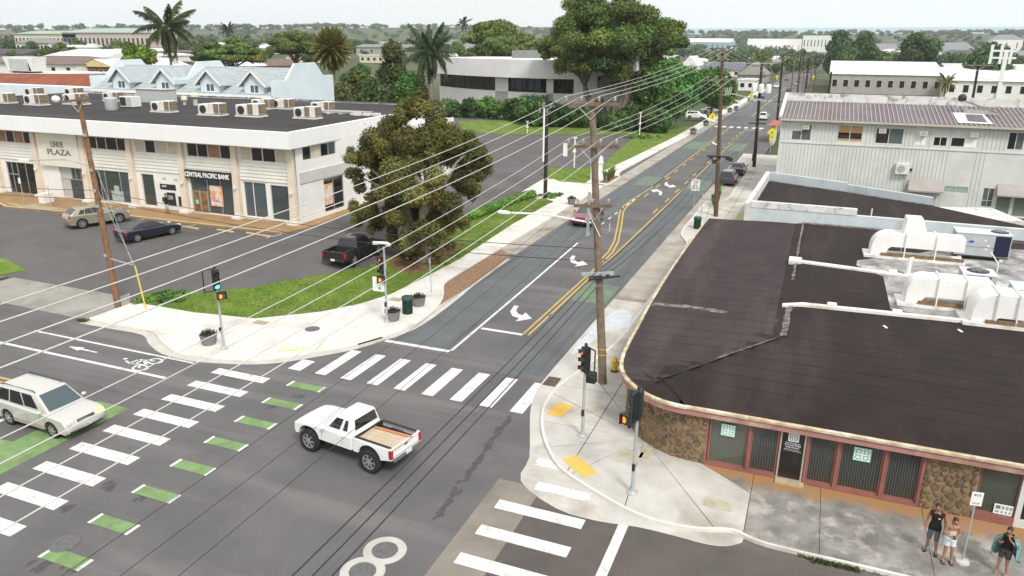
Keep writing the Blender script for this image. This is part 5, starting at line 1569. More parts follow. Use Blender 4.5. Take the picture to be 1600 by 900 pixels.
for k, u in enumerate((190, 258, 328, 397)):
    P = GY(u, 128, 84.6)
    x = P[0]
    dm = wall('dormer', bl, TX(84.5), x - 1.75, x + 1.75, 8.75, 10.3, [(x - .75, x + .75, 9.0, 10.1)], pbl, 0.1)
    mb = MB()
    mb.add([(x - 1.75, 84.5, 10.3), (x + 1.75, 84.5, 10.3), (x, 84.5, 11.75)], [(0, 1, 2)])
    mb.box(x - 1.75, x - 1.7, 84.5, 88, 8.75, 10.3).box(x + 1.7, x + 1.75, 84.5, 88, 8.75, 10.3)
    mb.build('dormer_gable', pbl, dm, world=True)
    mb = MB()
    for s in (-1, 1):
        mb.add([(x, 84.0, 12.0), (x + s * 2.35, 84.0, 9.95), (x + s * 2.35, 88.6, 9.95), (x, 90.8, 12.0), (x, 84.0, 11.85), (x + s * 2.35, 84.0, 9.8), (x + s * 2.35, 88.6, 9.8)], [(0, 1, 2, 3), (0, 4, 5, 1), (1, 5, 6, 2)])
    mb.build('dormer_roof', shn, dm, world=True)
    for s in (-1, 1): MB().bar((x, 83.97, 11.9), (x + s * 2.35, 83.97, 9.85), .06, .2).build('bargeboard', fasc, dm, world=True)
    window(bl, TX(84.5), x - .75, x + .75, 9.0, 10.1, (.5,), (), fasc, gl_mid, d=.06, fw=.08)
# red tile roof and roof plant, further west
rt = empty('tiled_building', (-118, 92, 2.5), 0, 'low building with rust-red tile roof beside the gabled building', 'building')
tile = pm('tile_rust', (0.27, 0.085, 0.042), (0.19, 0.058, 0.03), 0.6, 0.85, 0.3, 6)
MB().box(-150, -102.6, 87, 97, 2, 8.6).build('wall', wwall, rt, world=True)
mb = MB()
mb.add([(-150, 86.5, 8.6), (-102.5, 86.5, 8.6), (-102.5, 90.5, 10.7), (-150, 90.5, 9.9)], [(0, 1, 2, 3)])
t_ = mb.build('roof', tile, rt, world=True)
for k in range(8):
    f = (k + .5) / 8
    MB().bar((-150, 86.5 + 4 * f, 8.62 + 1.3 * f), (-102.6, 86.5 + 4 * f, 8.62 + 2.1 * f), .1, .05).build('tile_course', tile, t_, world=True)
an = empty('annex_building', (-128, 104, 2.5), 0, 'flat white-roofed annex carrying a large boxed roof plant', 'building')
P = GY(85, 118, 104); Q = GY(0, 120, 104)
MB().box(-150, P[0], 104, 118, 2.5, P[2]).build('wall', wwall, an, world=True)
MB().box(-150, P[0] + .3, 103.7, 118, P[2], P[2] + .25).build('roof', pw_, an, world=True)
r_ = empty('roof_plant', (GY(45, 116, 106)[0], 106, P[2] + .25), 0, 'big white boxed roof plant with flared sides above the red tile roof', 'air conditioner')
mb = MB()
mb.add([(-3.4, -1.5, .3), (2.9, -1.5, .3), (2.9, 1.5, .3), (-3.4, 1.5, .3), (-4.6, -1.5, 3.0), (3.7, -1.5, 3.0), (3.7, 1.5, 3.0), (-4.6, 1.5, 3.0)], [(3, 2, 1, 0), (4, 5, 6, 7), (0, 1, 5, 4), (1, 2, 6, 5), (2, 3, 7, 6), (3, 0, 4, 7)])
mb.build('screen', acw, r_)
MB().box(-2.6, 2.2, -1.75, -1.45, .35, 2.6).build('cabinet', acg, r_)
MB().add([(2.3, -1.52, .4), (3.0, -1.52, .4), (2.3, -1.52, 2.2)], [(0, 1, 2)]).build('opening', dark, r_)
for x in (-3, 0, 2.5): MB().box(x - .1, x + .1, -1, 1, 0, .3).build('foot', dark, r_)
# ================================================================ generic town buildings
def house(label, Y, u0, u1, ve, vr, D, wm, rmat, kind='hip', wins=0, vb=None, name='house', group=None, winz=None, over=0.5, cat='building', wm2=None, he=3.6):
    # distance follows from the eave height over the ground it stands on
    Yg, um = Y, (u0 + u1) / 2
    for Yt in [70 * 1.012 ** q for q in range(260)]:
        c = GY(um, ve, Yt)
        if c[2] - tz(c[0], Yt) <= he: break
    Y = Yt
    D = D * min(2.0, max(.7, Y / Yg))
    a, b = GY(u0, ve, Y), GY(u1, ve, Y)
    x0, x1, ze = a[0], b[0], (a[2] + b[2]) / 2
    xm = (x0 + x1) / 2
    zb = tz(xm, Y) - 0.4
    if ze < zb + 1.8: ze = zb + 1.8
    h = empty(name, (xm, Y, zb), 0, label, cat, group)
    w_, d_ = x1 - x0, D
    hx = w_ / 2
    zt = ze - zb
    MB().box(-hx + over, hx - over, over * .5, D - over, 0, zt).build('wall', wm, h)
    if kind == 'flat':
        rf_ = MB().box(-hx, hx, 0, D, zt, zt + .35).build('roof', rmat, h)
        MB().box(-hx, hx, 0, .25, zt + .35, zt + .7).build('parapet', wm2 or rmat, h)
    else:
        zr = GY((u0 + u1) / 2, vr, Y + D / 2)[2] - zb
        zr = max(zr, zt + .5)
        mb = MB()
        if kind == 'gable':      # ridge along x
            mb.add([(-hx, -over, zt), (hx, -over, zt), (hx, D + over, zt), (-hx, D + over, zt), (-hx, D / 2, zr), (hx, D / 2, zr)], [(0, 1, 5, 4), (2, 3, 4, 5), (0, 4, 3), (1, 2, 5), (3, 2, 1, 0)])
        elif kind == 'front':    # gable end faces the camera
            mb.add([(-hx, -over, zt), (hx, -over, zt), (hx, D + over, zt), (-hx, D + over, zt), (0, -over, zr), (0, D + over, zr)], [(1, 2, 5, 4), (0, 4, 5, 3), (3, 2, 1, 0), (2, 3, 5)])
            MB().add([(-hx + .2, -over + .1, zt), (hx - .2, -over + .1, zt), (0, -over + .1, zr - .15)], [(0, 1, 2)]).build('gable', wm2 or wm, h)
        else:
            k = min(hx * .55, D / 2)
            mb.add([(-hx, -over, zt), (hx, -over, zt), (hx, D + over, zt), (-hx, D + over, zt), (-hx + k, D / 2, zr), (hx - k, D / 2, zr)], [(0, 1, 5, 4), (1, 2, 5), (2, 3, 4, 5), (3, 0, 4), (3, 2, 1, 0)])
        mb.build('roof', rmat, h)
    if wins:
        for r_i, (za, zc) in enumerate(winz or [(zt * .35, zt * .75)]):
            for i in range(wins):
                cx = -hx + over + (w_ - 2 * over) * (i + .5) / wins
                ww = min(1.6, (w_ - 2 * over) / wins * .5)
                f = MB().box(cx - ww / 2 - .08, cx + ww / 2 + .08, over * .5 - .06, over * .5, za - .08, zc + .08).build('window', fasc, h)
                MB().box(cx - ww / 2, cx + ww / 2, over * .5 - .1, over * .5 - .06, za, zc).build('pane', gl_dark, f)
    return h
r_grey = pm('roof_grey_far', (0.24, 0.25, 0.25), (0.19, 0.2, 0.2), 0.3, 0.9)
r_white = pm('roof_white_far', (0.78, 0.79, 0.79), (0.68, 0.69, 0.69), 0.2, 0.8, c3=(.58, .58, .57), s3=.1)
r_green = pm('roof_green_far', (0.34, 0.42, 0.38), (0.30, 0.38, 0.34), 0.2, 0.85)
r_brown = pm('roof_brown_far', (0.20, 0.145, 0.12), (0.15, 0.11, 0.09), 0.3, 0.9)
r_red = pm('roof_red_far', (0.46, 0.14, 0.11), (0.38, 0.11, 0.09), 0.3, 0.8)
r_dark = pm('roof_dark_far', (0.09, 0.085, 0.09), (0.07, 0.065, 0.07), 0.3, 0.9)
w_cream = pm('wall_cream_far', (0.68, 0.63, 0.48), (0.6, 0.55, 0.42), 0.4, 0.9)
w_yel = pm('wall_yellow_far', (0.68, 0.55, 0.28), (0.6, 0.48, 0.24), 0.4, 0.9)
w_brick = pm('wall_brick_far', (0.30, 0.14, 0.09), (0.22, 0.10, 0.07), 0.8, 0.9)
w_blue = pm('wall_blue_far', (0.35, 0.46, 0.52), (0.3, 0.4, 0.46), 0.4, 0.9)
w_gray = pm('wall_grey_far', (0.40, 0.38, 0.35), (0.34, 0.32, 0.29), 0.4, 0.9)
w_pink = pm('wall_pink_far', (0.56, 0.34, 0.30), (0.5, 0.3, 0.27), 0.4, 0.9)
house('long cream hotel with pale green roof on the far slope', 560, 20, 118, 53, 48, 26, w_cream, r_green, 'hip', 16, winz=None, name='hotel', he=9)
house('longer pale hotel wing with green roof behind the cream hotel', 640, 95, 232, 51, 44, 30, pm('wall_rose_far', (.55, .47, .42)), r_green, 'hip', 20, name='hotel', he=11)
house('white house with grey hip roof below the cream hotel', 330, 22, 76, 67, 60, 14, wwall, r_grey, 'hip', 7, he=5)
house('dark-roofed house at the far left of the school roofs', 190, -30, 36, 84, 76, 14, w_gray, r_dark, 'gable')
house('wide white low-pitched roof building behind the brown hip roof', 165, 55, 150, 92, 76, 26, w_brick, r_white, 'gable', 8, name='school_building', he=4.2)
house('brown hip-roofed building beside the roof plant', 132, -20, 118, 99, 86, 22, wwall, r_brown, 'hip', 6, name='school_building')
house('yellow gable-ended building with white eaves by the round tree', 140, 122, 178, 104, 90, 24, w_brick, r_white, 'front', 4, name='school_building', wm2=w_yel)
house('white hip roof behind the yellow gable', 178, 160, 205, 88, 79, 18, w_cream, r_white, 'hip', 3)
house('small blue-grey roofed house among far trees', 250, 140, 185, 74, 70, 12, w_blue, r_grey, 'hip', 3)
house('small pale hip-roofed house among far trees', 260, 92, 120, 74, 70, 12, wwall, r_white, 'hip', 2)
house('cream wall building with red panels under the royal palm', 150, 232, 300, 99, 95, 12, w_cream, r_brown, 'flat', 6)
house('white roofed brick house behind the date palm', 150, 348, 396, 103, 93, 14, w_brick, r_white, 'hip', 3)
house('tan gable house beside the date palm', 160, 395, 425, 103, 92, 12, pm('wall_tan_far', (.42, .28, .2)), r_brown, 'front', 1)
house('pale low building beyond the conifer', 300, 560, 600, 87, 83, 14, w_cream, r_white, 'flat', 4)
house('tan roof building among the far trees', 330, 360, 420, 72, 67, 16, w_cream, r_grey, 'hip', 4)
house('grey roof building before the forest ridge', 420, 555, 640, 74, 69, 18, w_gray, r_grey, 'gable', 5, he=6)
house('far pale building below the forest ridge', 520, 590, 690, 66, 63, 20, wwall, r_white, 'flat', 8, he=7)
# right of centre, along the main road
house('long white warehouse with blue lower wall', 430, 1062, 1142, 66, 60, 40, w_blue, r_white, 'gable', 10, name='warehouse', he=7)
apt = house('white four-storey apartment block with dark balconies', 400, 1168, 1254, 61, 58, 16, wwall, r_white, 'flat', 10, winz=[(1.5, 3.0), (4.2, 5.8), (7.0, 8.6), (9.8, 11.4)], name='apartment_building', he=12.5)
MB().box(-4, 1, 2, 9, 12.5, 16.2).build('stair_tower', wwall, apt)
house('wide white flat-roofed shop in front of the apartments', 330, 1140, 1242, 77, 74, 26, wwall, r_white, 'gable', 8, name='shop', he=5)
house('low building with bright red roof by the road', 270, 1130, 1190, 95, 88, 14, w_brick, r_red, 'gable', 4, name='shop', he=4.5)
hs_ = house('white-walled house with solar panels on its grey roof', 235, 1094, 1160, 109, 97, 16, wwall, r_grey, 'gable', 4)
hs2 = house('grey gable house with solar panels beside the road trees', 205, 1150, 1198, 117, 97, 16, w_gray, r_grey, 'front', 2)
sol = pm('solar_panel', (0.03, 0.045, 0.11), (0.02, 0.03, 0.08), 1, 0.25)
house('white angular gable by the green road trees', 225, 1062, 1090, 103, 87, 14, wwall, r_white, 'front', 0, he=4.5)
house('white shop annex with grey canopy near the yellow sign', 190, 1152, 1182, 126, 119, 10, wwall, r_white, 'flat', 2, name='shop', he=3.4)
wh = house('grey-walled warehouse with white roof and small dark windows', 150, 1296, 1478, 117, 96, 34, w_gray, r_white, 'gable', 10, name='warehouse', winz=[(2.5, 4.9)], over=.3, he=6.5)
house('second white-roofed warehouse with pink wall behind the grey-walled one', 215, 1308, 1466, 90, 79, 30, w_pink, r_white, 'gable', 4, name='warehouse', he=6.5)
house('white sawtooth-roofed market hall beside the warehouses', 140, 1476, 1640, 127, 106, 30, wwall, r_white, 'gable', 7, name='market_hall', he=5.5)
house('second white hall with pale green ridge behind the market', 200, 1480, 1660, 112, 100, 26, wwall, pm('roof_sage_far', (.58, .64, .6)), 'gable', 0, name='market_hall', he=6)
house('cream two-storey building behind the white frame sign', 260, 1545, 1660, 86, 79, 20, w_cream, r_grey, 'gable', 6, name='shop', he=7)
for k, (u0, u1, ve, vr, Y, m_) in enumerate(((1366, 1402, 79, 68, 300, r_grey), (1404, 1456, 80, 67, 310, r_grey), (1458, 1530, 80, 66, 320, r_grey), (1470, 1535, 84, 78, 270, r_dark), (1550, 1600, 61, 54, 420, r_grey))):
    house(['small grey gable house behind the dark round trees', 'grey gable house beside the small one', 'wide grey hip-roofed villa next to the gable houses', 'dark low roof in front of the grey villa', 'grey pyramid-roofed villa near the sea horizon'][k], Y, u0, u1, ve, vr, 20, wwall, m_, 'gable' if k < 2 else 'hip', 3, he=4.5)
house('low white gallery roof in front of the grey houses', 240, 1460, 1530, 88, 86, 10, wwall, r_white, 'flat', 6, name='shop', he=4)
house('white building at the end of the road', 640, 1255, 1300, 56, 54, 30, wwall, r_white, 'flat', 8, name='shop', he=9)
house('maroon awning shop at the road corner behind the board building', 128, 1200, 1216, 196, 188, 8, w_cream, r_red, 'hip', 1, name='shop', he=3)
rr2 = random.Random(5)
for k in range(64):
    left = k % 2
    u = rr2.uniform(0, 720) if left else rr2.uniform(1300, 1600)
    if not left and k % 6 == 0: u = rr2.uniform(1070, 1235)
    v = rr2.uniform(67, 88) if left else rr2.uniform(80, 100)
    w = rr2.uniform(22, 46)
    house('small low-roofed house in the town left of the main road' if left else 'small low-roofed house in the town along and right of the main road', 300, u, u + w, v, v - rr2.uniform(3, 6), rr2.uniform(10, 16), rr2.choice((wwall, w_cream, w_gray)), rr2.choice((r_white, r_white, r_grey, r_brown) if left else (r_white, r_white, r_grey)), rr2.choice(('hip', 'gable')), 0, group='small houses left of the road' if left else 'small houses along the road')
# solar panels
for (hh, n_, zz) in ((hs_, 12, 0), (hs2, 6, 1)):
    rfo = [c for c in hh.children if c.name.startswith('roof')][0]
    me = rfo.data
    co = [v.co.copy() for v in me.vertices]
    if zz == 0: A0, A1, B0, B1 = co[0], co[1], co[4], co[5]
    else: A0, A1, B0, B1 = co[0], co[3], co[4], co[5]
    for i in range(n_):
        for j in range(3):
            a, b = (i + .1) / n_, (i + .9) / n_
            c, d = (j + .2) / 3.4, (j + .95) / 3.4
            f = lambda s, t: (A0.lerp(A1, s)).lerp(B0.lerp(B1, s), t) + Vector((0 if zz == 0 else -.05, 0, .12))
            mb = MB()
            mb.quad(f(a, c), f(b, c), f(b, d), f(a, d))
            mb.build('solar_panel', sol, hh)
# white frame sign structure
fs = empty('frame_sign', (GY(1568, 105, 300)[0], 300, 0), 0, 'white open frame sign tower beside the cream building', 'sign tower')
zt_ = GY(1568, 70, 300)[2]
MB().box(-.6, .6, -.3, .3, 0, zt_ - 1.5).build('mast', fasc, fs)
for k in range(3):
    MB().box(-4.6 + 2.8 * k, -3.8 + 2.8 * k, -.3, .3, zt_ - 6, zt_).build('upright', fasc, fs)
for z in (zt_ - 4.4, zt_ - 2.2): MB().box(-4.6, 3.0, -.28, .28, z, z + .6).build('rail', fasc, fs)
# ================================================================ curved white office
of = empty('office_building', (GY(800, 150, 160)[0], 165, 0), 0, 'low modern office with curved pale concrete fascia and ribbon windows behind the shrubs', 'building')
conc_o = pm('office_concrete', (0.650, 0.637, 0.625), (0.575, 0.562, 0.550), 0.2, 0.85, c3=(0.700, 0.688, 0.675), s3=.08)
op = [(682, 168), (720, 161), (780, 156), (840, 154), (897, 154)]
zf0, zf1 = GY(760, 120, 156)[2], GY(760, 92, 156)[2]
pts = smooth_line([(GY(u, 120, Y)[0], Y) for u, Y in op], 6)
m = len(pts)
mb = MB()
mb.add([(x, y, zf0) for x, y in pts] + [(x, y + .6, zf1) for x, y in pts] + [(x, y + 2.2, zf0) for x, y in pts], [(i, i + 1, m + i + 1, m + i) for i in range(m - 1)] + [(2 * m + i, 2 * m + i + 1, i + 1, i) for i in range(m - 1)])
mb.build('fascia', conc_o, of, world=True)
P1 = pts[-1]
mb = MB()
rp_ = [(x, y + .6) for x, y in pts] + [(P1[0] + 2, 200), (pts[0][0], 200)]
mb.prism(rp_, zf1 - .3, zf1 - .1)
mb.build('roof', r_white, of, world=True)
inn = [(x, y + 2.0) for x, y in pts]
mb = MB()
mb.add([(x, y, 0) for x, y in inn] + [(x, y, zf0 + .1) for x, y in inn], [(i, i + 1, m + i + 1, m + i) for i in range(m - 1)])
mb.build('glazing', gl_dark, of, world=True)
for (i0, i1, z0, z1) in ((0, m - 1, .5, zf0 - 3.0), (11, 13, .5, zf0), (19, 20, .5, zf0)):
    w_ = [(x, y + 1.5) for x, y in pts[i0:i1 + 1]]
    q = len(w_)
    mb = MB()
    mb.add([(x, y, z0 - 1) for x, y in w_] + [(x, y, z1) for x, y in w_] + [(x, y + .4, z1) for x, y in w_], [(i, i + 1, q + i + 1, q + i) for i in range(q - 1)] + [(q + i, q + i + 1, 2 * q + i + 1, 2 * q + i) for i in range(q - 1)])
    mb.build('spandrel', conc_o, of, world=True)
for i in range(1, m - 1, 1):
    x, y = inn[i]
    MB().box(x - .06, x + .06, y - .1, y, zf0 - 3, zf0).build('mullion', blackp, of, world=True)
a, b = GY(966, 118, 150), GY(1002, 112, 150)
mb = MB()
z0_, z1_ = GY(980, 115, 150)[2], GY(985, 88, 150)[2]
mb.add([(P1[0], 154, zf0), (a[0], 150, z0_), (b[0], 146, z0_ + .6), (P1[0], 154.6, zf1), (a[0], 150.4, z1_), (b[0], 146.4, z1_ + .4), (b[0] + 1, 185, z1_), (P1[0], 185, zf1 - .2)], [(0, 1, 4, 3), (1, 2, 5, 4), (3, 4, 5, 6, 7), (2, 6, 5)])
mb.build('wing', r_white, of, world=True)
MB().box(P1[0] + .3, b[0] - 1, 153, 180, 0, z0_ - .3).build('wing_wall', conc_o, of, world=True)
MB().box(a[0] - 5, b[0] - 1.5, 152.9, 153, z0_ - 3.2, z0_ - .4).build('wing_glazing', gl_dark, of, world=True)
ph = MB().box(-3, 3, -2, 2, 0, 2.2)
p = GY(870, 78, 178)
MB().box(GY(800, 80, 178)[0], GY(850, 80, 178)[0], 178, 190, zf1 - .5, GY(820, 79, 178)[2]).build('penthouse', r_grey, of, world=True)
# ================================================================ vegetation
def leaf_mesh(name, blobs, n, size, base, seed, var=0.25, hue=0.12, flat_n=0.0, aspect=0.55, shell=0.55, up=0.35, mat='leaf_generic', tri=False):
    # many leaf-sized faces spread through a set of clump volumes (x, y, z, rx, ry, rz, weight)
    r = np.random.default_rng(seed)
    B = np.array([b[:6] for b in blobs], float)
    vol = np.array([(b[3] * b[4] * b[5]) ** (2 / 3) for b in blobs])
    idx = r.choice(len(B), n, p=vol / vol.sum())
    d = r.normal(size=(n, 3))
    d /= np.linalg.norm(d, axis=1)[:, None]
    rad = shell + (1 - shell) * r.random(n) ** 0.6
    rad *= 1 + 0.10 * r.normal(size=n)
    P = B[idx, :3] + d * B[idx, 3:6] * rad[:, None]
    N = d * (1 - flat_n) + r.normal(size=(n, 3)) * 0.55
    N[:, 2] += up
    N /= np.linalg.norm(N, axis=1)[:, None]
    t = np.cross(N, r.normal(size=(n, 3)))
    t /= np.linalg.norm(t, axis=1)[:, None]
    b = np.cross(N, t)
    s = size * (0.6 + 0.8 * r.random(n))[:, None]
    k = 3 if tri else 4
    if tri:
        V = np.stack([P - t * s * aspect, P + t * s * aspect, P + b * s * 1.3], 1).reshape(-1, 3)
    else:
        V = np.stack([P - b * s, P + t * s * aspect, P + b * s, P - t * s * aspect], 1).reshape(-1, 3)
    me = bpy.data.meshes.new(name)
    me.vertices.add(k * n)
    me.vertices.foreach_set('co', V.ravel())
    me.loops.add(k * n)
    me.loops.foreach_set('vertex_index', np.arange(k * n))
    me.polygons.add(n)
    me.polygons.foreach_set('loop_start', np.arange(0, k * n, k))
    me.update()
    me.validate()
    cl = 1 + var * r.normal(size=len(B))
    cb = np.array(base)
    C = cb[None, :] * np.clip(cl[idx] * (1 + var * 0.7 * r.normal(size=n)), .35, 2.2)[:, None]
    h = hue * r.normal(size=n) + hue * r.normal(size=len(B))[idx]
    C[:, 0] *= 1 + h
    C[:, 2] *= 1 - h * .5
    C = np.clip(C * 2.0, 0.004, 0.6)
    ca = me.color_attributes.new('leafcol', 'FLOAT_COLOR', 'CORNER')
    ca.data.foreach_set('color', np.repeat(np.c_[C, np.ones(n)], k, axis=0).ravel())
    me.materials.append(leafmat(mat))
    return me
bark = pm('bark_brown', (0.16, 0.115, 0.08), (0.085, 0.06, 0.042), 3, 0.95, 0.8, 10)
bark_w = pm('bark_pale', (0.50, 0.43, 0.36), (0.26, 0.20, 0.155), 2.2, 0.95, 0.8, 8)
bark_g = pm('bark_grey', (0.24, 0.21, 0.175), (0.13, 0.11, 0.09), 2, 0.95, 0.8, 8)
def limb(mb, p, q, r0, r1, r, n=7, seg=5, wob=0.12):
    p, q = Vector(p), Vector(q)
    L = (q - p).length
    pts, rad = [], []
    for i in range(seg + 1):
        t = i / seg
        k = math.sin(math.pi * t)
        pts.append(p.lerp(q, t) + Vector((r.gauss(0, wob), r.gauss(0, wob), r.gauss(0, wob * .5))) * L * .35 * k)
        rad.append(r0 + (r1 - r0) * t)
    mb.tube(pts, rad, n)
    return pts
def clumps(kind, rx, ry, h0, h1, n, seed):
    # clump centres for a crown with an uneven outline
    r = random.Random(seed)
    out = []
    for i in range(n):
        for _ in range(50):
            a = r.uniform(0, 6.283)
            q = math.sqrt(r.random())
            z = r.random()
            if kind == 'round': lim = math.sqrt(max(0.05, 1 - (2 * z - 1) ** 2))
            elif kind == 'dome': lim = math.sqrt(max(0.03, 1 - z ** 2.2))
            elif kind == 'umbrella': lim = math.sqrt(max(0.02, 1 - z ** 1.6)) ; 
            elif kind == 'cone': lim = 1.0 - 0.82 * z
            else: lim = 1
            if q <= lim: break
        q = q * r.uniform(.85, 1.08)
        x, y, zz = q * rx * math.cos(a), q * ry * math.sin(a), h0 + (h1 - h0) * z
        s = r.uniform(.75, 1.35)
        out.append((x, y, zz, s))
    return out
def tree(name, base, top_z, rx, kind, label, seed, nclump=40, nleaf=9000, leaf=0.28, colr=(0.05, 0.085, 0.02), crown0=0.35, trunk_r=0.35, ry=None, cr=None, group=None, barkm=None, limbs=6, flatz=0.7, lean=0.0, var=.25, shell=.55, mat='leaf_generic', trunk=True, hue=.12, up=.35, cat='tree'):
    r = random.Random(seed)
    H = top_z - base[2]
    ry = ry or rx
    t = empty(name, tuple(base), 0, label, cat, group)
    cr = cr or 0.26 * rx
    C = clumps(kind, rx - cr * .7, ry - cr * .7, H * crown0 + cr * .4, H - cr * flatz, nclump, seed)
    blobs = [(x, y, z, cr * s, cr * s, cr * s * flatz) for x, y, z, s in C]
    link('crown', leaf_mesh(name + '_crown', blobs, nleaf, leaf, colr, seed, mat=mat, var=var, shell=shell, hue=hue, up=up), t)
    if trunk:
        mb = MB()
        fork = H * crown0 * .8 if kind != 'cone' else H * .92
        pts = limb(mb, (0, 0, -.3), (lean, 0, fork), trunk_r * 1.15, trunk_r * .7 if kind != 'cone' else .06, r, 9, 6, .05)
        e = pts[-1]
        if kind != 'cone':
            for b in sorted(blobs, key=lambda q: r.random())[:limbs]:
                limb(mb, e - Vector((0, 0, r.uniform(0, fork * .15))), (b[0] * .9, b[1] * .9, b[2]), trunk_r * .5, trunk_r * .12, r, 6, 4, .10)
        mb.build('trunk', barkm or bark, t, smooth='all')
    return t
# ---- paperbark at the corner
pb = GT(655, 408, 0.1)
ztop = GY(640, 157, pb[1])[2]
T = empty('paperbark_tree', (pb[0], pb[1], tz(pb[0], pb[1])), 0, 'large dense olive-leaved tree with pale peeling trunk on the corner lawn', 'tree')
r = random.Random(12)
H = ztop - T.location.z
mb = MB()
stems = [((-.5, .2, -.2), (-1.2, .1, 4.2), .42, .28), ((.3, -.1, -.2), (.7, -.3, 4.6), .48, .3), ((.0, .4, -.2), (.1, .9, 4.4), .36, .25)]
tips = []
for p, q, a, b in stems:
    pts = limb(mb, p, q, a, b, r, 9, 6, .10)
    tips.append(pts[-1])
mb.build('trunk', bark_w, T, smooth='all')
def PB(u, v, dy): # a clump centre by pixel at depth pb + dy, local coordinates
    q = GY(u, v, pb[1] + dy)
    return (q[0] - T.location.x, q[1] - T.location.y, q[2] - T.location.z)
spots = [(640, 178, 44, 0), (610, 205, 42, -.5), (670, 200, 45, 0), (580, 235, 40, 0), (635, 240, 52, -1.2), (690, 240, 45, -.6), (735, 232, 36, .5), (745, 265, 26, .6), (568, 275, 34, 0), (610, 290, 45, -1.2), (660, 295, 48, -1.6), (710, 300, 40, -.8), (735, 300, 26, .2), (585, 325, 36, 0), (630, 340, 40, -1.2), (680, 345, 40, -1.2), (715, 345, 28, -.2), (655, 175, 30, 1.5), (700, 215, 40, 1.2), (600, 250, 45, 1.6), (660, 240, 50, 2.0), (720, 270, 40, 1.6), (620, 310, 45, 1.6), (680, 320, 42, 1.6), (650, 372, 28, -.8), (690, 378, 24, -.9), (625, 375, 24, -.4), (560, 250, 24, .4), (630, 215, 40, 1), (750, 240, 20, .4), (685, 192, 26, .6), (575, 300, 30, 1), (600, 350, 26, .6), (662, 398, 17, -.3), (688, 402, 15, -.2), (640, 395, 16, 0)]
blobs = []
for u, v, w, dy in spots:
    c = PB(u, v, dy)
    s = w / 1175.0 * 54
    for k in range(5):
        blobs.append((c[0] + r.gauss(0, .42) * s, c[1] + r.gauss(0, .4) * s, c[2] + r.gauss(0, .36) * s, s * r.uniform(.28, .5), s * r.uniform(.28, .5), s * r.uniform(.26, .48)))
mb = MB()
for b in sorted(blobs, key=lambda q: r.random())[:22]:
    e = min(tips, key=lambda t_: (t_ - Vector(b[:3])).length)
    limb(mb, e, b[:3], .2, .05, r, 6, 4, .12)
mb.build('limbs', bark_w, T, smooth='all')
link('crown', leaf_mesh('paperbark_crown', blobs, 170000, 0.085, (0.072, 0.070, 0.019), 5, var=.30, hue=.10, shell=.5, mat='leaf_olive', up=.25), T)
# ---- banyan by the office
by = GT(948, 196)
by = np.array([-41.0, 150.0, 0.0])
T = empty('banyan_tree', tuple(by), 0, 'huge spreading banyan with aerial roots rising over the office roof', 'tree')
def LB(u, v, dy):
    q = GY(u, v, 150 + dy)
    return (q[0] - by[0], q[1] - by[1], q[2] - by[2])
spots = [(975, 18, 38, 0), (930, 28, 40, 0), (1010, 35, 36, 2), (890, 45, 38, 0), (955, 50, 50, -3), (1045, 55, 26, 3), (868, 68, 30, 0), (910, 75, 45, -3), (965, 75, 50, -4), (1015, 68, 36, 1), (1050, 72, 22, 3), (860, 80, 16, 0), (885, 90, 22, -3), (905, 92, 26, -4), (990, 60, 40, 4), (940, 40, 40, 5), (900, 60, 40, 5), (1030, 42, 28, 4), (918, 104, 16, -3), (1005, 84, 24, -2), (1062, 62, 14, 3), (850, 72, 16, 1), (1000, 20, 28, 2), (910, 40, 34, 4)]
blobs = []
r = random.Random(3)
for u, v, w, dy in spots:
    c = LB(u, v, dy)
    s = w / 1175.0 * 155
    for k in range(7): blobs.append((c[0] + r.gauss(0, .42) * s, c[1] + r.gauss(0, .42) * s, c[2] + r.gauss(0, .3) * s, s * r.uniform(.32, .58), s * r.uniform(.32, .58), s * r.uniform(.22, .42)))
link('crown', leaf_mesh('banyan_crown', blobs, 130000, 0.26, (0.066, 0.090, 0.020), 8, var=.30, shell=.5, mat='leaf_banyan'), T)
mb = MB()
f = [limb(mb, (0, 0, -.3), (-1.0, 0, 5.5), 1.3, .9, r, 10, 5, .05)[-1], limb(mb, (1.2, .5, -.3), (4.5, 0, 9), .9, .5, r, 9, 5, .05)[-1], limb(mb, (-1.2, .3, -.3), (-4, 0, 8), .8, .5, r, 9, 5, .05)[-1]]
for b in sorted(blobs, key=lambda q: r.random())[:26]:
    e = min(f, key=lambda t_: (t_ - Vector(b[:3])).length)
    limb(mb, e, b[:3], .42, .1, r, 6, 4, .08)
mb.build('trunk', bark_g, T, smooth='all')
for k in range(26):
    x = r.uniform(1.5, 6.5)
    limb_m = MB()
    limb(limb_m, (x * .6, r.uniform(-1.5, 1), 0), (x + r.uniform(-.3, .6), r.uniform(-1.5, 1), r.uniform(7, 10)), .09, .06, r, 5, 3, .03)
    limb_m.build('aerial_root', bark_w, T)
# ---- umbrella-shaped monkeypods
def pix_tree(name, label, u, vtop, vbase_h, wpx, Y, kind, seed, **k):
    c = GY(u, vtop, Y)
    base = (c[0], Y, tz(c[0], Y))
    rx = wpx / 2 / 1175.0 * math.hypot(*c[:2]) * .96
    return tree(name, base, c[2], rx, kind, label, seed, **k)
def ytree(u, vtop, h):
    # distance at which a tree of height h has its top at this pixel
    for Y in [75 * 1.012 ** q for q in range(280)]:
        c = GY(u, vtop, Y)
        if c[2] - tz(c[0], Y) >= h and vtop < 72: return Y
        if vtop >= 72 and c[2] - tz(c[0], Y) <= h: return Y
    return 900
pix_tree('monkeypod_tree', 'broad flat-crowned tree nearest the office roof', 775, 24, 0, 122, 205, 'umbrella', 21, nclump=70, nleaf=30000, leaf=.5, colr=(.060, .082, .018), crown0=.45, cr=3.0, flatz=.38, trunk_r=.7, limbs=14, shell=.5)
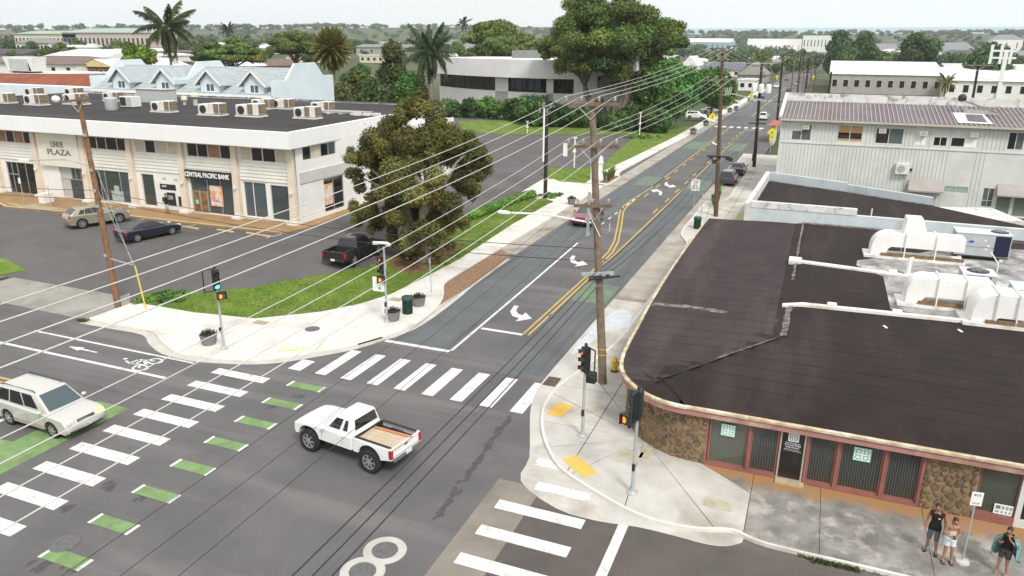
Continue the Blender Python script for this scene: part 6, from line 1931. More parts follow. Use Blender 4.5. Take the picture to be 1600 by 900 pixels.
pix_tree('monkeypod_tree', 'broad flat-crowned tree behind the royal palm by the gabled roof', 358, 54, 0, 108, 175, 'umbrella', 22, nclump=55, nleaf=24000, leaf=.4, colr=(.058, .088, .020), crown0=.5, cr=2.2, flatz=.38, trunk_r=.5, limbs=12, shell=.5)
pix_tree('monkeypod_tree', 'broad flat-crowned tree behind the golden date palm', 458, 44, 0, 100, 215, 'umbrella', 23, nclump=55, nleaf=22000, leaf=.45, colr=(.058, .078, .018), crown0=.48, cr=2.6, flatz=.38, trunk_r=.6, limbs=12, shell=.5)
pix_tree('shade_tree', 'bright green round tree beside the royal palm', 212, 59, 0, 52, 135, 'round', 24, nclump=40, nleaf=12000, leaf=.3, colr=(.085, .13, .016), crown0=.25, cr=1.2, flatz=.8)
pix_tree('conifer_tree', 'tall dark feathery tree between date palm and fan-topped palm', 614, 54, 0, 78, 120, 'cone', 25, nclump=70, nleaf=26000, leaf=.28, colr=(.045, .058, .017), crown0=.1, cr=1.5, flatz=1.0, trunk_r=.3)
for k, (u, v, w, Y, lb, c) in enumerate(((560, 96, 70, 115, 'leafy green tree behind the black bank roof', (.045, .075, .018)), (640, 108, 60, 112, 'bright leafy tree beside the thick palm trunk', (.045, .095, .02)), (585, 120, 70, 108, 'dark leafy tree low behind the bank roof edge', (.04, .062, .018)), (540, 118, 40, 112, 'bushy tree with bare orange twigs by the blue end wall', (.055, .06, .02)))):
    pix_tree('leafy_tree', lb, u, v, 0, w, Y, 'round', 30 + k, nclump=40, nleaf=13000, leaf=.3, colr=c, crown0=.12, cr=1.4, flatz=.9)
# trees by the main road
pix_tree('road_tree', 'dense glossy green tree standing over the lawn by the main road', 1044, 88, 0, 104, 152, 'round', 41, nclump=70, nleaf=34000, leaf=.42, colr=(.042, .095, .020), crown0=.15, cr=2.0, flatz=.9, trunk_r=.35, limbs=8)
pix_tree('road_tree', 'smaller dense green tree behind the tall roadside pole', 1118, 100, 0, 62, 185, 'round', 42, nclump=45, nleaf=20000, leaf=.42, colr=(.045, .10, .020), crown0=.2, cr=1.9, flatz=.9, trunk_r=.3, limbs=8)
for k, (u, v, w, lb, h) in enumerate(((1313, 43, 34, 'dark round tree on the far road side', 15), (1352, 49, 44, 'darker round tree beside the far road trees', 15), (1322, 58, 36, 'mid green round tree below the far road trees', 12), (1443, 43, 64, 'wide dark domed tree above the grey villas', 16), (1555, 60, 60, 'wide dark tree beside the white frame sign', 12))):
    Y = {0: 430, 1: 400, 2: 370, 3: 430, 4: 330}[k]
    pix_tree('domed_tree', lb, u, v, 0, w, Y, 'dome', 50 + k, nclump=40, nleaf=9000, leaf=.8, colr=(.032, .062, .018), crown0=.2, cr=3.2, flatz=.8, trunk_r=.5, ry=8)
# shrubs along the office
SH = [(700, 152, 36), (735, 150, 34), (765, 145, 50), (805, 150, 46), (835, 142, 54), (872, 148, 50), (905, 165, 44), (938, 172, 40), (968, 170, 44), (992, 160, 46), (1010, 158, 40), (685, 160, 26), (1030, 165, 40), (720, 168, 24), (850, 160, 40), (890, 165, 40)]
for k, (u, v, w) in enumerate(SH):
    Y = 143 + (k % 4) * 1.5
    c = GY(u, v, Y)
    base = (c[0], Y, tz(c[0], Y))
    lb = ['bushy green shrub', 'dark green shrub', 'broad-leaved shrub', 'rounded garden shrub'][k % 4] + ' in the office hedge bed, ' + ['under the ribbon windows', 'by the lawn edge', 'before the concrete spandrel', 'near the banyan trunk'][(k // 4) % 4]
    tree('garden_shrub', base, c[2], w / 2 / 1175 * 155 * 1.1, 'round', lb, 70 + k, nclump=26, nleaf=6000, leaf=.30, colr=((.040, .080, .020), (.030, .058, .018), (.055, .105, .022), (.040, .068, .018))[k % 4], crown0=.0, cr=1.1, flatz=.9, trunk_r=.12, limbs=3, group='shrubs in the office bed', cat='shrub', ry=2.2)
# hedge on the parking strip
hp = [tuple(GT(u, v, .1)) for u, v in ((738, 341), (765, 330), (790, 320), (812, 312), (832, 306))]
hg = empty('low_hedge', hp[2], 0, 'low clipped bright green hedge between parking lot and grass strip', 'hedge')
bb = []
for i in range(len(hp) - 1):
    for k in range(9):
        t = k / 9
        q = [hp[i][j] + (hp[i + 1][j] - hp[i][j]) * t - hp[2][j] for j in range(3)]
        bb.append((q[0], q[1], q[2] + .3, .55, .6, .35))
link('foliage', leaf_mesh('hedge', bb, 16000, .10, (.075, .15, .02), 9, var=.15), hg)
for (u, v, w, nm, lb) in ((262, 468, 1.1, 'ground_cover', 'patch of dark ground cover at the lawn tip by the tan pole'), (862, 308, 1.0, 'ground_cover', 'dark green shrub patch at the foot of the parking lot pole'), (1000, 216, 3.2, 'ground_cover', 'spreading bright green bed on the roadside verge')):
    p = GT(u, v)
    g_ = empty(nm, (p[0], p[1], tz(p[0], p[1])), 0, lb, 'plants')
    bb = [(random.gauss(0, w * .5), random.gauss(0, w * .5), .15, .4, .4, .22) for _ in range(22)]
    link('foliage', leaf_mesh(nm, bb, 2500, .1 if w < 2 else .2, (.05, .11, .02), 10), g_)
# ---- palms
def frond(L, wl, droop, n, colr, seed, vdrop=.5):
    r = random.Random(seed)
    mb = MB()
    pts = []
    for i in range(n + 1):
        t = i / n
        pts.append(Vector((L * (t - .22 * droop * t * t), 0, L * (.42 * t - droop * t * t))))
    mb.tube(pts, [.045 * L / 4 * (1 - .8 * i / n) + .008 for i in range(n + 1)], 4, False)
    nf = len(mb.f)
    m = n * 4
    for i in range(m):
        t = .12 + .88 * i / m
        k = min(int(t * n), n - 1)
        p = pts[k].lerp(pts[k + 1], t * n - k)
        d = (pts[k + 1] - pts[k]).normalized()
        l = wl * (math.sin(math.pi * min(1, t * .9 + .12)) ** .6) * r.uniform(.85, 1.1)
        for s in (-1, 1):
            out = Vector((d.x * .45, s * .9, -vdrop * r.uniform(.6, 1.3))).normalized() * l
            wv = d * (L * .015)
            mb.add([p - wv, p + wv, p + out * .6 + wv * .8 + Vector((0, 0, -.02)), p + out + Vector((0, 0, -l * .25))], [(0, 1, 2, 3)])
    me = mb.mesh('frond', leafmat('leaf_palm', .5))
    ca = me.color_attributes.new('leafcol', 'FLOAT_COLOR', 'CORNER')
    cols = []
    for p in me.polygons:
        k = 1 + .2 * r.gauss(0, 1)
        cc = (colr[0] * k, colr[1] * k, colr[2] * k, 1) if p.index >= nf else (colr[0] * 1.6, colr[1] * 1.3, colr[2] * 1.2, 1)
        cols += cc * p.loop_total
    ca.data.foreach_set('color', cols)
    return me
def palm(name, label, u, vcrown, Y, L, nfr, colr, droop, trunk_r, seed, wl=None, el=(-35, 75), shaft=True, boots=False, vdrop=.5):
    c = GY(u, vcrown, Y)
    b = (c[0], Y, tz(c[0], Y))
    T = empty(name, b, 0, label, 'palm tree')
    h = c[2] - b[2]
    r = random.Random(seed)
    prof = [(trunk_r * 1.25, -.3)] + [(trunk_r * (1 + .12 * math.sin(k * 1.1)) * (1 - .3 * k / 14), h * k / 14) for k in range(15)]
    MB().lathe(prof, 12).build('trunk', bark_g if not boots else pm('bark_boots', (.32, .21, .13), (.17, .11, .07), 3, .95, .9, 8), T, smooth=True)
    if shaft: MB().lathe([(trunk_r * .7, h), (trunk_r * .75, h + L * .1), (trunk_r * .35, h + L * .28)], 10).build('crownshaft', pm('shaft_green', (.14, .18, .06)), T, smooth=True)
    if boots:
        for k in range(40):
            a, z = r.uniform(0, 6.28), h - r.uniform(.1, 2.6)
            rr = trunk_r * .9
            MB().bar((rr * math.cos(a) * .8, rr * math.sin(a) * .8, z), (rr * 1.5 * math.cos(a), rr * 1.5 * math.sin(a), z + .5), .16, .08).build('leaf_base', pm('boot_brown', (.30, .17, .08), (.2, .11, .05), 4), T)
    ms = [frond(L, wl or L * .2, d_, 8, colr, seed + i, vdrop) for i, d_ in enumerate((droop * .6, droop, droop * 1.4))]
    for k in range(nfr):
        a = k * 2.39996 + r.uniform(-.2, .2)
        e = el[0] + (el[1] - el[0]) * (k + .5) / nfr
        e = R(e - 22)
        s = r.uniform(.85, 1.08)
        o = link('frond', ms[min(2, int(3 * (1 - (k + .5) / nfr)))], T, (0, 0, h + (L * .12 if shaft else 0)), (r.uniform(-.25, .25), -e, a), (s, s, s))
    return T
palm('royal_palm', 'tall royal palm with drooping fronds above the gabled roof', 261, 50, 104, 6.6, 20, (.050, .070, .022), .62, .32, 4, el=(-62, 72), vdrop=1.0)
palm('royal_palm', 'thick-trunked palm with shaggy crown in front of the office', 672, 88, 112, 5.6, 28, (.050, .080, .030), .55, .48, 6, el=(-55, 80), shaft=True, vdrop=1.0)
palm('date_palm', 'golden-green date palm with a dense round crown behind the blue end wall', 518, 78, 125, 4.4, 130, (.15, .145, .028), .30, .55, 8, wl=.95, el=(-75, 88), shaft=False, boots=True, vdrop=.35)
palm('coconut_palm', 'small far coconut palm standing against the sky', 356, 45, 230, 4.2, 14, (.04, .055, .025), .5, .2, 9, el=(-40, 70), shaft=False)
palm('coconut_palm', 'small palm poking up behind the flat-crowned tree by the office', 724, 36, 260, 3.8, 12, (.035, .05, .02), .5, .2, 10, el=(-40, 70), shaft=False)
palm('coconut_palm', 'small yellowing palm at the warehouse corner', 1479, 128, 128, 2.0, 14, (.14, .14, .03), .5, .16, 11, el=(-50, 70), shaft=False)
# ---- verge plants
def tuft_plant(name, loc, h, n, colr, seed, label, group=None, wide=.5):
    T = empty(name, loc, 0, label, 'plant', group)
    r = random.Random(seed)
    mb = MB()
    for k in range(n):
        a = r.uniform(0, 6.28)
        l = h * r.uniform(.7, 1.1)
        d = Vector((math.cos(a), math.sin(a), 0)) * wide * r.uniform(.3, 1.2)
        s = Vector((-math.sin(a), math.cos(a), 0)) * .04 * h
        p0, p1, p2 = Vector((0, 0, 0)) + d * .1, Vector((0, 0, l * .7)) + d * .5, Vector((0, 0, l * .85)) + d * 1.1
        mb.add([p0 - s * .6, p0 + s * .6, p1 + s, p1 - s], [(0, 1, 2, 3)])
        mb.add([p1 - s, p1 + s, p2], [(0, 1, 2)])
    me = mb.mesh('leaves', leafmat('leaf_tuft'))
    ca = me.color_attributes.new('leafcol', 'FLOAT_COLOR', 'CORNER')
    cols = []
    for p in me.polygons:
        k = 1 + .2 * r.gauss(0, 1)
        cols += (colr[0] * k, colr[1] * k, colr[2] * k, 1) * p.loop_total
    ca.data.foreach_set('color', cols)
    link('leaves', me, T)
    return T
for k in range(5): tuft_plant('strap_plant', (-23.0 + random.uniform(-.2, .2), 86.4 + 1.0 * k, .145), 1.6, 22, (.13, .17, .05), 60 + k, 'tall strap-leaved plant in the kerb bulb bed', 'plants in the kerb bulb bed', .7)
for k in range(4): tuft_plant('strap_plant', (-9.3 + .3 * (k % 2), 80.5 - 1.2 * k, .13), 2.0 - .3 * k, 30, (.14, .20, .03), 70 + k, 'bright yellow-green grass clump at the foot of the roadside pole', 'grass clumps by the roadside pole', .6)
# ---- background woods: near hills and coast
def wood(name, label, spots, n, leaf, colr, seed, s0, s1, kind_flat=.8):
    r = random.Random(seed)
    blobs = []
    for (x, y, s) in spots:
        z = tz(x, y) - .35
        h = s * r.uniform(.8, 1.25)
        for k in range(5):
            blobs.append((x + r.gauss(0, .5) * s, y + r.gauss(0, .5) * s, z + h * r.uniform(.35, .95), s * r.uniform(.4, .7), s * r.uniform(.4, .7), s * r.uniform(.3, .5)))
    o = link(name, leaf_mesh(name, blobs, n, leaf, colr, seed, var=.28))
    return tag(o, label, 'woods', kind='stuff')
r = random.Random(99)
sp = []
while len(sp) < 1200:
    a = R(r.uniform(88, 158))
    d = 900 + 2500 * r.random()
    x, y = d * math.cos(a), d * math.sin(a)
    if -60 < x < 20: continue
    sp.append((x, y, r.uniform(6, 12)))
wood('far_woods', 'far belt of trees on the rising ground beyond the town', sp, 110000, 2.8, (.040, .062, .022), 11, 6, 12)
sp = []
while len(sp) < 1100:
    a = R(r.uniform(52, 98))
    d = 1000 + 2500 * r.random()
    x, y = d * math.cos(a), d * math.sin(a)
    if abs(x + 12) < 25 and d < 1500: continue
    sp.append((x, y, r.uniform(4, 8)))
wood('coast_woods', 'dark line of trees along the coast before the sea', sp, 90000, 3.2, (.026, .042, .020), 12, 6, 12)
# scattered town trees: things, one by one
tm = []
for k in range(4):
    C = clumps('round', 3.2, 3.2, 1.2, 6.6, 26, 200 + k)
    tm.append((leaf_mesh('town_crown', [(x, y, z, 1.5 * s, 1.5 * s, 1.2 * s) for x, y, z, s in C], 2600, .42, ((.045, .075, .018), (.035, .06, .018), (.06, .09, .02), (.04, .07, .022))[k], 300 + k), MB().tube([(0, 0, -.5), (.1, 0, 2.5), (0, .1, 4.5)], [.3, .22, .1], 7).mesh('town_trunk', bark)))
def town_tree(x, y, s, k, label, group):
    T = empty('town_tree', (x, y, tz(x, y) - .3), r.uniform(0, 6.28), label, 'tree', group, s)
    link('crown', tm[k][0], T)
    link('trunk', tm[k][1], T)
def in_view(x, y, z):
    c = CM.T @ (np.array([x, y, z]) - C0)
    if c[2] > -1: return None
    return 800 + FPX * c[0] / -c[2], 450 - FPX * c[1] / -c[2]
TT = [(270 + (k * 61) % 450, 57 + (k * 37) % 26, 1.0 + .1 * (k % 6)) for k in range(34)] + [(20, 78, 1.0), (35, 72, 1.2), (62, 74, 1.2), (75, 70, 1.3), (95, 66, 1.4), (115, 72, 1.5), (125, 60, 1.5), (165, 70, 1.2), (180, 62, 1.6), (200, 66, 1.4), (50, 62, 1.3), (10, 65, 1.2), (85, 52, 1.8), (125, 52, 1.8), (150, 53, 1.5), (190, 53, 1.5), (205, 56, 1.4), (230, 62, 1.2), (245, 70, 1.0), (290, 66, 1.2), (305, 72, 1.0), (320, 60, 1.3), (400, 62, 1.3), (420, 75, 1.1), (500, 72, 1.2), (545, 68, 1.4), (570, 78, 1.0), (590, 74, 1.1), (610, 66, 1.2), (640, 72, 1.2), (560, 60, 1.6), (700, 68, 1.4), (715, 76, 1.2),
      (1060, 82, 1.3), (1075, 90, 1.1), (1100, 78, 1.3), (1122, 78, 1.2), (1150, 72, 1.5), (1160, 66, 1.6), (1175, 85, 1.2), (1205, 88, 1.4), (1215, 98, 1.2), (1200, 102, 1.0), (1225, 92, 1.2), (1240, 84, 1.2), (1252, 75, 1.3), (1262, 70, 1.2), (1275, 66, 1.2), (1398, 70, 1.1), (1412, 72, 1.0), (1430, 94, .9), (1420, 92, .9), (1445, 92, .9), (1468, 104, .9), (1490, 100, 1.0), (1480, 80, 1.2), (1505, 66, 1.4), (1520, 102, .9), (1540, 60, 1.4), (1590, 64, 1.2), (1385, 62, 1.4), (1497, 58, 1.6), (1545, 104, .8), (1235, 72, 1.2), (1190, 74, 1.2)]
for i, (u, v, s) in enumerate(TT):
    h = 7.6 * s
    # distance from the tree's height over the ground
    s *= .72
    h = 7.6 * s
    for Y in [(190 if u < 260 else 150) * 1.015 ** q for q in range(200)]:
        c = GY(u, v, Y)
        d = c[2] - tz(c[0], Y)
        hz_v = 64 if u < 800 else 76
        if d <= h * .97: break
    if Y > 1100: Y = 520 + 30 * (i % 7)
    c = GY(u, v, Y)
    left = u < 800
    lb = ('leafy green tree among the houses below the far hotels' if u < 260 else 'leafy tree in the town behind the flat-crowned trees') if left else ('leafy tree among the shops along the far road' if u < 1300 else 'leafy tree between the white halls and grey villas')
    gp = ('trees below the hotels' if u < 260 else 'trees in the middle town') if left else ('trees along the far road' if u < 1300 else 'trees by the white halls')
    town_tree(c[0], Y, max(.55, min(1.9, (c[2] - tz(c[0], Y) + .3) / 7.6)), i % 4, lb, gp)
# ================================================================ utility poles and wires
wood_g = pm('pole_wood_grey', (0.24, 0.185, 0.135), (0.13, 0.098, 0.072), 3, 0.95, 0.6, 14)
wood_t = pm('pole_wood_tan', (0.27, 0.145, 0.075), (0.17, 0.09, 0.048), 3, 0.95, 0.6, 14)
wood_d = pm('pole_wood_dark', (0.045, 0.035, 0.03), (0.028, 0.022, 0.02), 3, 0.95, 0.6, 14)
cer = flat('insulator', (0.30, 0.27, 0.25), 0.3)
wire_w = pm('wire_alu', (0.62, 0.62, 0.60), (0.52, 0.52, 0.50), 3, 0.5)
wire_k = flat('wire_black', (0.025, 0.025, 0.027), 0.6)
galv = pm('galvanised', (0.50, 0.52, 0.52), (0.40, 0.42, 0.42), 3, 0.5, metal=0.3)
def pole(name, label, base, top, r0, r1, mat, arms=(), bands=False, extra=None, group=None):
    # arms: (z, half width left, right, pins)
    T = empty(name, (base[0], base[1], base[2]), 0, label, 'utility pole', group)
    dx, dy, h = top[0] - base[0], top[1] - base[1], top[2] - base[2]
    n = 8
    MB().tube([(dx * i / n, dy * i / n, -.4 if i == 0 else h * i / n) for i in range(n + 1)], [r0 + (r1 - r0) * i / n for i in range(n + 1)], 12).build('shaft', mat, T, smooth=True)
    pins = {}
    for k, (z, wl_, wr, ps, am, tilt) in enumerate(arms):
        zz = z - base[2]
        cx, cy = dx * zz / h, dy * zz / h - r1 - .08
        a = MB().bar((cx - wl_, cy, zz - tilt), (cx + wr, cy, zz + tilt), .11, .14).build('crossarm', am or mat, T)
        for s in (-1, 1):
            MB().bar((cx + s * min(wl_, wr) * .55, cy - .02, zz), (cx, cy + .06, zz - .65), .035).build('brace', galv, a)
        pins[k] = []
        for p in ps:
            f = (p + wl_) / (wl_ + wr)
            zp = zz + tilt * (2 * f - 1)
            i_ = MB().lathe([(.02, .06), (.02, .16), (.075, .17), (.055, .22), (.075, .26), (.04, .32)], 8, (cx + p, cy, zp)).build('insulator', cer, a)
            pins[k].append((base[0] + cx + p, base[1] + cy, base[2] + zp + .33))
    if bands:
        for z in (1.45, 1.75): MB().lathe([(r0 + .012, z), (r0 + .012, z + .06)], 12, (dx * z / h, dy * z / h, 0), False).build('reflector_band', pm('band_orange', (.7, .36, .05)), T)
    return T, pins
def wire(name, label, a, b, sag, r, mat, group, n=24):
    a, b = Vector(a), Vector(b)
    pts = [a.lerp(b, i / n) - Vector((0, 0, 4 * sag * (i / n) * (1 - i / n))) for i in range(n + 1)]
    o = MB().tube([p - a for p in pts], r, 6).build(name, mat, None, (0, 0, 0), smooth='all')
    o.location = a
    return tag(o, label, 'power line', group)
tagm = pm('arm_tag', (0.72, 0.42, 0.06), None, 3)
pC, nC = pole('utility_pole', 'tall weathered grey wooden pole leaning over the corner by the hydrant', (-8.2, 32.2, .13), (-9.32, 32.2, 13.35), .21, .14, wood_g,
              [(13.12, 1.2, 1.2, (-1.12, -.42, .36, 1.06), None, .03), (11.33, 1.2, 1.2, (-1.1, -.42, .36, 1.06), None, .06), (8.72, .95, .8, (-.8, -.1, .6), None, .06), (5.6, .75, .75, (), galv, .12)], True)
for z in (13.12, 11.33): MB().cbox((-1.1 - .55, -.25, z - .13), (.35, .03, .12)).build('number_tag', tagm, pC)
MB().cbox((-2.15, -.3, 11.0), (.16, .16, .55)).build('lightning_arrester', whitep, pC)
MB().cbox((-1.0, -.23, 8.2), (.12, .05, 2.0)).build('conduit', galv, pC)
for k in range(2): MB().tube([(-.75, -.2, 5.35), (-.35 - .5 * k, -.3, 5.15), (.1 + .5 * k, -.25, 5.5)], .05, 6).build('cable_loop', wire_k, pC)
MB().tube([(-1.0, -.25, 8.3), (-.2, -1.0, 7.4), (.25, -1.2, 7.75), (.25, -1.2, 8.1)], .02, 6).build('jumper', wire_w, pC)
a_, b_ = GY(790, 331, 32.2), GY(925, 347, 32.2)
MB().tube([(b_[0] + 8.2, -.15, b_[2] - .13), ((a_[0] + b_[0]) / 2 + 8.2, -.2, (a_[2] + b_[2]) / 2 + .02), (a_[0] + 8.6, -.2, a_[2] - .1)], .045, 6).build('light_arm', whitep, pC)
MB().ball((a_[0] + 8.2, -.2, a_[2] - .12), (.38, .16, .1), 10, 6).build('lamp_head', whitep, pC, smooth='all')
pL, nL = pole('utility_pole', 'brown wooden pole with short top crossarm at the driveway corner', (-38.6, 31.3, .13), (-39.05, 31.3, 12.5), .19, .13, wood_t, [(12.35, 1.1, 1.0, (-.9, .9), wood_g, .12)])
MB().ball((-1.9, -.3, 12.25), (.28, .2, .2), 10, 6).build('lamp_head', whitep, pL, smooth='all')
MB().tube([(-.3, 0, 8.5), (-1.8, -.4, 8.85), (-4.2, -.9, 8.75)], .035, 6).build('light_arm', galv, pL)
MB().cbox((-4.6, -.95, 8.73), (.7, .22, .12)).build('lamp_head', whitep, pL)
for z in (10.3, 8.3, 7.1, 6.2, 3.2): MB().cbox((-.12 - .03 * z / 3, -.18, z), (.2, .08, .16)).build('bracket', galv, pL)
MB().bar((.05, -.05, 3.0), (1.65, .1, 2.75), .05).build('strut', galv, pL)
MB().tube([(1.75, .15, 2.7), (2.05, .2, .05)], .05, 6).build('guy_guard', pm('guard_yellow', (.68, .52, .10), None, 3), pL)
MB().tube([(-.3, 0, 9.5), (1.65, .1, 2.75)], .015, 5).build('guy_wire', galv, pL)
MB().tube([(-.3, 0, 7.5), (1.8, .15, 2.6)], .015, 5).build('guy_wire', galv, pL)
p2, n2_ = pole('utility_pole', 'brown wooden pole with street light beside the trash can and speed sign', (-8.3, 72.6, .13), (-9.05, 72.6, 15.2), .22, .14, pm('pole_wood_brown', (0.15, 0.095, 0.065), (0.085, 0.055, 0.04), 3, 0.95, 0.6, 14),
               [(15.0, 1.2, 1.2, (-1.1, -.4, .4, 1.1), wood_g, .05), (12.7, 1.35, 1.35, (-1.2, -.4, .45, 1.25), wood_g, .05), (5.8, 1.0, 1.0, (), wood_d, 0)])
MB().tube([(-.55, 0, 11.2), (.5, -.3, 11.35), (2.4, -.6, 11.0)], .05, 6).build('light_arm', galv, p2)
MB().cbox((2.6, -.6, 10.95), (.8, .25, .14)).build('lamp_head', galv, p2)
MB().tube([(-.6, 0, 8.7), (-2.5, -.4, 9.5), (-3.2, -.5, 9.4)], .05, 6).build('light_arm', whitep, p2)
for k in range(3): MB().tube([(-.2 + .2 * k, -.2, 11.8), (-.1 + .2 * k, -.3, 11.3), (0 + .2 * k, -.2, 11.9)], .03, 5).build('jumper', wire_w, p2)
for k, (dx, z) in enumerate(((-.9, 5.6), (-.6, 5.2), (.6, 5.6), (.9, 5.5))): MB().cbox((dx, -.3, z), (.35, .3, .35)).build('splice_box', wire_k, p2)
p3, n3 = pole('utility_pole', 'black pole with three white transformers by the board building', (-7.8, 106.7, .13), (-8.2, 106.7, 13.6), .24, .15, wood_d, [(13.2, 1.2, 1.2, (-1.1, -.4, .4, 1.1), wood_g, 0), (5.9, 1.1, 1.1, (), wood_d, 0)])
for k in range(3): MB().lathe([(.3, 0), (.34, .08), (.34, 1.0), (.2, 1.15)], 12, (-1.0 + .9 * k, -.55, 9.7)).build('transformer', whitep, p3, smooth=True)
MB().cbox((-.1, -.3, 1.3), (.5, .3, 1.0)).build('meter_box', blackp, p3)
prev = []
farp = []
for k, (Y, zt, m_, lb) in enumerate(((148, 14.2, wood_d, 'black pole behind the corner of the board building'), (196, 13.5, wood_g, 'grey pole past the far crosswalk'), (238, 13, wood_d, 'dark pole by the red-roofed shop'), (285, 13, wood_g, 'thin grey pole along the distant road'), (335, 13, wood_d, 'thin dark pole along the distant road'), (400, 13, wood_g, 'distant grey pole before the dark trees'), (480, 13, wood_d, 'distant dark pole before the dark trees'))):
    P_, N_ = pole('utility_pole', lb, (-7.6, Y, .1 if Y < 450 else tz(-7.6, Y)), (-7.9, Y, zt), .23, .15, m_, [(zt - .5, 1.2, 1.2, (-1.1, -.4, .4, 1.1), wood_g, 0), (6.2, .9, .9, (), m_, 0)])
    farp.append(N_[0])
for k, (X, Y, zt) in enumerate(((-5.5, 175, 11), (-5.2, 215, 10), (-4.8, 262, 10), (-4.5, 310, 10), (-23.4, 205, 10.5), (-23.0, 300, 10.5))):
    pole('utility_pole', 'slim secondary pole among the distant road poles', (X, Y, .1), (X, Y, zt), .15, .11, (wood_g, wood_d)[k % 2], [(zt - .5, .8, .8, (), None, 0)], group='secondary poles along the distant road')
pM, nM = pole('utility_pole', 'dark pole with white conduit at the parking lot driveway', (-26.2, 74.3, tz(-26.2, 74.3)), (-26.2, 74.3, GY(852, 148, 74.3)[2]), .22, .15, wood_d, [(GY(852, 165, 74.3)[2], .9, .9, (-.8, -.2, .6), wood_g, 0)])
hM = pM.location.z
MB().tube([(-.25, -.15, 4.0), (-.25, -.15, 9.4)], .1, 8).build('conduit', whitep, pM)
for k in range(4): MB().cbox((-.7 + .4 * k, -.25, 9.2 + .5 * (k % 2)), (.12, .12, .5)).build('cutout', cer, pM)
bp1, _ = pole('utility_pole', 'dark pole with a lamp behind the board building roof', (GY(1523, 150, 112)[0], 112, 0), (GY(1530, 95, 112)[0], 112, GY(1530, 95, 112)[2]), .2, .14, wood_d, [(GY(1530, 98, 112)[2] - .3, 1.6, 1.6, (-1.4, -.5, .5, 1.4), wood_g, 0)])
bp2, _ = pole('utility_pole', 'short black pole before the grey warehouse wall', (GY(1297, 146, 118)[0], 118, 0), (GY(1299, 112, 118)[0], 118, GY(1299, 112, 118)[2]), .17, .13, wood_d)
def lab(k): return ['pale overhead line on the top crossarm of the leaning pole', 'pale overhead line on the second crossarm of the leaning pole'][k]
for k in range(4):
    a = nC[0][k]
    wire('power_line', 'pale bare line from the leaning pole top arm, over the intersection', a, (a[0] - .15, -24, 13.55), 1.55, .0105, wire_w, 'top lines over the intersection', 40)
    wire('power_line', 'pale bare line from the leaning pole top arm, along the main road', a, n2_[0][k], .35, .0105, wire_w, 'top lines along the main road')
    wire('power_line', 'pale line on the top arm between the light pole and black pole', n2_[0][k], n3[0][k], .4, .014, wire_w, 'top lines past the board building')
    wire('power_line', 'distant line from the transformer pole along the road', n3[0][k], farp[0][k], .4, .014, wire_w, 'lines past the transformer pole')
    b = nC[1][k]
    wire('power_line', 'pale bare line from the leaning pole second arm, over the intersection', b, (b[0] - .1, -24, 11.6), 1.5, .0105, wire_w, 'second lines over the intersection', 40)
    wire('power_line', 'pale bare line from the leaning pole second arm, along the main road', b, n2_[1][k], .4, .0105, wire_w, 'second lines along the main road')
for k in range(3):
    a = nC[2][k]
    wire('power_line', 'thin dark line from the leaning pole third arm', a, (a[0] - .6 + .35 * k, -24, 8.9), 1.3, .006, wire_k, 'thin lines over the intersection', 40)
    x = -8.45 + .28 * k
    wire('telecom_cable', 'black telecom cable from the leaning pole low bracket over the road', (x - .3, 32.1, 5.65), (x - .5, -24, 5.9), .55 + .12 * k, .017, wire_k, 'telecom cables over the intersection', 40)
    wire('telecom_cable', 'black telecom cable beside the main road under the power lines', (x - .3, 32.1, 5.65), (-9.2 + .5 * k, 72.4, 5.85), .5 + .15 * k, .018 if k else .03, wire_k, 'telecom cables along the main road')
    wire('telecom_cable', 'black telecom cable between light pole and transformer pole', (-9.2 + .5 * k, 72.4, 5.85), (-8.6 + .5 * k, 106.5, 5.95), .4, .02, wire_k, 'telecom cables past the board building')
for k, (za, zb) in enumerate(((7.25, 6.75), (6.75, 6.15))):
    wire('service_cable', 'dark service cable from the driveway pole to the leaning pole', (-38.85, 31.2, za), (-8.75, 32.1, zb), .55, .016, wire_k, 'service cables across the corner', 40)
    wire('service_cable', 'dark service cable running west from the driveway pole', (-38.85, 31.2, za), (-75, 30.5, za + .2), .6, .016, wire_k, 'service cables west of the driveway pole', 30)
wire('service_cable', 'thin cable from the roadside to the board building wall condenser', (-8.0, 106.5, 8.5), (8.4, 85.9, 3.4), .4, .015, wire_k, None)
wire('service_cable', 'thin line over the corner lawn to the parking lot pole', (-26.1, 74.2, 9.6), (-9.0, 72.5, 8.9), .3, .012, wire_k, None)
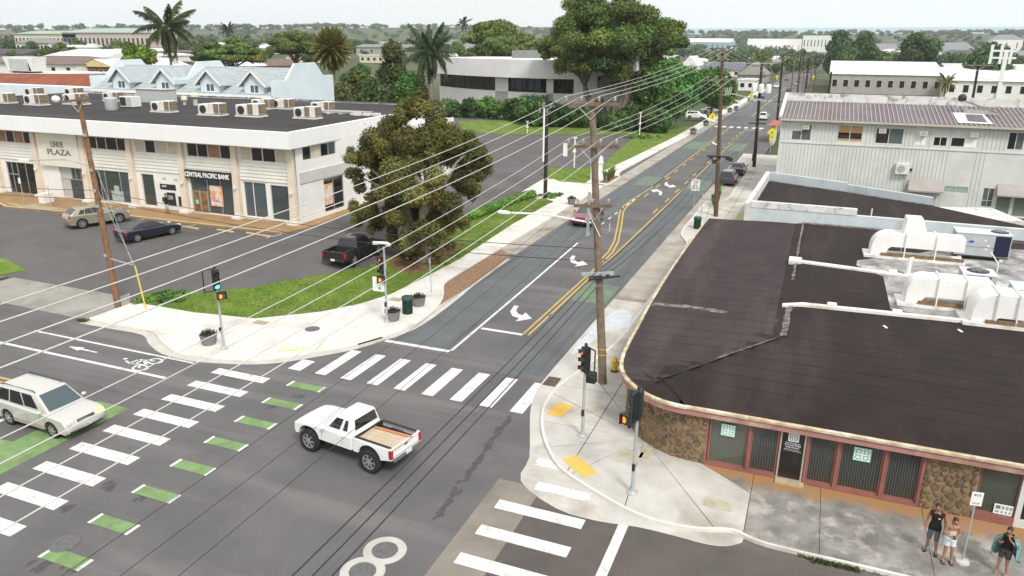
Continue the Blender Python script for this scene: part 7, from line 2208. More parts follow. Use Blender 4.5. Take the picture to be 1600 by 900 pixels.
# ================================================================ traffic signals
blk = pm('signal_black', (0.022, 0.026, 0.026), (0.016, 0.019, 0.019), 4, 0.5)
dgr = pm('signal_green_body', (0.03, 0.055, 0.05), (0.022, 0.042, 0.038), 4, 0.5)
def lens(c, on): return flat('lens_' + c + ('_on' if on else '_off'), {'red': (1, .10, .04), 'amber': (.12, .08, .03), 'green': (.10, .85, .50), 'redoff': (.10, .02, .02), 'greenoff': (.02, .06, .05)}[c if (on or c == 'amber') else c + 'off'], .3, emit=1.6 if on else 0)
hand = flat('hand_orange', (1.0, .22, .015), .4, emit=1.3)
def head(parent, loc, ang, lit):
    Hd = empty('signal_head', loc, ang)
    Hd.parent = parent
    hb = MB().box(-.17, .17, -.12, .14, 0, 1.06).mesh('housing', blk, bevel=.03)
    o = link('housing', hb, parent, loc, (0, 0, ang))
    bpy.data.objects.remove(Hd)
    for i, c in enumerate(('green', 'amber', 'red')):
        z = .18 + .35 * i
        l = MB().lathe([(.125, 0), (.12, .02), (.06, .035), (.005, .04)], 16).build('lens', lens(c, c == lit), o, smooth='all')
        l.location = (0, -.125, z)
        l.rotation_euler = (R(90), 0, 0)
        mb = MB()
        n = 14
        vs, fs = [], []
        for k in range(n + 1):
            a = R(-35 + 250 * k / n)
            x, zz = .145 * math.cos(a), .145 * math.sin(a)
            vs += [(x, -.12, z + zz), (x, -.34 if 20 < (-35 + 250 * k / n) < 160 else -.26, z + zz)]
        fs = [(2 * k, 2 * k + 2, 2 * k + 3, 2 * k + 1) for k in range(n)]
        mb.add(vs, fs)
        mb.build('visor', blk, o)
    return o
def pedhead(parent, loc, ang):
    o = link('pedestrian_head', MB().box(-.22, .22, -.10, .10, 0, .42).mesh('pedestrian_head', blk, bevel=.025), parent, loc, (0, 0, ang))
    MB().box(-.17, .17, -.108, -.10, .05, .37).build('face', flat('ped_face', (.10, .07, .06), .4), o)
    mb = MB()
    mb.box(-.13, -.02, -.116, -.108, .09, .21)
    for k in range(4): mb.box(-.135 + .03 * k, -.112 + .03 * k, -.116, -.108, .22, .32 - .02 * abs(k - 1.5))
    mb.box(-.02, .01, -.116, -.108, .16, .24)
    mb.build('hand_symbol', hand, o)
    for (a, b, c, d) in ((-.22, -.19, 0, .42), (.19, .22, 0, .42), (-.22, .22, .40, .43)): MB().box(a, b, -.2, -.1, c, d).build('hood', blk, o)
    return o
def signal(base, hz, ang, lit, pang, label, frame=1, zp=None, offx=0.0, poff=(0, 0), toph=None, button=True):
    T = empty('traffic_signal', base, 0, label, 'traffic signal')
    h = toph or hz
    MB().lathe([(.075, .1), (.055, h)], 12).build('post', galv, T, smooth=True)
    MB().lathe([(.2, 0), (.2, .05), (.11, .10), (.09, .2)], 12).build('base_flange', galv, T, smooth=True)
    ca, sa = math.cos(ang), math.sin(ang)
    head(T, (offx * ca, offx * sa, hz), ang, lit)
    if zp is not None: pedhead(T, (poff[0], poff[1], zp), pang)
    if frame:
        mb = MB()
        x = frame * .62
        f = lambda a, z: (a * ca, a * sa, hz + z)
        mb.bar(f(offx, 1.12), f(x, 1.12), .045)
        mb.bar(f(x, 1.14), f(x, -.08), .05)
        mb.bar(f(offx, -.06), f(x, -.06), .045)
        mb.build('bracket_frame', dgr, T)
        MB().ball((offx * ca, offx * sa, hz + 1.18), .07, 8, 5).build('finial', blk, T)
    if button: MB().cbox((.0, -.1, 1.1), (.1, .1, .26)).build('push_button', blk, T)
    return T
b1 = G(350, 545, .13); b2 = G(605, 503, .13); b3 = G(910, 681, .13); b4 = G(988, 770, .13)
z1 = GY(345, 453, b1[1])[2] - .13
signal(tuple(b1), z1, R(58), 'green', R(60), 'traffic signal showing green with lit hand, on the white corner pavement', -1, z1 - .52, poff=(.22, .02))
zr = GY(590, 430, b2[1])[2] - .13
s2 = signal(tuple(b2), zr + .1, R(-20), 'red', R(20), 'traffic signal showing red, with twin floodlights and a white board on its post', 0, zr - .38, offx=-.22, poff=(-.18, -.12), toph=zr + 1.75)
for s, a in ((-1, R(25)), (1, R(-35))):
    MB().cbox((s * .28, -.1, zr + 1.95), (.62, .22, .12), a).build('floodlight', whitep, s2)
MB().bar((-.3, 0, zr + 1.75), (.3, 0, zr + 1.75), .07).build('floodlight_bracket', dgr, s2)
MB().cbox((-.42, -.04, zr - .52), (.75, .03, .85), R(6)).build('sign_board', whitep, s2)
MB().lathe([(.1, 0), (.1, .012)], 14).build('sign_print', teal, s2).matrix_basis = Matrix.Translation((-.36, -.065, zr - .75)) @ Matrix.Rotation(R(90), 4, 'X')
z3 = GY(910, 580, b3[1])[2] - .13
s3 = signal(tuple(b3), z3, R(-38), 'red', R(180), 'traffic signal showing red beside the yellow hydrant', 1, z3 - .5, poff=(.2, .12))
z4 = GY(988, 652, b4[1])[2] - .13
signal(tuple(b4), z4, R(-98), 'none', R(-28), 'traffic signal seen side-on with a lit orange hand, by the yellow tactile pad', 1, z4 - .3, poff=(-.32, -.05))
# ================================================================ street furniture
canm = pm('can_green', (0.012, 0.045, 0.032), (0.008, 0.030, 0.022), 4, 0.5)
def trash_can(loc, label, s=1.0):
    T = empty('trash_can', loc, R(20), label, 'trash can', None, s)
    MB().lathe([(.27, 0), (.29, .05), (.29, .85), (.30, .86)], 8).build('body', canm, T)
    for k in range(16): MB().cbox((.30 * math.cos(k * .3927), .30 * math.sin(k * .3927), .45), (.02, .07, .78), k * .3927).build('slat', canm, T)
    MB().lathe([(.33, .86), (.35, .90), (.35, 1.0), (.30, 1.06), (.03, 1.08)], 20).build('lid', pm('lid_green', (.03, .095, .07), (.02, .07, .05), 4, .5), T, smooth=True)
    MB().lathe([(.31, .04), (.31, .0)], 16).build('base_ring', canm, T)
p = G(637, 489, .13); trash_can(tuple(p), 'dark green trash can between two grey planters')
p = G(1089, 357, .13); trash_can(tuple(p), 'dark green trash can beside the speed limit sign')
potm = pm('planter_grey', (0.24, 0.24, 0.24), (0.17, 0.17, 0.17), 4, 0.9, 0.4, 20)
soil = pm('planter_soil', (0.09, 0.035, 0.03), (0.045, 0.02, 0.018), 14, 0.95, 1.0, 40)
agm = pm('agave', (0.16, 0.27, 0.19), (0.12, 0.21, 0.15), 3, 0.6)
def planter(loc, label, seed, s=1.0, ag=True):
    T = empty('planter', loc, 0, label, 'planter', None, s)
    MB().lathe([(.34, 0), (.36, .03), (.44, .48), (.47, .50), (.47, .56), (.42, .56), (.40, .48)], 24).build('pot', potm, T, smooth=True)
    MB().lathe([(.42, .46), (.30, .58), (.02, .62)], 16, caps=False).build('soil', soil, T)
    rr = random.Random(seed)
    mb = MB()
    for k in range(160):
        a, q = rr.uniform(0, 6.28), rr.uniform(.08, .46)
        mb.cbox((q * math.cos(a), q * math.sin(a), .58 + rr.uniform(-.06, .08)), (.06, .05, .04), rr.uniform(0, 3))
    o = mb.build('ground_cover', pm('cover_maroon', (.085, .035, .032), (.05, .03, .022), 8), T)
    o['kind'] = 'stuff'
    if ag:
        me = MB()
        me.add([(0, -.05, 0), (0, .05, 0), (.20, .065, .10), (.20, -.065, .10), (.42, 0, .12), (.2, 0, .06)], [(0, 1, 2, 3), (3, 2, 4)])
        lm = me.mesh('leaf', agm)
        for k in range(22):
            e = .1 + .055 * k
            link('leaf', lm, T, (0, 0, .6), (0, -e * .75, k * 2.4), (1 - .02 * k,) * 3)
for k, (u, v, lb) in enumerate(((327, 537, 'grey planter with agave beside the green-lit signal'), (614, 500, 'grey planter with agave at the foot of the floodlight signal'), (654, 477, 'grey planter with agave behind the trash can'), (893, 318, 'grey planter with agave at the parking lot apron'))):
    p = G(u, v, .13)
    planter(tuple(p), lb, k)
for k, (u, v, lb) in enumerate(((1083, 209, 'round planter at the verge end nearest the white car'), (1103, 196, 'round planter beside the first yellow diamond sign'), (1140, 175, 'round planter past the white car'), (1150, 172, 'round planter in pair by the road tree'), (1171, 158, 'far round planter on the left pavement'), (1179, 154, 'farthest round planter on the left pavement'))):
    p = G(u, v, .13)
    planter(tuple(p), lb, 10 + k, 1.4)
# hydrant
hy = empty('fire_hydrant', tuple(G(960, 580, .13)), R(-30), 'yellow fire hydrant behind the leaning pole', 'fire hydrant')
ym = pm('hydrant_yellow', (0.72, 0.46, 0.02), (0.6, 0.36, 0.02), 4, 0.4)
MB().lathe([(.19, 0), (.19, .06), (.13, .07)], 14).build('flange', blackp, hy)
MB().lathe([(.13, .06), (.12, .5), (.16, .52), (.16, .57), (.13, .60), (.10, .70), (.04, .74), (.04, .80)], 14).build('barrel', ym, hy, smooth=True)
for k, a in enumerate((0, 90, 180)): MB().tube([(0, 0, .42), (.22 * math.cos(R(a)), .22 * math.sin(R(a)), .42)], [.07, .075], 10).build('nozzle', ym, hy)
# signs
def post_sign(name, base, lean, h, w, hh, mat, label, face=0.0, lines=(), cat='sign', diamond=False, pr=.03, footing=False):
    T = empty(name, base, face, label, cat)
    MB().tube([(0, 0, 0), (lean[0], lean[1], h)], pr, 8).build('post', galv, T)
    c = Vector((lean[0], lean[1], h)) * ((h - hh * .4) / h)
    if diamond:
        s = w * .7071
        mb = MB().add([(c.x - s, c.y - .05, c.z), (c.x, c.y - .05, c.z - s), (c.x + s, c.y - .05, c.z), (c.x, c.y - .05, c.z + s), (c.x - s, c.y - .03, c.z), (c.x, c.y - .03, c.z - s), (c.x + s, c.y - .03, c.z), (c.x, c.y - .03, c.z + s)], [(0, 1, 2, 3), (7, 6, 5, 4), (0, 4, 5, 1), (1, 5, 6, 2), (2, 6, 7, 3), (3, 7, 4, 0)])
        pl_ = mb.build('plate', mat, T)
        m2 = MB()
        m2.ball((c.x, c.y - .06, c.z + .22 * s), (.09 * s, .01, .1 * s), 8, 5)
        m2.cbox((c.x, c.y - .06, c.z), (.14 * s, .01, .34 * s))
        m2.bar((c.x, c.y - .06, c.z - .12 * s), (c.x - .2 * s, c.y - .06, c.z - .48 * s), .09 * s, .01)
        m2.bar((c.x, c.y - .06, c.z - .12 * s), (c.x + .18 * s, c.y - .06, c.z - .48 * s), .09 * s, .01)
        m2.bar((c.x, c.y - .06, c.z + .1 * s), (c.x + .24 * s, c.y - .06, c.z - .1 * s), .07 * s, .01)
        m2.build('walker_symbol', blackp, pl_)
        MB().cbox((c.x, c.y - .04, c.z - s - .28), (.62, .025, .34)).build('lower_plate', mat, T)
    else:
        pl_ = MB().cbox((c.x, c.y - .05, c.z), (w, .02, hh)).build('plate', mat, T)
        for (txt, dz, tw, th) in lines:
            me = text_mesh(txt, .2, blackp, .002)
            xs = [v.co.x for v in me.vertices]; ys = [v.co.y for v in me.vertices]
            kx, ky, cy_ = tw / (max(xs) - min(xs)), th / (max(ys) - min(ys)), (max(ys) + min(ys)) / 2
            for v in me.vertices: v.co = (v.co.x * kx, -v.co.z, (v.co.y - cy_) * ky)
            link('lettering', me, pl_, (c.x, c.y - .063, c.z + dz))
    if footing: MB().lathe([(.22, 0), (.2, .06), (.06, .1)], 9).build('footing', conc2, T)
    return T
p = G(1503, 878, .13)
q = GY(1527, 770, p[1])
post_sign('bus_sign', tuple(p), ((q[0] - p[0]) * .55, 0), q[2] - p[2], .32, .46, whitep, 'white bus stop sign on a leaning post beside the couple', R(8), (('BUS', .14, .18, .07), ('STOP', -.15, .2, .05)), footing=True)
p = G(1083, 335, .13)
post_sign('speed_sign', tuple(p), (0, 0), 3.3, .85, 1.1, whitep, 'white speed limit sign reading 25 by the trash can', R(-8), (('SPEED', .38, .5, .1), ('LIMIT', .2, .45, .1), ('25', -.2, .5, .38)))
p = G(1094, 353, .13); post_sign('bare_post', tuple(p), (0, 0), 2.9, .1, .5, galv, 'thin grey post beside the green trash can', 0)
p = G(674, 457, .13); post_sign('bare_post', tuple(p), (-.05, 0), 2.3, .10, .35, galv, 'bare grey steel post at the kerb bulb by the mulch bed', R(20))
yel = flat('sign_yellow', (.78, .70, .02), .4)
for (u, v, hh, lb) in ((1111, 206, 3.4, 'yellow pedestrian diamond sign by the verge planters'), (1172, 168, 3.6, 'yellow pedestrian diamond sign past the road tree'), (1213, 132, 3.8, 'far yellow diamond sign on the left of the road'), (1270, 132, 3.8, 'far yellow diamond sign on the right of the road')):
    p = G(u, v, .13)
    post_sign('crossing_sign', tuple(p), (0, 0), hh, 1.05, 1.3, yel, lb, 0, diamond=True, pr=.05)
p = np.array([-6.9, 123.0, .1]); post_sign('crossing_sign', tuple(p), (0, 0), 3.6, 1.0, 1.3, yel, 'yellow diamond sign at the board building corner', 0, diamond=True, pr=.05)
p = GT(598, 428, .12)
ys = empty('yard_sign', tuple(p), R(10), 'small white yard sign on the corner lawn behind the floodlight signal', 'sign')
for x in (-.25, .25): MB().bar((x, 0, 0), (x, 0, .75), .025).build('leg', blackp, ys)
MB().cbox((0, 0, .62), (.56, .03, .34)).build('board', whitep, ys)
# white gate posts and lot lights
for k, (u, v, vt) in enumerate(((926, 279, 246), (938, 275, 247))):
    p = GT(u, v, .1)
    g_ = empty('gate_post', tuple(p), 0, ['white square gate post at the lot entrance, with ball cap', 'white square gate post behind the first, at the lot entrance'][k], 'gate post')
    z = GY(u, vt, p[1])[2] - p[2]
    MB().box(-.22, .22, -.22, .22, 0, z).build('shaft', whitep, g_)
    MB().box(-.3, .3, -.3, .3, z * .72, z * .8).build('cap', whitep, g_)
    MB().ball((0, 0, z + .1), .2, 8, 5).build('ball', whitep, g_)
for k, (u, v, vt, lb) in enumerate(((897, 262, 215, 'short white lamp post with a box on the lot island'), (999, 213, 176, 'thin white lamp post on the green verge bed'), (824, 208, 190, 'short white post on the office lawn'))):
    p = GT(u, v, .1)
    z = GY(u, vt, p[1])[2] - p[2]
    g_ = empty('lamp_post', tuple(p), 0, lb, 'lamp post')
    MB().tube([(0, 0, 0), (0, 0, z)], .09, 8).build('shaft', whitep, g_)
    MB().cbox((0, 0, z), (.45, .3, .22)).build('lamp_head', wsid, g_)
    MB().cbox((0, -.1, z * .55), (.4, .2, .3)).build('box', whitep, g_)
for (u, v, k) in ((38, 318, 0), (80, 322, 1)):
    p = GT(u, v, .15)
    g_ = empty('parking_sign', tuple(p), 0, ['thin parking sign post by the glass bank doors', 'thin parking sign post by the plaza entrance'][k], 'sign')
    MB().tube([(0, 0, 0), (0, 0, 2.4)], .035, 6).build('post', galv, g_)
    MB().cbox((0, -.05, 2.1), (.3, .02, .5)).build('plate', whitep, g_)
# ================================================================ vehicles
rub = pm('tyre', (0.022, 0.022, 0.023), (0.016, 0.016, 0.017), 6, 0.9)
rimm = flat('rim_alloy', (0.55, 0.55, 0.56), 0.3, 0.7)
rimd = flat('rim_dark', (0.12, 0.12, 0.125), 0.35, 0.7)
cgl = glass('car_glass', (0.012, 0.014, 0.016), 0.04)
cgl_w = glass('windscreen', (0.05, 0.08, 0.09), 0.04)
lamp_w = flat('lamp_clear', (0.62, 0.63, 0.62), 0.15)
lamp_o = flat('lamp_amber', (0.75, 0.30, 0.06), 0.2)
lamp_r = flat('lamp_red', (0.42, 0.02, 0.03), 0.2)
trimk = flat('trim_black', (0.02, 0.02, 0.021), 0.6)
chrome = flat('chrome', (0.6, 0.6, 0.61), 0.15, 0.9)
plate_m = flat('plate_white', (0.72, 0.74, 0.72), 0.5)
WM = {}
def wheel_meshes(r, w, rim):
    key = (r, w, rim.name)
    if key not in WM:
        t = MB().lathe([(r * .66, -w / 2), (r * .93, -w / 2), (r, -w * .36), (r, w * .36), (r * .93, w / 2), (r * .66, w / 2)], 28, caps=False)
        t.lathe([(r * .66, -w * .16), (.01, -w * .14)], 28, caps=False)
        t.v = [(x, z, y) for x, y, z in t.v]
        rm_ = MB().lathe([(r * .68, -w * .40), (r * .64, -w * .46), (r * .58, -w * .44), (r * .57, -w * .25)], 28, caps=False)
        for k in range(7):
            a = 2 * math.pi * k / 7
            p, q = Vector((r * .10 * math.cos(a), r * .10 * math.sin(a), -w * .40)), Vector((r * .60 * math.cos(a), r * .60 * math.sin(a), -w * .42))
            rm_.bar(p, q, r * .13, w * .12)
        rm_.lathe([(r * .16, -w * .48), (r * .15, -w * .30)], 12)
        rm_.v = [(x, z, y) for x, y, z in rm_.v]
        WM[key] = (t.mesh('wheel', rub, smooth=True), rm_.mesh('rim', rim))
    return WM[key]
def arc_pts(cx, cz, r, a0, a1, n):
    return [(cx + r * math.cos(R(a0 + (a1 - a0) * i / n)), cz + r * math.sin(R(a0 + (a1 - a0) * i / n))) for i in range(n + 1)]
def tess(P):
    from mathutils.geometry import tessellate_polygon
    return [tuple(t) for t in tessellate_polygon([[Vector((x, z, 0)) for x, z in P]])]
def side_poly(top, xf, xr, ra, zc, zs):
    # top: points from front-bottom over the roofline side to rear-bottom; bottom edge has two arches
    bot = [(top[-1][0], zs)] if abs(top[-1][1] - zs) > .01 else []
    bot += arc_pts(xr, zc, ra, 180 + math.degrees(math.asin(min(1, max(-1, (zc - zs) / ra)))), -math.degrees(math.asin(min(1, max(-1, (zc - zs) / ra)))), 12) if False else []
    th = math.degrees(math.asin(min(1, max(-1, (zc - zs) / ra))))
    A = lambda cx: arc_pts(cx, zc, ra, 180 + th, -th, 12)
    return list(top) + A(xr) + A(xf)
def body_loft(poly, W, inset, ztop_cut, drop, mat, name, parent, endpull=.06, ymid=None):
    n = len(poly)
    x0, x1 = min(p[0] for p in poly), max(p[0] for p in poly)
    def ring(y, k):
        out = []
        for x, z in poly:
            zz = z - drop * k * max(0.0, min(1.0, (z - ztop_cut) / .25))
            xx = x
            if x > x1 - .35: xx = x - endpull * k * (x - (x1 - .35)) / .35 * 2
            if x < x0 + .35: xx = x + endpull * k * ((x0 + .35) - x) / .35 * 2
            out.append((xx, y, zz))
        return out
    h = W / 2
    rings = [ring(-h, 1.0), ring(-h + inset * .35, .45), ring(-h + inset, .12), ring(-h * .5, 0), ring(0, -.15), ring(h * .5, 0), ring(h - inset, .12), ring(h - inset * .35, .45), ring(h, 1.0)]
    bm = bmesh.new()
    V = [[bm.verts.new(p) for p in rg] for rg in rings]
    for i in range(len(V) - 1):
        for k in range(n):
            bm.faces.new((V[i][k], V[i][(k + 1) % n], V[i + 1][(k + 1) % n], V[i + 1][k]))
    from mathutils.geometry import tessellate_polygon
    for tri in tessellate_polygon([[Vector((x, z, 0)) for x, z in poly]]):
        for rg in (V[0], V[-1]):
            try: bm.faces.new([rg[i] for i in tri])
            except ValueError: pass
    bmesh.ops.recalc_face_normals(bm, faces=bm.faces[:])
    me = bpy.data.meshes.new(name)
    bm.to_mesh(me)
    bm.free()
    me.materials.append(mat)
    me.polygons.foreach_set('use_smooth', [True] * len(me.polygons))
    me.set_sharp_from_angle(angle=R(32))
    return link(name, me, parent)
def cabin_faces(b):
    # b: belt z, roof z, x at belt front/rear, x at roof front/rear, half widths
    zb, zr, xf, xr, rf, rr, wb, wr = b
    F, Bk = Vector, None
    P = dict(fl=Vector((xf, wb, zb)), fr=Vector((xf, -wb, zb)), rl=Vector((xr, wb, zb)), rr=Vector((xr, -wb, zb)),
             tfl=Vector((rf, wr, zr)), tfr=Vector((rf, -wr, zr)), trl=Vector((rr, wr, zr)), trr=Vector((rr, -wr, zr)))
    return P
def pane(parent, a, b, c, d, s0, s1, t0, t1, mat, name='window', off=.012):
    f = lambda s, t: (a.lerp(b, s)).lerp(d.lerp(c, s), t)
    n = (b - a).cross(d - a).normalized()
    q = [f(s0, t0), f(s1, t0), f(s1, t1), f(s0, t1)]
    mb = MB()
    mb.add([p + n * off for p in q] + [p - n * .01 for p in q], [(0, 1, 2, 3), (1, 0, 4, 5), (2, 1, 5, 6), (3, 2, 6, 7), (0, 3, 7, 4)])
    return mb.build(name, mat, parent)
def car(name, label, cat, S, pos, ang, pmat, group=None, z=0.0, rim=rimm):
    T = empty(name, (pos[0], pos[1], z), ang, label, cat, group)
    W, wr, wb2 = S['W'], S['r'], S['wb'] / 2
    xf, xr = wb2 + S.get('dx', 0), -wb2 + S.get('dx', 0)
    zs = S['sill']
    ra = wr * S.get('arch', 1.16)
    bed = S.get('bed')
    poly = side_poly(S['top'], xf, xr, ra, wr + S.get('lift', 0), zs)
    if not bed:
        body = body_loft(poly, W, .26, S['belt'] - .25, .11, pmat, 'body', T)
    else:
        xb = bed[0]
        zc = wr + S.get('lift', 0)
        th = math.degrees(math.asin(min(1, max(-1, (zc - zs) / ra))))
        front = [p for p in S['top'] if p[0] > xb] + [(xb, S['belt']), (xb, zs)] + arc_pts(xf, zc, ra, 180 + th, -th, 12)
        body = body_loft(front, W, .24, S['belt'] - .25, .10, pmat, 'body', T)
        x1 = bed[1]
        sidep = [(xb - .01, bed[2]), (x1, bed[2]), (x1 - .02, zs + .12)] + [(xr - ra * 1.12, zs + .02)] + arc_pts(xr, zc, ra, 180 + th, -th, 12) + [(xb - .01, zs)]
        for s in (-1, 1):
            m = len(sidep)
            mb = MB()
            y0, y1 = s * W / 2, s * (W / 2 - .09)
            y0m = s * (W / 2 - .03)
            mb.add([(x, y0 if zz < bed[2] - .05 else y0m, zz) for x, zz in sidep] + [(x, y1, zz) for x, zz in sidep], [q_ for tri in tess(sidep) for q_ in (tri, tuple(m + i for i in tri))] + [(i, m + i, m + (i + 1) % m, (i + 1) % m) for i in range(m)])
            o = mb.build('bed_side', pmat, T)
            bm = bmesh.new(); bm.from_mesh(o.data); bmesh.ops.recalc_face_normals(bm, faces=bm.faces[:]); bm.to_mesh(o.data); bm.free()
            MB().box(x1 + .1, xb - .05, s * (W / 2 - .12) - .06, s * (W / 2 - .12) + .06, bed[2], bed[2] + .025).build('bed_rail', trimk if bed[3] else pmat, T)
        MB().box(x1, x1 + .07, -W / 2 + .08, W / 2 - .08, zs + .2, bed[2] - .01).build('tailgate', pmat, T, bevel=.02)
        MB().box(x1 + .05, xb, -W / 2 + .08, W / 2 - .08, zs + .12, zs + .34).build('bed_floor', trimk, T)
        MB().box(xb - .06, xb, -W / 2 + .08, W / 2 - .08, zs + .12, bed[2]).build('bed_wall', trimk, T)
        MB().cbox((x1 - .06, 0, zs + .14), (.16, W * .92, .18)).build('rear_bumper', chrome if S.get('chrome') else trimk, T, bevel=.03)
        MB().cbox((x1 - .005, 0, (zs + bed[2]) / 2 + .16), (.02, .22, .06)).build('tailgate_handle', trimk, T)
        MB().cbox((x1 - .15, 0, zs + .18), (.02, .32, .15)).build('number_plate', plate_m, T)
        for s in (-1, 1): MB().cbox((x1 + .03, s * (W / 2 - .05), bed[2] - .22), (.12, .13, .34)).build('tail_light', lamp_r, T)
    # underside
    MB().box(xr - .5 if not bed else xr - .6, xf + .45, -W / 2 + .22, W / 2 - .22, zs - .02, zs + .12).build('underbody', trimk, T)
    # cabin
    b = S['cab']
    P = cabin_faces(b)
    zb, zr = b[0], b[1]
    crown = .035
    mb = MB()
    zl = zb - .12
    ids = [(b[2] + .05, b[6], zl), (b[3] - .02, b[6], zl), (b[3] - .02, -b[6], zl), (b[2] + .05, -b[6], zl)]
    vs = ids + [P['fl'], P['rl'], P['rr'], P['fr'], P['tfl'], P['trl'], P['trr'], P['tfr']]
    mx_, my_ = (b[4] + b[5]) / 2, 0
    vs += [(b[4] - .22, b[7] * .72, zr + crown), (b[5] + .2, b[7] * .72, zr + crown), (b[5] + .2, -b[7] * .72, zr + crown), (b[4] - .22, -b[7] * .72, zr + crown)]
    fs = []
    for L0 in (0, 4, 8):
        for k in range(4): fs.append((L0 + k, L0 + (k + 1) % 4, L0 + 4 + (k + 1) % 4, L0 + 4 + k))
    fs.append((12, 13, 14, 15))
    mb.add([tuple(v) for v in vs], fs)
    cb = mb.build('cabin', S.get('cabmat') or pmat, T, bevel=.07, seg=3)
    bm = bmesh.new(); bm.from_mesh(cb.data); bmesh.ops.recalc_face_normals(bm, faces=bm.faces[:]); bm.to_mesh(cb.data); bm.free()
    cb.data.polygons.foreach_set('use_smooth', [True] * len(cb.data.polygons))
    cb.data.set_sharp_from_angle(angle=R(38))
    pane(cb, P['fr'], P['fl'], P['tfl'], P['tfr'], .06, .94, .06, .92, S.get('ws', cgl_w), 'windscreen')
    pane(cb, P['rl'], P['rr'], P['trr'], P['trl'], .08, .92, .12 + S.get('rg0', 0), .90, cgl, 'rear_window')
    for (s0, s1, t0, t1) in S['win']:
        pane(cb, P['fl'], P['rl'], P['trl'], P['tfl'], s0, s1, t0, t1, cgl, 'side_window', -.012 if False else .012)
        pane(cb, P['rr'], P['fr'], P['tfr'], P['trr'], 1 - s1, 1 - s0, t0, t1, cgl, 'side_window')
    for o in cb.children:   # keep panes facing outwards
        c = sum((Vector(v.co) for v in o.data.vertices), Vector()) / len(o.data.vertices)
    # wheels
    tm_, rm_ = wheel_meshes(wr, S.get('tw', .22), rim)
    for x in (xf, xr):
        for s in (-1, 1):
            y = s * (W / 2 - S.get('tw', .22) / 2 - .02 + S.get('track', 0))
            w_ = link('wheel', tm_, T, (x, y, wr), (0, 0, 0 if s < 0 else math.pi))
            link('rim', rm_, w_)
            MB().lathe([(ra - .005, 0), (ra - .005, .04)], 24).build('wheel_well', trimk, T).matrix_basis = Matrix.Translation((x, s * (W / 2 - .30), wr + S.get('lift', 0))) @ Matrix.Rotation(R(90), 4, 'X')
    # lights, bumpers, mirrors
    fx, rx = S['front'], S['rear']
    for s in (-1, 1):
        MB().cbox((fx[0] - .07, s * (W / 2 - .26), fx[1]), (.16, .38, .15), s * R(-12)).build('headlight', lamp_w, T, bevel=.03)
        MB().cbox((fx[0] - .17, s * (W / 2 - .075), fx[1] - .01), (.2, .08, .12), s * R(-25)).build('indicator', lamp_o, T, bevel=.02)
        if not bed: MB().cbox((rx[0] + .05, s * (W / 2 - .16), rx[1]), (.14, .28, .22), s * R(14)).build('tail_light', lamp_r, T, bevel=.03)
        mxx = b[2] - .28
        m_ = MB().ball((mxx, s * (W / 2 + .09), zb + .07), (.09, .12, .085), 10, 6).build('mirror', S.get('mir') or pmat, T, smooth='all')
        for hx in S.get('handles', ()): MB().cbox((hx, s * (W / 2 - .0), zb - .17), (.17, .035, .035)).build('door_handle', pmat, T)
        for sx in S.get('seams', ()): MB().cbox((sx, s * (W / 2 - .004), (zb + zs) / 2 - .02), (.012, .012, zb - zs - .2)).build('door_seam', trimk, T)
        if S.get('clad'): MB().box(xr + ra * .98, xf - ra * .98, s * W / 2 - .012, s * W / 2 + .012, zs, zs + .17).build('sill_cladding', S['clad'], T)
        if S.get('rails'): MB().tube([(b[4] - .15, s * (b[7] - .07), zr + .01), (b[4] - .25, s * (b[7] - .07), zr + .075), (b[5] + .2, s * (b[7] - .07), zr + .075), (b[5] + .1, s * (b[7] - .07), zr + .01)], .022, 6).build('roof_rail', trimk, T)
    MB().cbox((fx[0] - .02, 0, fx[1] - .03), (.06, W * .42, .16)).build('grille', trimk if not S.get('chrome') else chrome, T, bevel=.02)
    for k in range(3): MB().cbox((fx[0] + .015, 0, fx[1] - .08 + .05 * k), (.02, W * .40, .014)).build('grille_bar', chrome, T)
    MB().cbox((S['top'][0][0] - .02, 0, zs + .06), (.14, W * .8, .12)).build('lower_grille', trimk, T, bevel=.03)
    MB().cbox((fx[0] + .035, 0, fx[1] - .27), (.02, .32, .14)).build('number_plate', plate_m, T)
    if not bed: MB().cbox((rx[0] - .015, 0, rx[1] - .12), (.02, .34, .16)).build('number_plate', plate_m, T)
    return T
def place(fpx, rpx, W, dz=0.02):
    f, r_ = GT(*fpx, dz), GT(*rpx, dz)
    d = (f - r_)[:2]
    d /= np.linalg.norm(d)
    perp = np.array([-d[1], d[0]])
    mid = (f + r_)[:2] / 2
    if perp.dot(mid) < 0: perp = -perp
    c = mid + perp * (W / 2 - .1)
    return c, math.atan2(d[1], d[0])
SUV = dict(W=1.83, r=.36, wb=2.72, sill=.33, belt=1.08, top=[(2.26, .33), (2.34, .45), (2.36, .62), (2.28, .80), (2.12, .93), (1.75, 1.00), (1.12, 1.07), (.5, 1.08), (-2.05, 1.14), (-2.28, 1.08), (-2.34, .8), (-2.36, .52), (-2.28, .33)],
           cab=(1.05, 1.68, 1.22, -2.24, .42, -1.98, .83, .66), win=[(.16, .40, .12, .88), (.43, .68, .10, .88), (.71, .92, .12, .86)], front=(2.31, .78), rear=(-2.30, .98), handles=(.0, -.95), seams=(1.05, -.05, -1.0), rails=True)
COUPE = dict(W=1.82, r=.34, wb=2.85, sill=.26, belt=.92, top=[(2.2, .26), (2.3, .42), (2.28, .58), (2.1, .72), (1.5, .84), (.95, .92), (-1.5, .98), (-2.1, .98), (-2.32, .9), (-2.34, .6), (-2.28, .28)],
             cab=(.90, 1.36, 1.0, -1.85, .05, -.78, .78, .58), win=[(.20, .50, .12, .88), (.52, .66, .14, .84)], front=(2.24, .66), rear=(-2.27, .80), handles=(-.35,), seams=(.85, -.6))
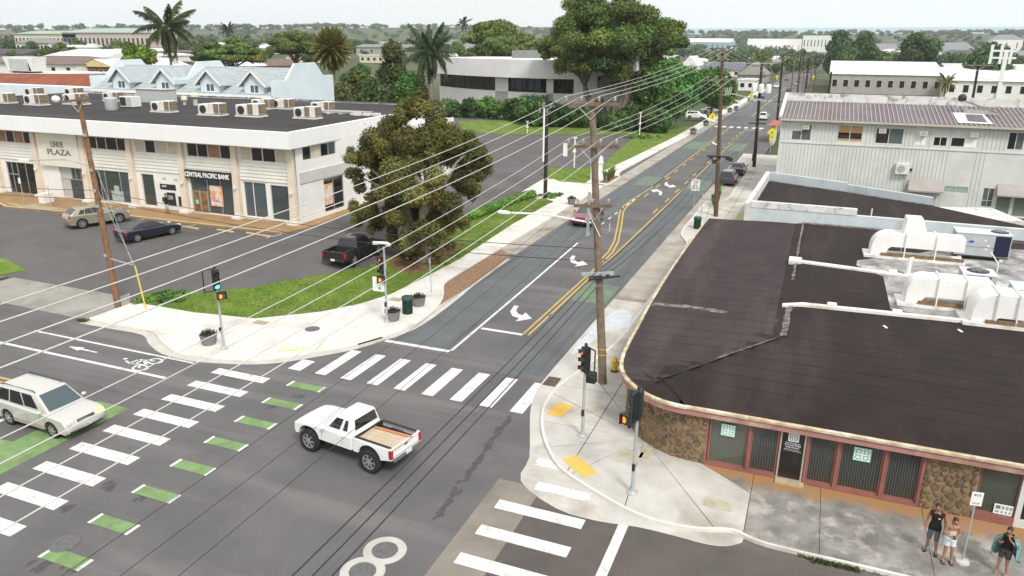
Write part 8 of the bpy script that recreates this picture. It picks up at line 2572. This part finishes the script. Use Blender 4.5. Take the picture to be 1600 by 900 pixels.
XOVER = dict(W=1.92, r=.40, wb=2.85, sill=.34, belt=1.12, top=[(2.28, .36), (2.38, .55), (2.36, .72), (2.2, .90), (1.6, 1.02), (.98, 1.10), (-1.9, 1.2), (-2.2, 1.18), (-2.36, .95), (-2.4, .62), (-2.3, .36)],
             cab=(1.08, 1.60, 1.05, -2.22, .2, -1.55, .82, .62), win=[(.17, .44, .12, .88), (.46, .66, .12, .86), (.68, .82, .14, .74)], front=(2.30, .82), rear=(-2.32, 1.0), handles=(-.2, -1.05), seams=(.9, -.12, -1.1))
TRUCK = dict(W=1.80, r=.48, wb=3.10, sill=.70, belt=1.30, lift=.12, arch=1.16, tw=.31, track=.09, dx=0.1, top=[(2.44, .66), (2.52, .78), (2.52, .98), (2.42, 1.12), (2.0, 1.22), (1.35, 1.28), (.9, 1.31)],
             cab=(1.28, 1.86, 1.02, -.62, .38, -.50, .80, .66), win=[(.20, .55, .12, .86), (.66, .80, .14, .84)], bed=(-.66, -2.50, 1.26, True), front=(2.47, .98), rear=(-2.5, 1.0), handles=(.05,), seams=(.95, -.12), chrome=True, rg0=.12)
TRUCK2 = dict(W=1.88, r=.39, wb=3.24, sill=.46, belt=1.18, lift=.03, tw=.25, dx=0.15, top=[(2.6, .46), (2.7, .62), (2.68, .86), (2.58, 1.02), (2.1, 1.12), (1.5, 1.18), (1.0, 1.20)],
              cab=(1.15, 1.75, 1.18, -1.0, .5, -.85, .84, .68), win=[(.18, .46, .12, .88), (.50, .82, .12, .88)], bed=(-1.05, -2.62, 1.18, True), front=(2.62, .88), rear=(-2.6, 1.0), handles=(.2, -.75), seams=(1.1, .05, -.95))
SEDAN = dict(W=1.82, r=.33, wb=2.75, sill=.27, belt=.95, top=[(2.25, .28), (2.35, .45), (2.32, .62), (2.15, .76), (1.5, .88), (1.0, .95), (-1.5, 1.0), (-2.2, 1.0), (-2.38, .9), (-2.4, .6), (-2.3, .3)],
             cab=(.93, 1.45, 1.05, -1.8, .25, -1.05, .80, .60), win=[(.18, .46, .12, .88), (.49, .74, .12, .86)], front=(2.28, .70), rear=(-2.33, .84), handles=(.0, -.9), seams=(.9, -.05, -.95))
pw_white = paint('paint_car_white', (0.80, 0.81, 0.80))
pw_silver = paint('paint_car_silver', (0.58, 0.575, 0.54), .3, .25)
pw_tan = paint('paint_car_champagne', (0.36, 0.33, 0.26), .3, .4)
pw_navy = paint('paint_car_navy', (0.010, 0.012, 0.026))
pw_black = paint('paint_car_black', (0.016, 0.017, 0.018))
pw_red = paint('paint_car_red', (0.21, 0.012, 0.035))
pw_char = paint('paint_car_charcoal', (0.035, 0.04, 0.045))
c, a = place((488, 705), (581.5, 738.8), 1.98)
trk = car('pickup_truck', 'white lifted pickup with big tyres and planks in its open bed', 'pickup truck', TRUCK, c, a, pw_white)
plk = pm('plank_wood', (0.56, 0.46, 0.34), (0.46, 0.36, 0.25), 3, .8)
plk2 = pm('plank_orange', (0.52, 0.24, 0.10), (0.44, 0.2, 0.08), 3, .8)
cs, sn = math.cos(a), math.sin(a)
for k in range(5):
    y = .62 - .235 * k
    o = MB().cbox((0, 0, 0), (1.82 - .03 * (k % 3), .23 if k < 4 else .14, .05)).build('plank', plk if k < 4 else plk2, None)
    x0, y0 = -1.62 - .02 * (k % 2), y
    o.location = (c[0] + x0 * cs - y0 * sn, c[1] + x0 * sn + y0 * cs, 1.19 + .004 * k)
    o.rotation_euler = (0, R(1.5), a + R(1.5))
    tag(o, 'pale sawn plank lying in the white pickup bed' if k < 4 else 'orange-brown plank lying along the white pickup bed side', 'plank', 'planks in the pickup bed')
c, a = place((87, 683.5), (17.8, 662), 1.83)
SUV_S = dict(SUV, clad=pm('cladding_tan', (.36, .33, .25), None, 3), chrome=False)
hl = car('sport_utility_car', 'silver sport utility car with roof rails driving over the green box', 'car', SUV_S, c, a, pw_silver)
lit = flat('headlight_lit', (1.0, .72, .10), .3, emit=1.6)
for o in hl.children:
    if o.name.startswith('headlight') and o.data.vertices[0].co.y > 0:
        o.data = o.data.copy(); o.data.materials.clear(); o.data.materials.append(lit)
c, a = place((188.5, 348), (128, 357.5), 1.92); car('crossover_car', 'champagne crossover parked before the bank behind the brown pole', 'car', XOVER, c, a, pw_tan, z=tz(c[0], c[1]) + .02)
c, a = place((271, 366.5), (213.5, 379), 1.82); car('coupe_car', 'dark navy coupe parked on the bank lot', 'car', COUPE, c, a, pw_navy, z=tz(c[0], c[1]) + .02)
c, a = place((590, 402), (551, 421), 1.88); car('pickup_truck', 'black double-cab pickup parked under the corner tree', 'pickup truck', TRUCK2, c, a, pw_black, z=tz(c[0], c[1]) + .03)
car('sport_utility_car', 'dark red sport utility car driving towards the crossing', 'car', dict(XOVER, W=1.85), (-18.95, 65.6), R(-91), pw_red)
car('sport_utility_car', 'black sport utility car parked at the kerb by the parapet building', 'car', dict(SUV, clad=trimk), (-9.55, 92.6), R(90), pw_char)
car('sedan_car', 'dark sedan parked beyond the black sport utility car', 'car', SEDAN, (-9.3, 100.8), R(90), pw_char)
car('sport_utility_car', 'white sport utility car parked on the verge under the road tree', 'car', SUV, (-26.5, 176), R(8), pw_white, z=.1)
car('sport_utility_car', 'white sport utility car waiting past the far crosswalk', 'car', SUV, (-12.4, 182), R(90), pw_white)
car('sedan_car', 'white car parked by the shop annex', 'car', SEDAN, (-25.5, 192), R(20), pw_white, z=.1)
for k, (X, Y, S_, m_, a_, lb) in enumerate(((-19.2, 262, SEDAN, pw_char, -90, 'dark car on the distant road'), (-12.2, 290, SUV, pw_red, 90, 'red car on the distant road'), (-18.8, 330, SUV, pw_white, -90, 'white van-like car on the distant road'), (-12.3, 360, SEDAN, pw_silver, 90, 'silver car on the distant road'), (-18.9, 410, SEDAN, pw_char, -90, 'charcoal car on the more distant road'), (-12.0, 450, SUV, pw_white, 90, 'white car on the more distant road'), (-9.2, 232, SEDAN, pw_silver, 90, 'silver car parked at the distant kerb'), (-9.2, 246, SUV, pw_red, 90, 'red car parked at the distant kerb'), (-25, 230, SUV, pw_silver, 0, 'silver car in the shop forecourt'))):
    car('distant_car', lb, 'car', S_, (X, Y), R(a_), m_, z=0.02 if Y < 440 else tz(0, Y))
# ================================================================ people
def skin_mesh(name, V, E, Rd, root, mat, sub=2):
    me = bpy.data.meshes.new(name)
    me.from_pydata(V, E, [])
    o = bpy.data.objects.new(name, me)
    col.objects.link(o)
    o.modifiers.new('skin', 'SKIN').use_smooth_shade = True
    for i, sv in enumerate(me.skin_vertices[0].data):
        rr = Rd[i]
        sv.radius = rr if hasattr(rr, '__len__') else (rr, rr)
        sv.use_root = (i == root)
    s = o.modifiers.new('sub', 'SUBSURF')
    s.levels = s.render_levels = sub
    dg = bpy.context.evaluated_depsgraph_get()
    m2 = bpy.data.meshes.new_from_object(o.evaluated_get(dg))
    bpy.data.objects.remove(o)
    m2.materials.clear()
    m2.materials.append(mat)
    m2.polygons.foreach_set('use_smooth', [True] * len(m2.polygons))
    return m2
def person(label, loc, rz, h, skin, pose, clothes, hair, female=False, shoes=None):
    # local frame: faces -y, x to the person's left; joints for a 1.75 m figure, scaled
    T = empty('person', loc, rz, label, 'person', None, h / 1.75)
    J = dict(hem=(0, .0, .84), pelvis=(0, 0, .95), spine=(0, .01, 1.12), chest=(0, 0, 1.32), neck=(0, .01, 1.49), head0=(0, -.005, 1.57), head1=(0, -.015, 1.66), head2=(0, -.005, 1.715))
    sw, hw = (.165, .085) if female else (.195, .09)
    for s, n in ((1, 'l'), (-1, 'r')):
        J['sh' + n] = (s * sw, .01, 1.42); J['el' + n] = (s * (sw + .05), .02, 1.13); J['wr' + n] = (s * (sw + .06), -.04, .87); J['ha' + n] = (s * (sw + .06), -.06, .79)
        J['hip' + n] = (s * hw, 0, .90); J['kn' + n] = (s * (hw + .015), -.02, .50); J['an' + n] = (s * (hw + .02), .015, .08); J['to' + n] = (s * (hw + .04), -.14, .035)
    J.update(pose)
    order = list(J)
    I = {n: i for i, n in enumerate(order)}
    V = [J[n] for n in order]
    k = .9 if female else 1.0
    Rd = {'hem': (.135, .10), 'pelvis': (.135, .10), 'spine': (.115 * k, .085 * k), 'chest': (.15 * k, .10 * k), 'neck': (.052, .055), 'head0': (.062, .07), 'head1': (.075, .095), 'head2': (.055, .07)}
    for n in 'lr': Rd.update({'sh' + n: .056 * k, 'el' + n: .043 * k, 'wr' + n: .030 * k, 'ha' + n: (.042, .022), 'hip' + n: .088, 'kn' + n: .058, 'an' + n: .040, 'to' + n: (.042, .026)})
    E = [('hem', 'pelvis'), ('pelvis', 'spine'), ('spine', 'chest'), ('chest', 'neck'), ('neck', 'head0'), ('head0', 'head1'), ('head1', 'head2')]
    for n in 'lr': E += [('chest', 'sh' + n), ('sh' + n, 'el' + n), ('el' + n, 'wr' + n), ('wr' + n, 'ha' + n), ('pelvis', 'hip' + n), ('hip' + n, 'kn' + n), ('kn' + n, 'an' + n), ('an' + n, 'to' + n)]
    E = [(I[a], I[b]) for a, b in E]
    R_ = [Rd[n] for n in order]
    # fingers: short chains from the palm, unequal and a little curled
    for n, s in (('l', 1), ('r', -1)):
        w, hnd = Vector(J['wr' + n]), Vector(J['ha' + n])
        d = (hnd - w).normalized()
        side = d.cross(Vector((s, .1, 0))).normalized()
        curl = d.cross(side).normalized() * (-s if True else 1)
        for q, (o_, L) in enumerate(((-.028, .062), (-.010, .075), (.010, .070), (.027, .055))):
            p0 = hnd + side * o_
            i0 = len(V)
            V.append(tuple(p0 + d * .03)); V.append(tuple(p0 + d * (.03 + L * .6) + Vector((0, 0, -.004)))); V.append(tuple(p0 + d * (.03 + L) + curl * .012))
            R_ += [.010, .009, .008]
            E += [(I['ha' + n], i0), (i0, i0 + 1), (i0 + 1, i0 + 2)]
        i0 = len(V)
        t = w.lerp(hnd, .45) - side * .035
        V.append(tuple(t - side * .012)); V.append(tuple(t - side * .028 + d * .045))
        R_ += [.012, .009]
        E += [(I['wr' + n], i0), (i0, i0 + 1)]
    # nose and ears
    hd = Vector(J['head1'])
    i0 = len(V)
    V.append(tuple(hd + Vector((0, -.108, -.02)))); R_.append(.012); E.append((I['head1'], i0))
    body = link('body', skin_mesh('body', V, E, R_, I['pelvis'], skin), T)
    eye = flat('eye_dark', (.015, .012, .01), .3)
    for s in (-1, 1):
        MB().ball(tuple(hd + Vector((s * .032, -.088, .012))), (.012, .008, .008), 8, 5).build('eye', eye, body)
        MB().ball(tuple(hd + Vector((s * .078, .01, -.01))), (.012, .022, .032), 8, 5).build('ear', skin, body, smooth='all')
    MB().ball(tuple(hd + Vector((0, -.088, -.062))), (.024, .008, .007), 8, 4).build('mouth', flat('lip', (.28, .10, .08), .5), body)
    hm = flat('hair_black', (.012, .010, .009), .45)
    mb = MB()
    mb.ball(tuple(hd + Vector((0, .036, .040))), (.086, .094, .078), 14, 8)
    hair_o = mb.build('hair', hm, T, smooth='all')
    if hair == 'long':
        MB().tube([tuple(hd + Vector((0, .07, .03))), tuple(hd + Vector((0, .10, -.10))), tuple(hd + Vector((.03, .10, -.26))), tuple(hd + Vector((.05, .06, -.38)))], [.07, .08, .065, .02], 10).build('hair_length', hm, T, smooth='all')
    if hair == 'tied':
        MB().ball(tuple(hd + Vector((0, .10, .06))), .05, 10, 6).build('hair_bun', hm, T, smooth='all')
    # clothes: cut from the body surface by nearest bone and pushed outwards
    bones = [(order[a], order[b]) for a, b in E if a < len(order) and b < len(order)]
    bp = np.array([J[a] for a, b in bones]); bq = np.array([J[b] for a, b in bones])
    mn = lambda q: min(q) if hasattr(q, '__len__') else q
    br = np.array([[mn(Rd[a]), mn(Rd[b])] for a, b in bones])
    co = np.zeros(len(body.data.vertices) * 3); body.data.vertices.foreach_get('co', co); co = co.reshape(-1, 3)
    no = np.array([v.normal[:] for v in body.data.vertices])
    d = bq - bp
    tt = np.clip(((co[:, None, :] - bp[None]) * d[None]).sum(2) / (d * d).sum(1)[None], 0, 1)
    ds = np.linalg.norm(co[:, None, :] - (bp[None] + tt[:, :, None] * d[None]), axis=2) - (br[None, :, 0] + tt * (br[None, :, 1] - br[None, :, 0]))
    nb_ = ds.argmin(1)
    tb = tt[np.arange(len(co)), nb_]
    for nm, spec, mat, grow, zlo, zhi in clothes:
        ok = np.zeros(len(co), bool)
        for key, (t0, t1) in spec.items():
            for bi, (a_, b_) in enumerate(bones):
                if a_.rstrip('lr') + '-' + b_.rstrip('lr') == key or a_ + '-' + b_ == key: ok |= (nb_ == bi) & (tb >= t0) & (tb <= t1)
        ok &= (co[:, 2] > zlo) & (co[:, 2] < zhi)
        fs_ = [tuple(p.vertices) for p in body.data.polygons if all(ok[v] for v in p.vertices)]
        us = sorted(set(v for f in fs_ for v in f))
        mp = {v: i for i, v in enumerate(us)}
        mb = MB()
        mb.add([tuple(co[v] + no[v] * grow) for v in us], [tuple(mp[v] for v in f) for f in fs_])
        mb.build(nm, mat, T, smooth='all')
    for n in 'lr':
        a_, t_ = Vector(J['an' + n]), Vector(J['to' + n])
        m = (a_ + t_) / 2
        MB().cbox((m.x, m.y - .0, .012), (.09, .25, .022)).build('sandal', shoes or flat('sandal_dark', (.05, .03, .025), .7), T)
        MB().cbox((t_.x, t_.y + .04, .055), (.085, .035, .02)).build('sandal_strap', shoes or flat('sandal_dark', (.05, .03, .025), .7), T)
    return T, J
sk1 = pm('skin_tan', (.34, .175, .105), (.30, .15, .09), 6, .55)
sk2 = pm('skin_warm', (.38, .20, .125), (.33, .17, .105), 6, .55)
black_t = pm('cloth_black', (.014, .014, .016), (.010, .010, .012), 8, .9)
grey_s = pm('cloth_slate', (.13, .135, .16), (.10, .105, .125), 8, .9)
white_t = pm('cloth_cream', (.72, .62, .55), (.62, .52, .46), 8, .85)
white_s = pm('cloth_paleblue', (.70, .78, .82), (.60, .68, .72), 8, .85)
teal_c = pm('cloth_teal', (.22, .38, .38), (.06, .16, .18), 14, .85, lo=.42, hi=.58)
olive_s = pm('cloth_olive', (.06, .06, .045), None, 8, .9)
TOR = {'hem-pelvis': (0, 1), 'pelvis-spine': (0, 1), 'spine-chest': (0, 1), 'chest-neck': (0, .75), 'chest-sh': (0, 1), 'pelvis-hip': (0, 1), 'hip-kn': (0, .3)}
TEE = dict(TOR, **{'sh-el': (0, .55)})
LONG = dict(TEE, **{'sh-el': (0, 1), 'el-wr': (0, .9)})
TANK = {k: v for k, v in TOR.items() if k not in ('chest-sh', 'chest-neck')}
TANK['chest-sh'] = (0, .35)
LEGS = {'hem-pelvis': (0, 1), 'pelvis-spine': (0, .5), 'pelvis-hip': (0, 1), 'hip-kn': (0, 1), 'kn-an': (0, 1)}
p = G(1453, 862, .13)
T1, J1 = person('man in black tee and grey shorts standing behind the woman at the bus sign', (p[0], p[1], .13), R(-12), 1.76, sk1,
    {'head1': (-.03, -.03, 1.655), 'head2': (-.035, -.02, 1.715), 'ell': (.26, .03, 1.15), 'wrl': (.27, -.02, .90), 'anl': (.15, -.03, .08), 'tol': (.18, -.18, .035), 'anr': (-.13, .06, .08), 'tor': (-.19, -.08, .035)},
    [('tee_shirt', TEE, black_t, .022, .82, 1.52), ('shorts', LEGS, grey_s, .016, .47, .98)], 'short')
MB().cbox((.075, -.148, 1.33), (.05, .012, .035)).build('shirt_logo', whitep, T1)
p = G(1478, 878, .13)
T2, J2 = person('woman in cream top and pale shorts looking at her phone by the bus sign', (p[0], p[1], .13), R(6), 1.63, sk2,
    {'head1': (.02, -.05, 1.645), 'head2': (.02, -.05, 1.705), 'ell': (.24, .0, 1.16), 'wrl': (.08, -.23, 1.13), 'hal': (.02, -.27, 1.15), 'elr': (-.24, .0, 1.16), 'wrr': (-.10, -.22, 1.11), 'har': (-.04, -.26, 1.13), 'anl': (.14, .02, .08), 'anr': (-.12, 0, .08)},
    [('tank_top', TANK, white_t, .012, .93, 1.42), ('shorts', LEGS, white_s, .020, .66, 1.02)], 'long', True)
q = T2.matrix_basis @ (Vector((-.01, -.31, 1.17)))
ph = MB().cbox((0, 0, 0), (.075, .15, .012)).build('phone', blackp, None, bevel=.004)
ph.location = q; ph.rotation_euler = (R(30), 0, R(6))
tag(ph, 'black phone held by the woman in the cream top', 'phone')
p = G(1563, 897, .13)
T3, J3 = person('woman in teal shawl and dark shorts holding a hand to her face', (p[0], p[1], .13), R(-25), 1.68, sk2,
    {'head1': (-.02, -.05, 1.645), 'head2': (-.02, -.045, 1.705), 'ell': (.25, -.05, 1.17), 'wrl': (.06, -.17, 1.40), 'hal': (.03, -.17, 1.48), 'elr': (-.25, -.04, 1.15), 'wrr': (-.16, -.24, 1.22), 'har': (-.12, -.28, 1.28), 'anl': (.15, .02, .08), 'anr': (-.12, .0, .08)},
    [('top', TEE, black_t, .014, .84, 1.5), ('shorts', LEGS, olive_s, .02, .62, .98)], 'tied', True, flat('shoe_tan', (.35, .22, .14), .7))
# shawl: an open drape over back and arms
mb = MB()
n, m = 18, 8
for j in range(m + 1):
    t = j / m
    z = 1.49 - .86 * t
    for i in range(n + 1):
        a = R(-38 + 256 * i / n)
        rr = (.13 + .20 * min(1, t * 3.2) + .07 * t + .025 * math.sin(i * 1.7 + 2 * t) * t)
        zz = z + .10 * t * math.sin(i * .9)
        mb.v.append((rr * math.cos(a) * 1.0, .02 + rr * math.sin(a) * .72, zz))
for j in range(m):
    for i in range(n): mb.f.append((j * (n + 1) + i, j * (n + 1) + i + 1, (j + 1) * (n + 1) + i + 1, (j + 1) * (n + 1) + i))
o = mb.build('shawl', teal_c, T3, smooth='all')
p = GT(262, 333, .15)
person('person in dark jacket and backpack standing at the bank teller machine', (p[0] + .1, min(p[1], 48.3), tz(p[0], p[1]) + .15), R(178), 1.74, sk1,
    {'elr': (-.22, -.10, 1.2), 'wrr': (-.12, -.36, 1.25), 'har': (-.1, -.44, 1.27)}, [('jacket', LONG, black_t, .025, .85, 1.52), ('trousers', LEGS, pm('cloth_stone', (.52, .5, .45)), .016, .5, .98)], 'short')
bp_ = col.objects[-1]
bk = [o for o in col.objects if o.name.startswith('person')][-1]
MB().cbox((0, .2, 1.25), (.3, .18, .42)).build('backpack', pm('cloth_navy', (.02, .035, .045)), bk, bevel=.05)
# ================================================================ thin sea haze
hb = MB().box(-7400, 7400, -6200, 7200, -260, 300)
hz = hb.build('haze', None)
hm_ = bpy.data.materials.new('haze_air')
hm_.use_nodes = True
hn = hm_.node_tree
hn.nodes.remove(hn.nodes['Principled BSDF'])
pv_ = hn.nodes.new('ShaderNodeVolumePrincipled')
pv_.inputs['Color'].default_value = (.90, .95, 1.0, 1)
pv_.inputs['Density'].default_value = 0.00011
pv_.inputs['Anisotropy'].default_value = 0.2
hn.links.new(pv_.outputs[0], hn.nodes['Material Output'].inputs['Volume'])
hz.data.materials.append(hm_)
tag(hz, 'thin pale haze in the air over town and sea', 'haze', kind='stuff')
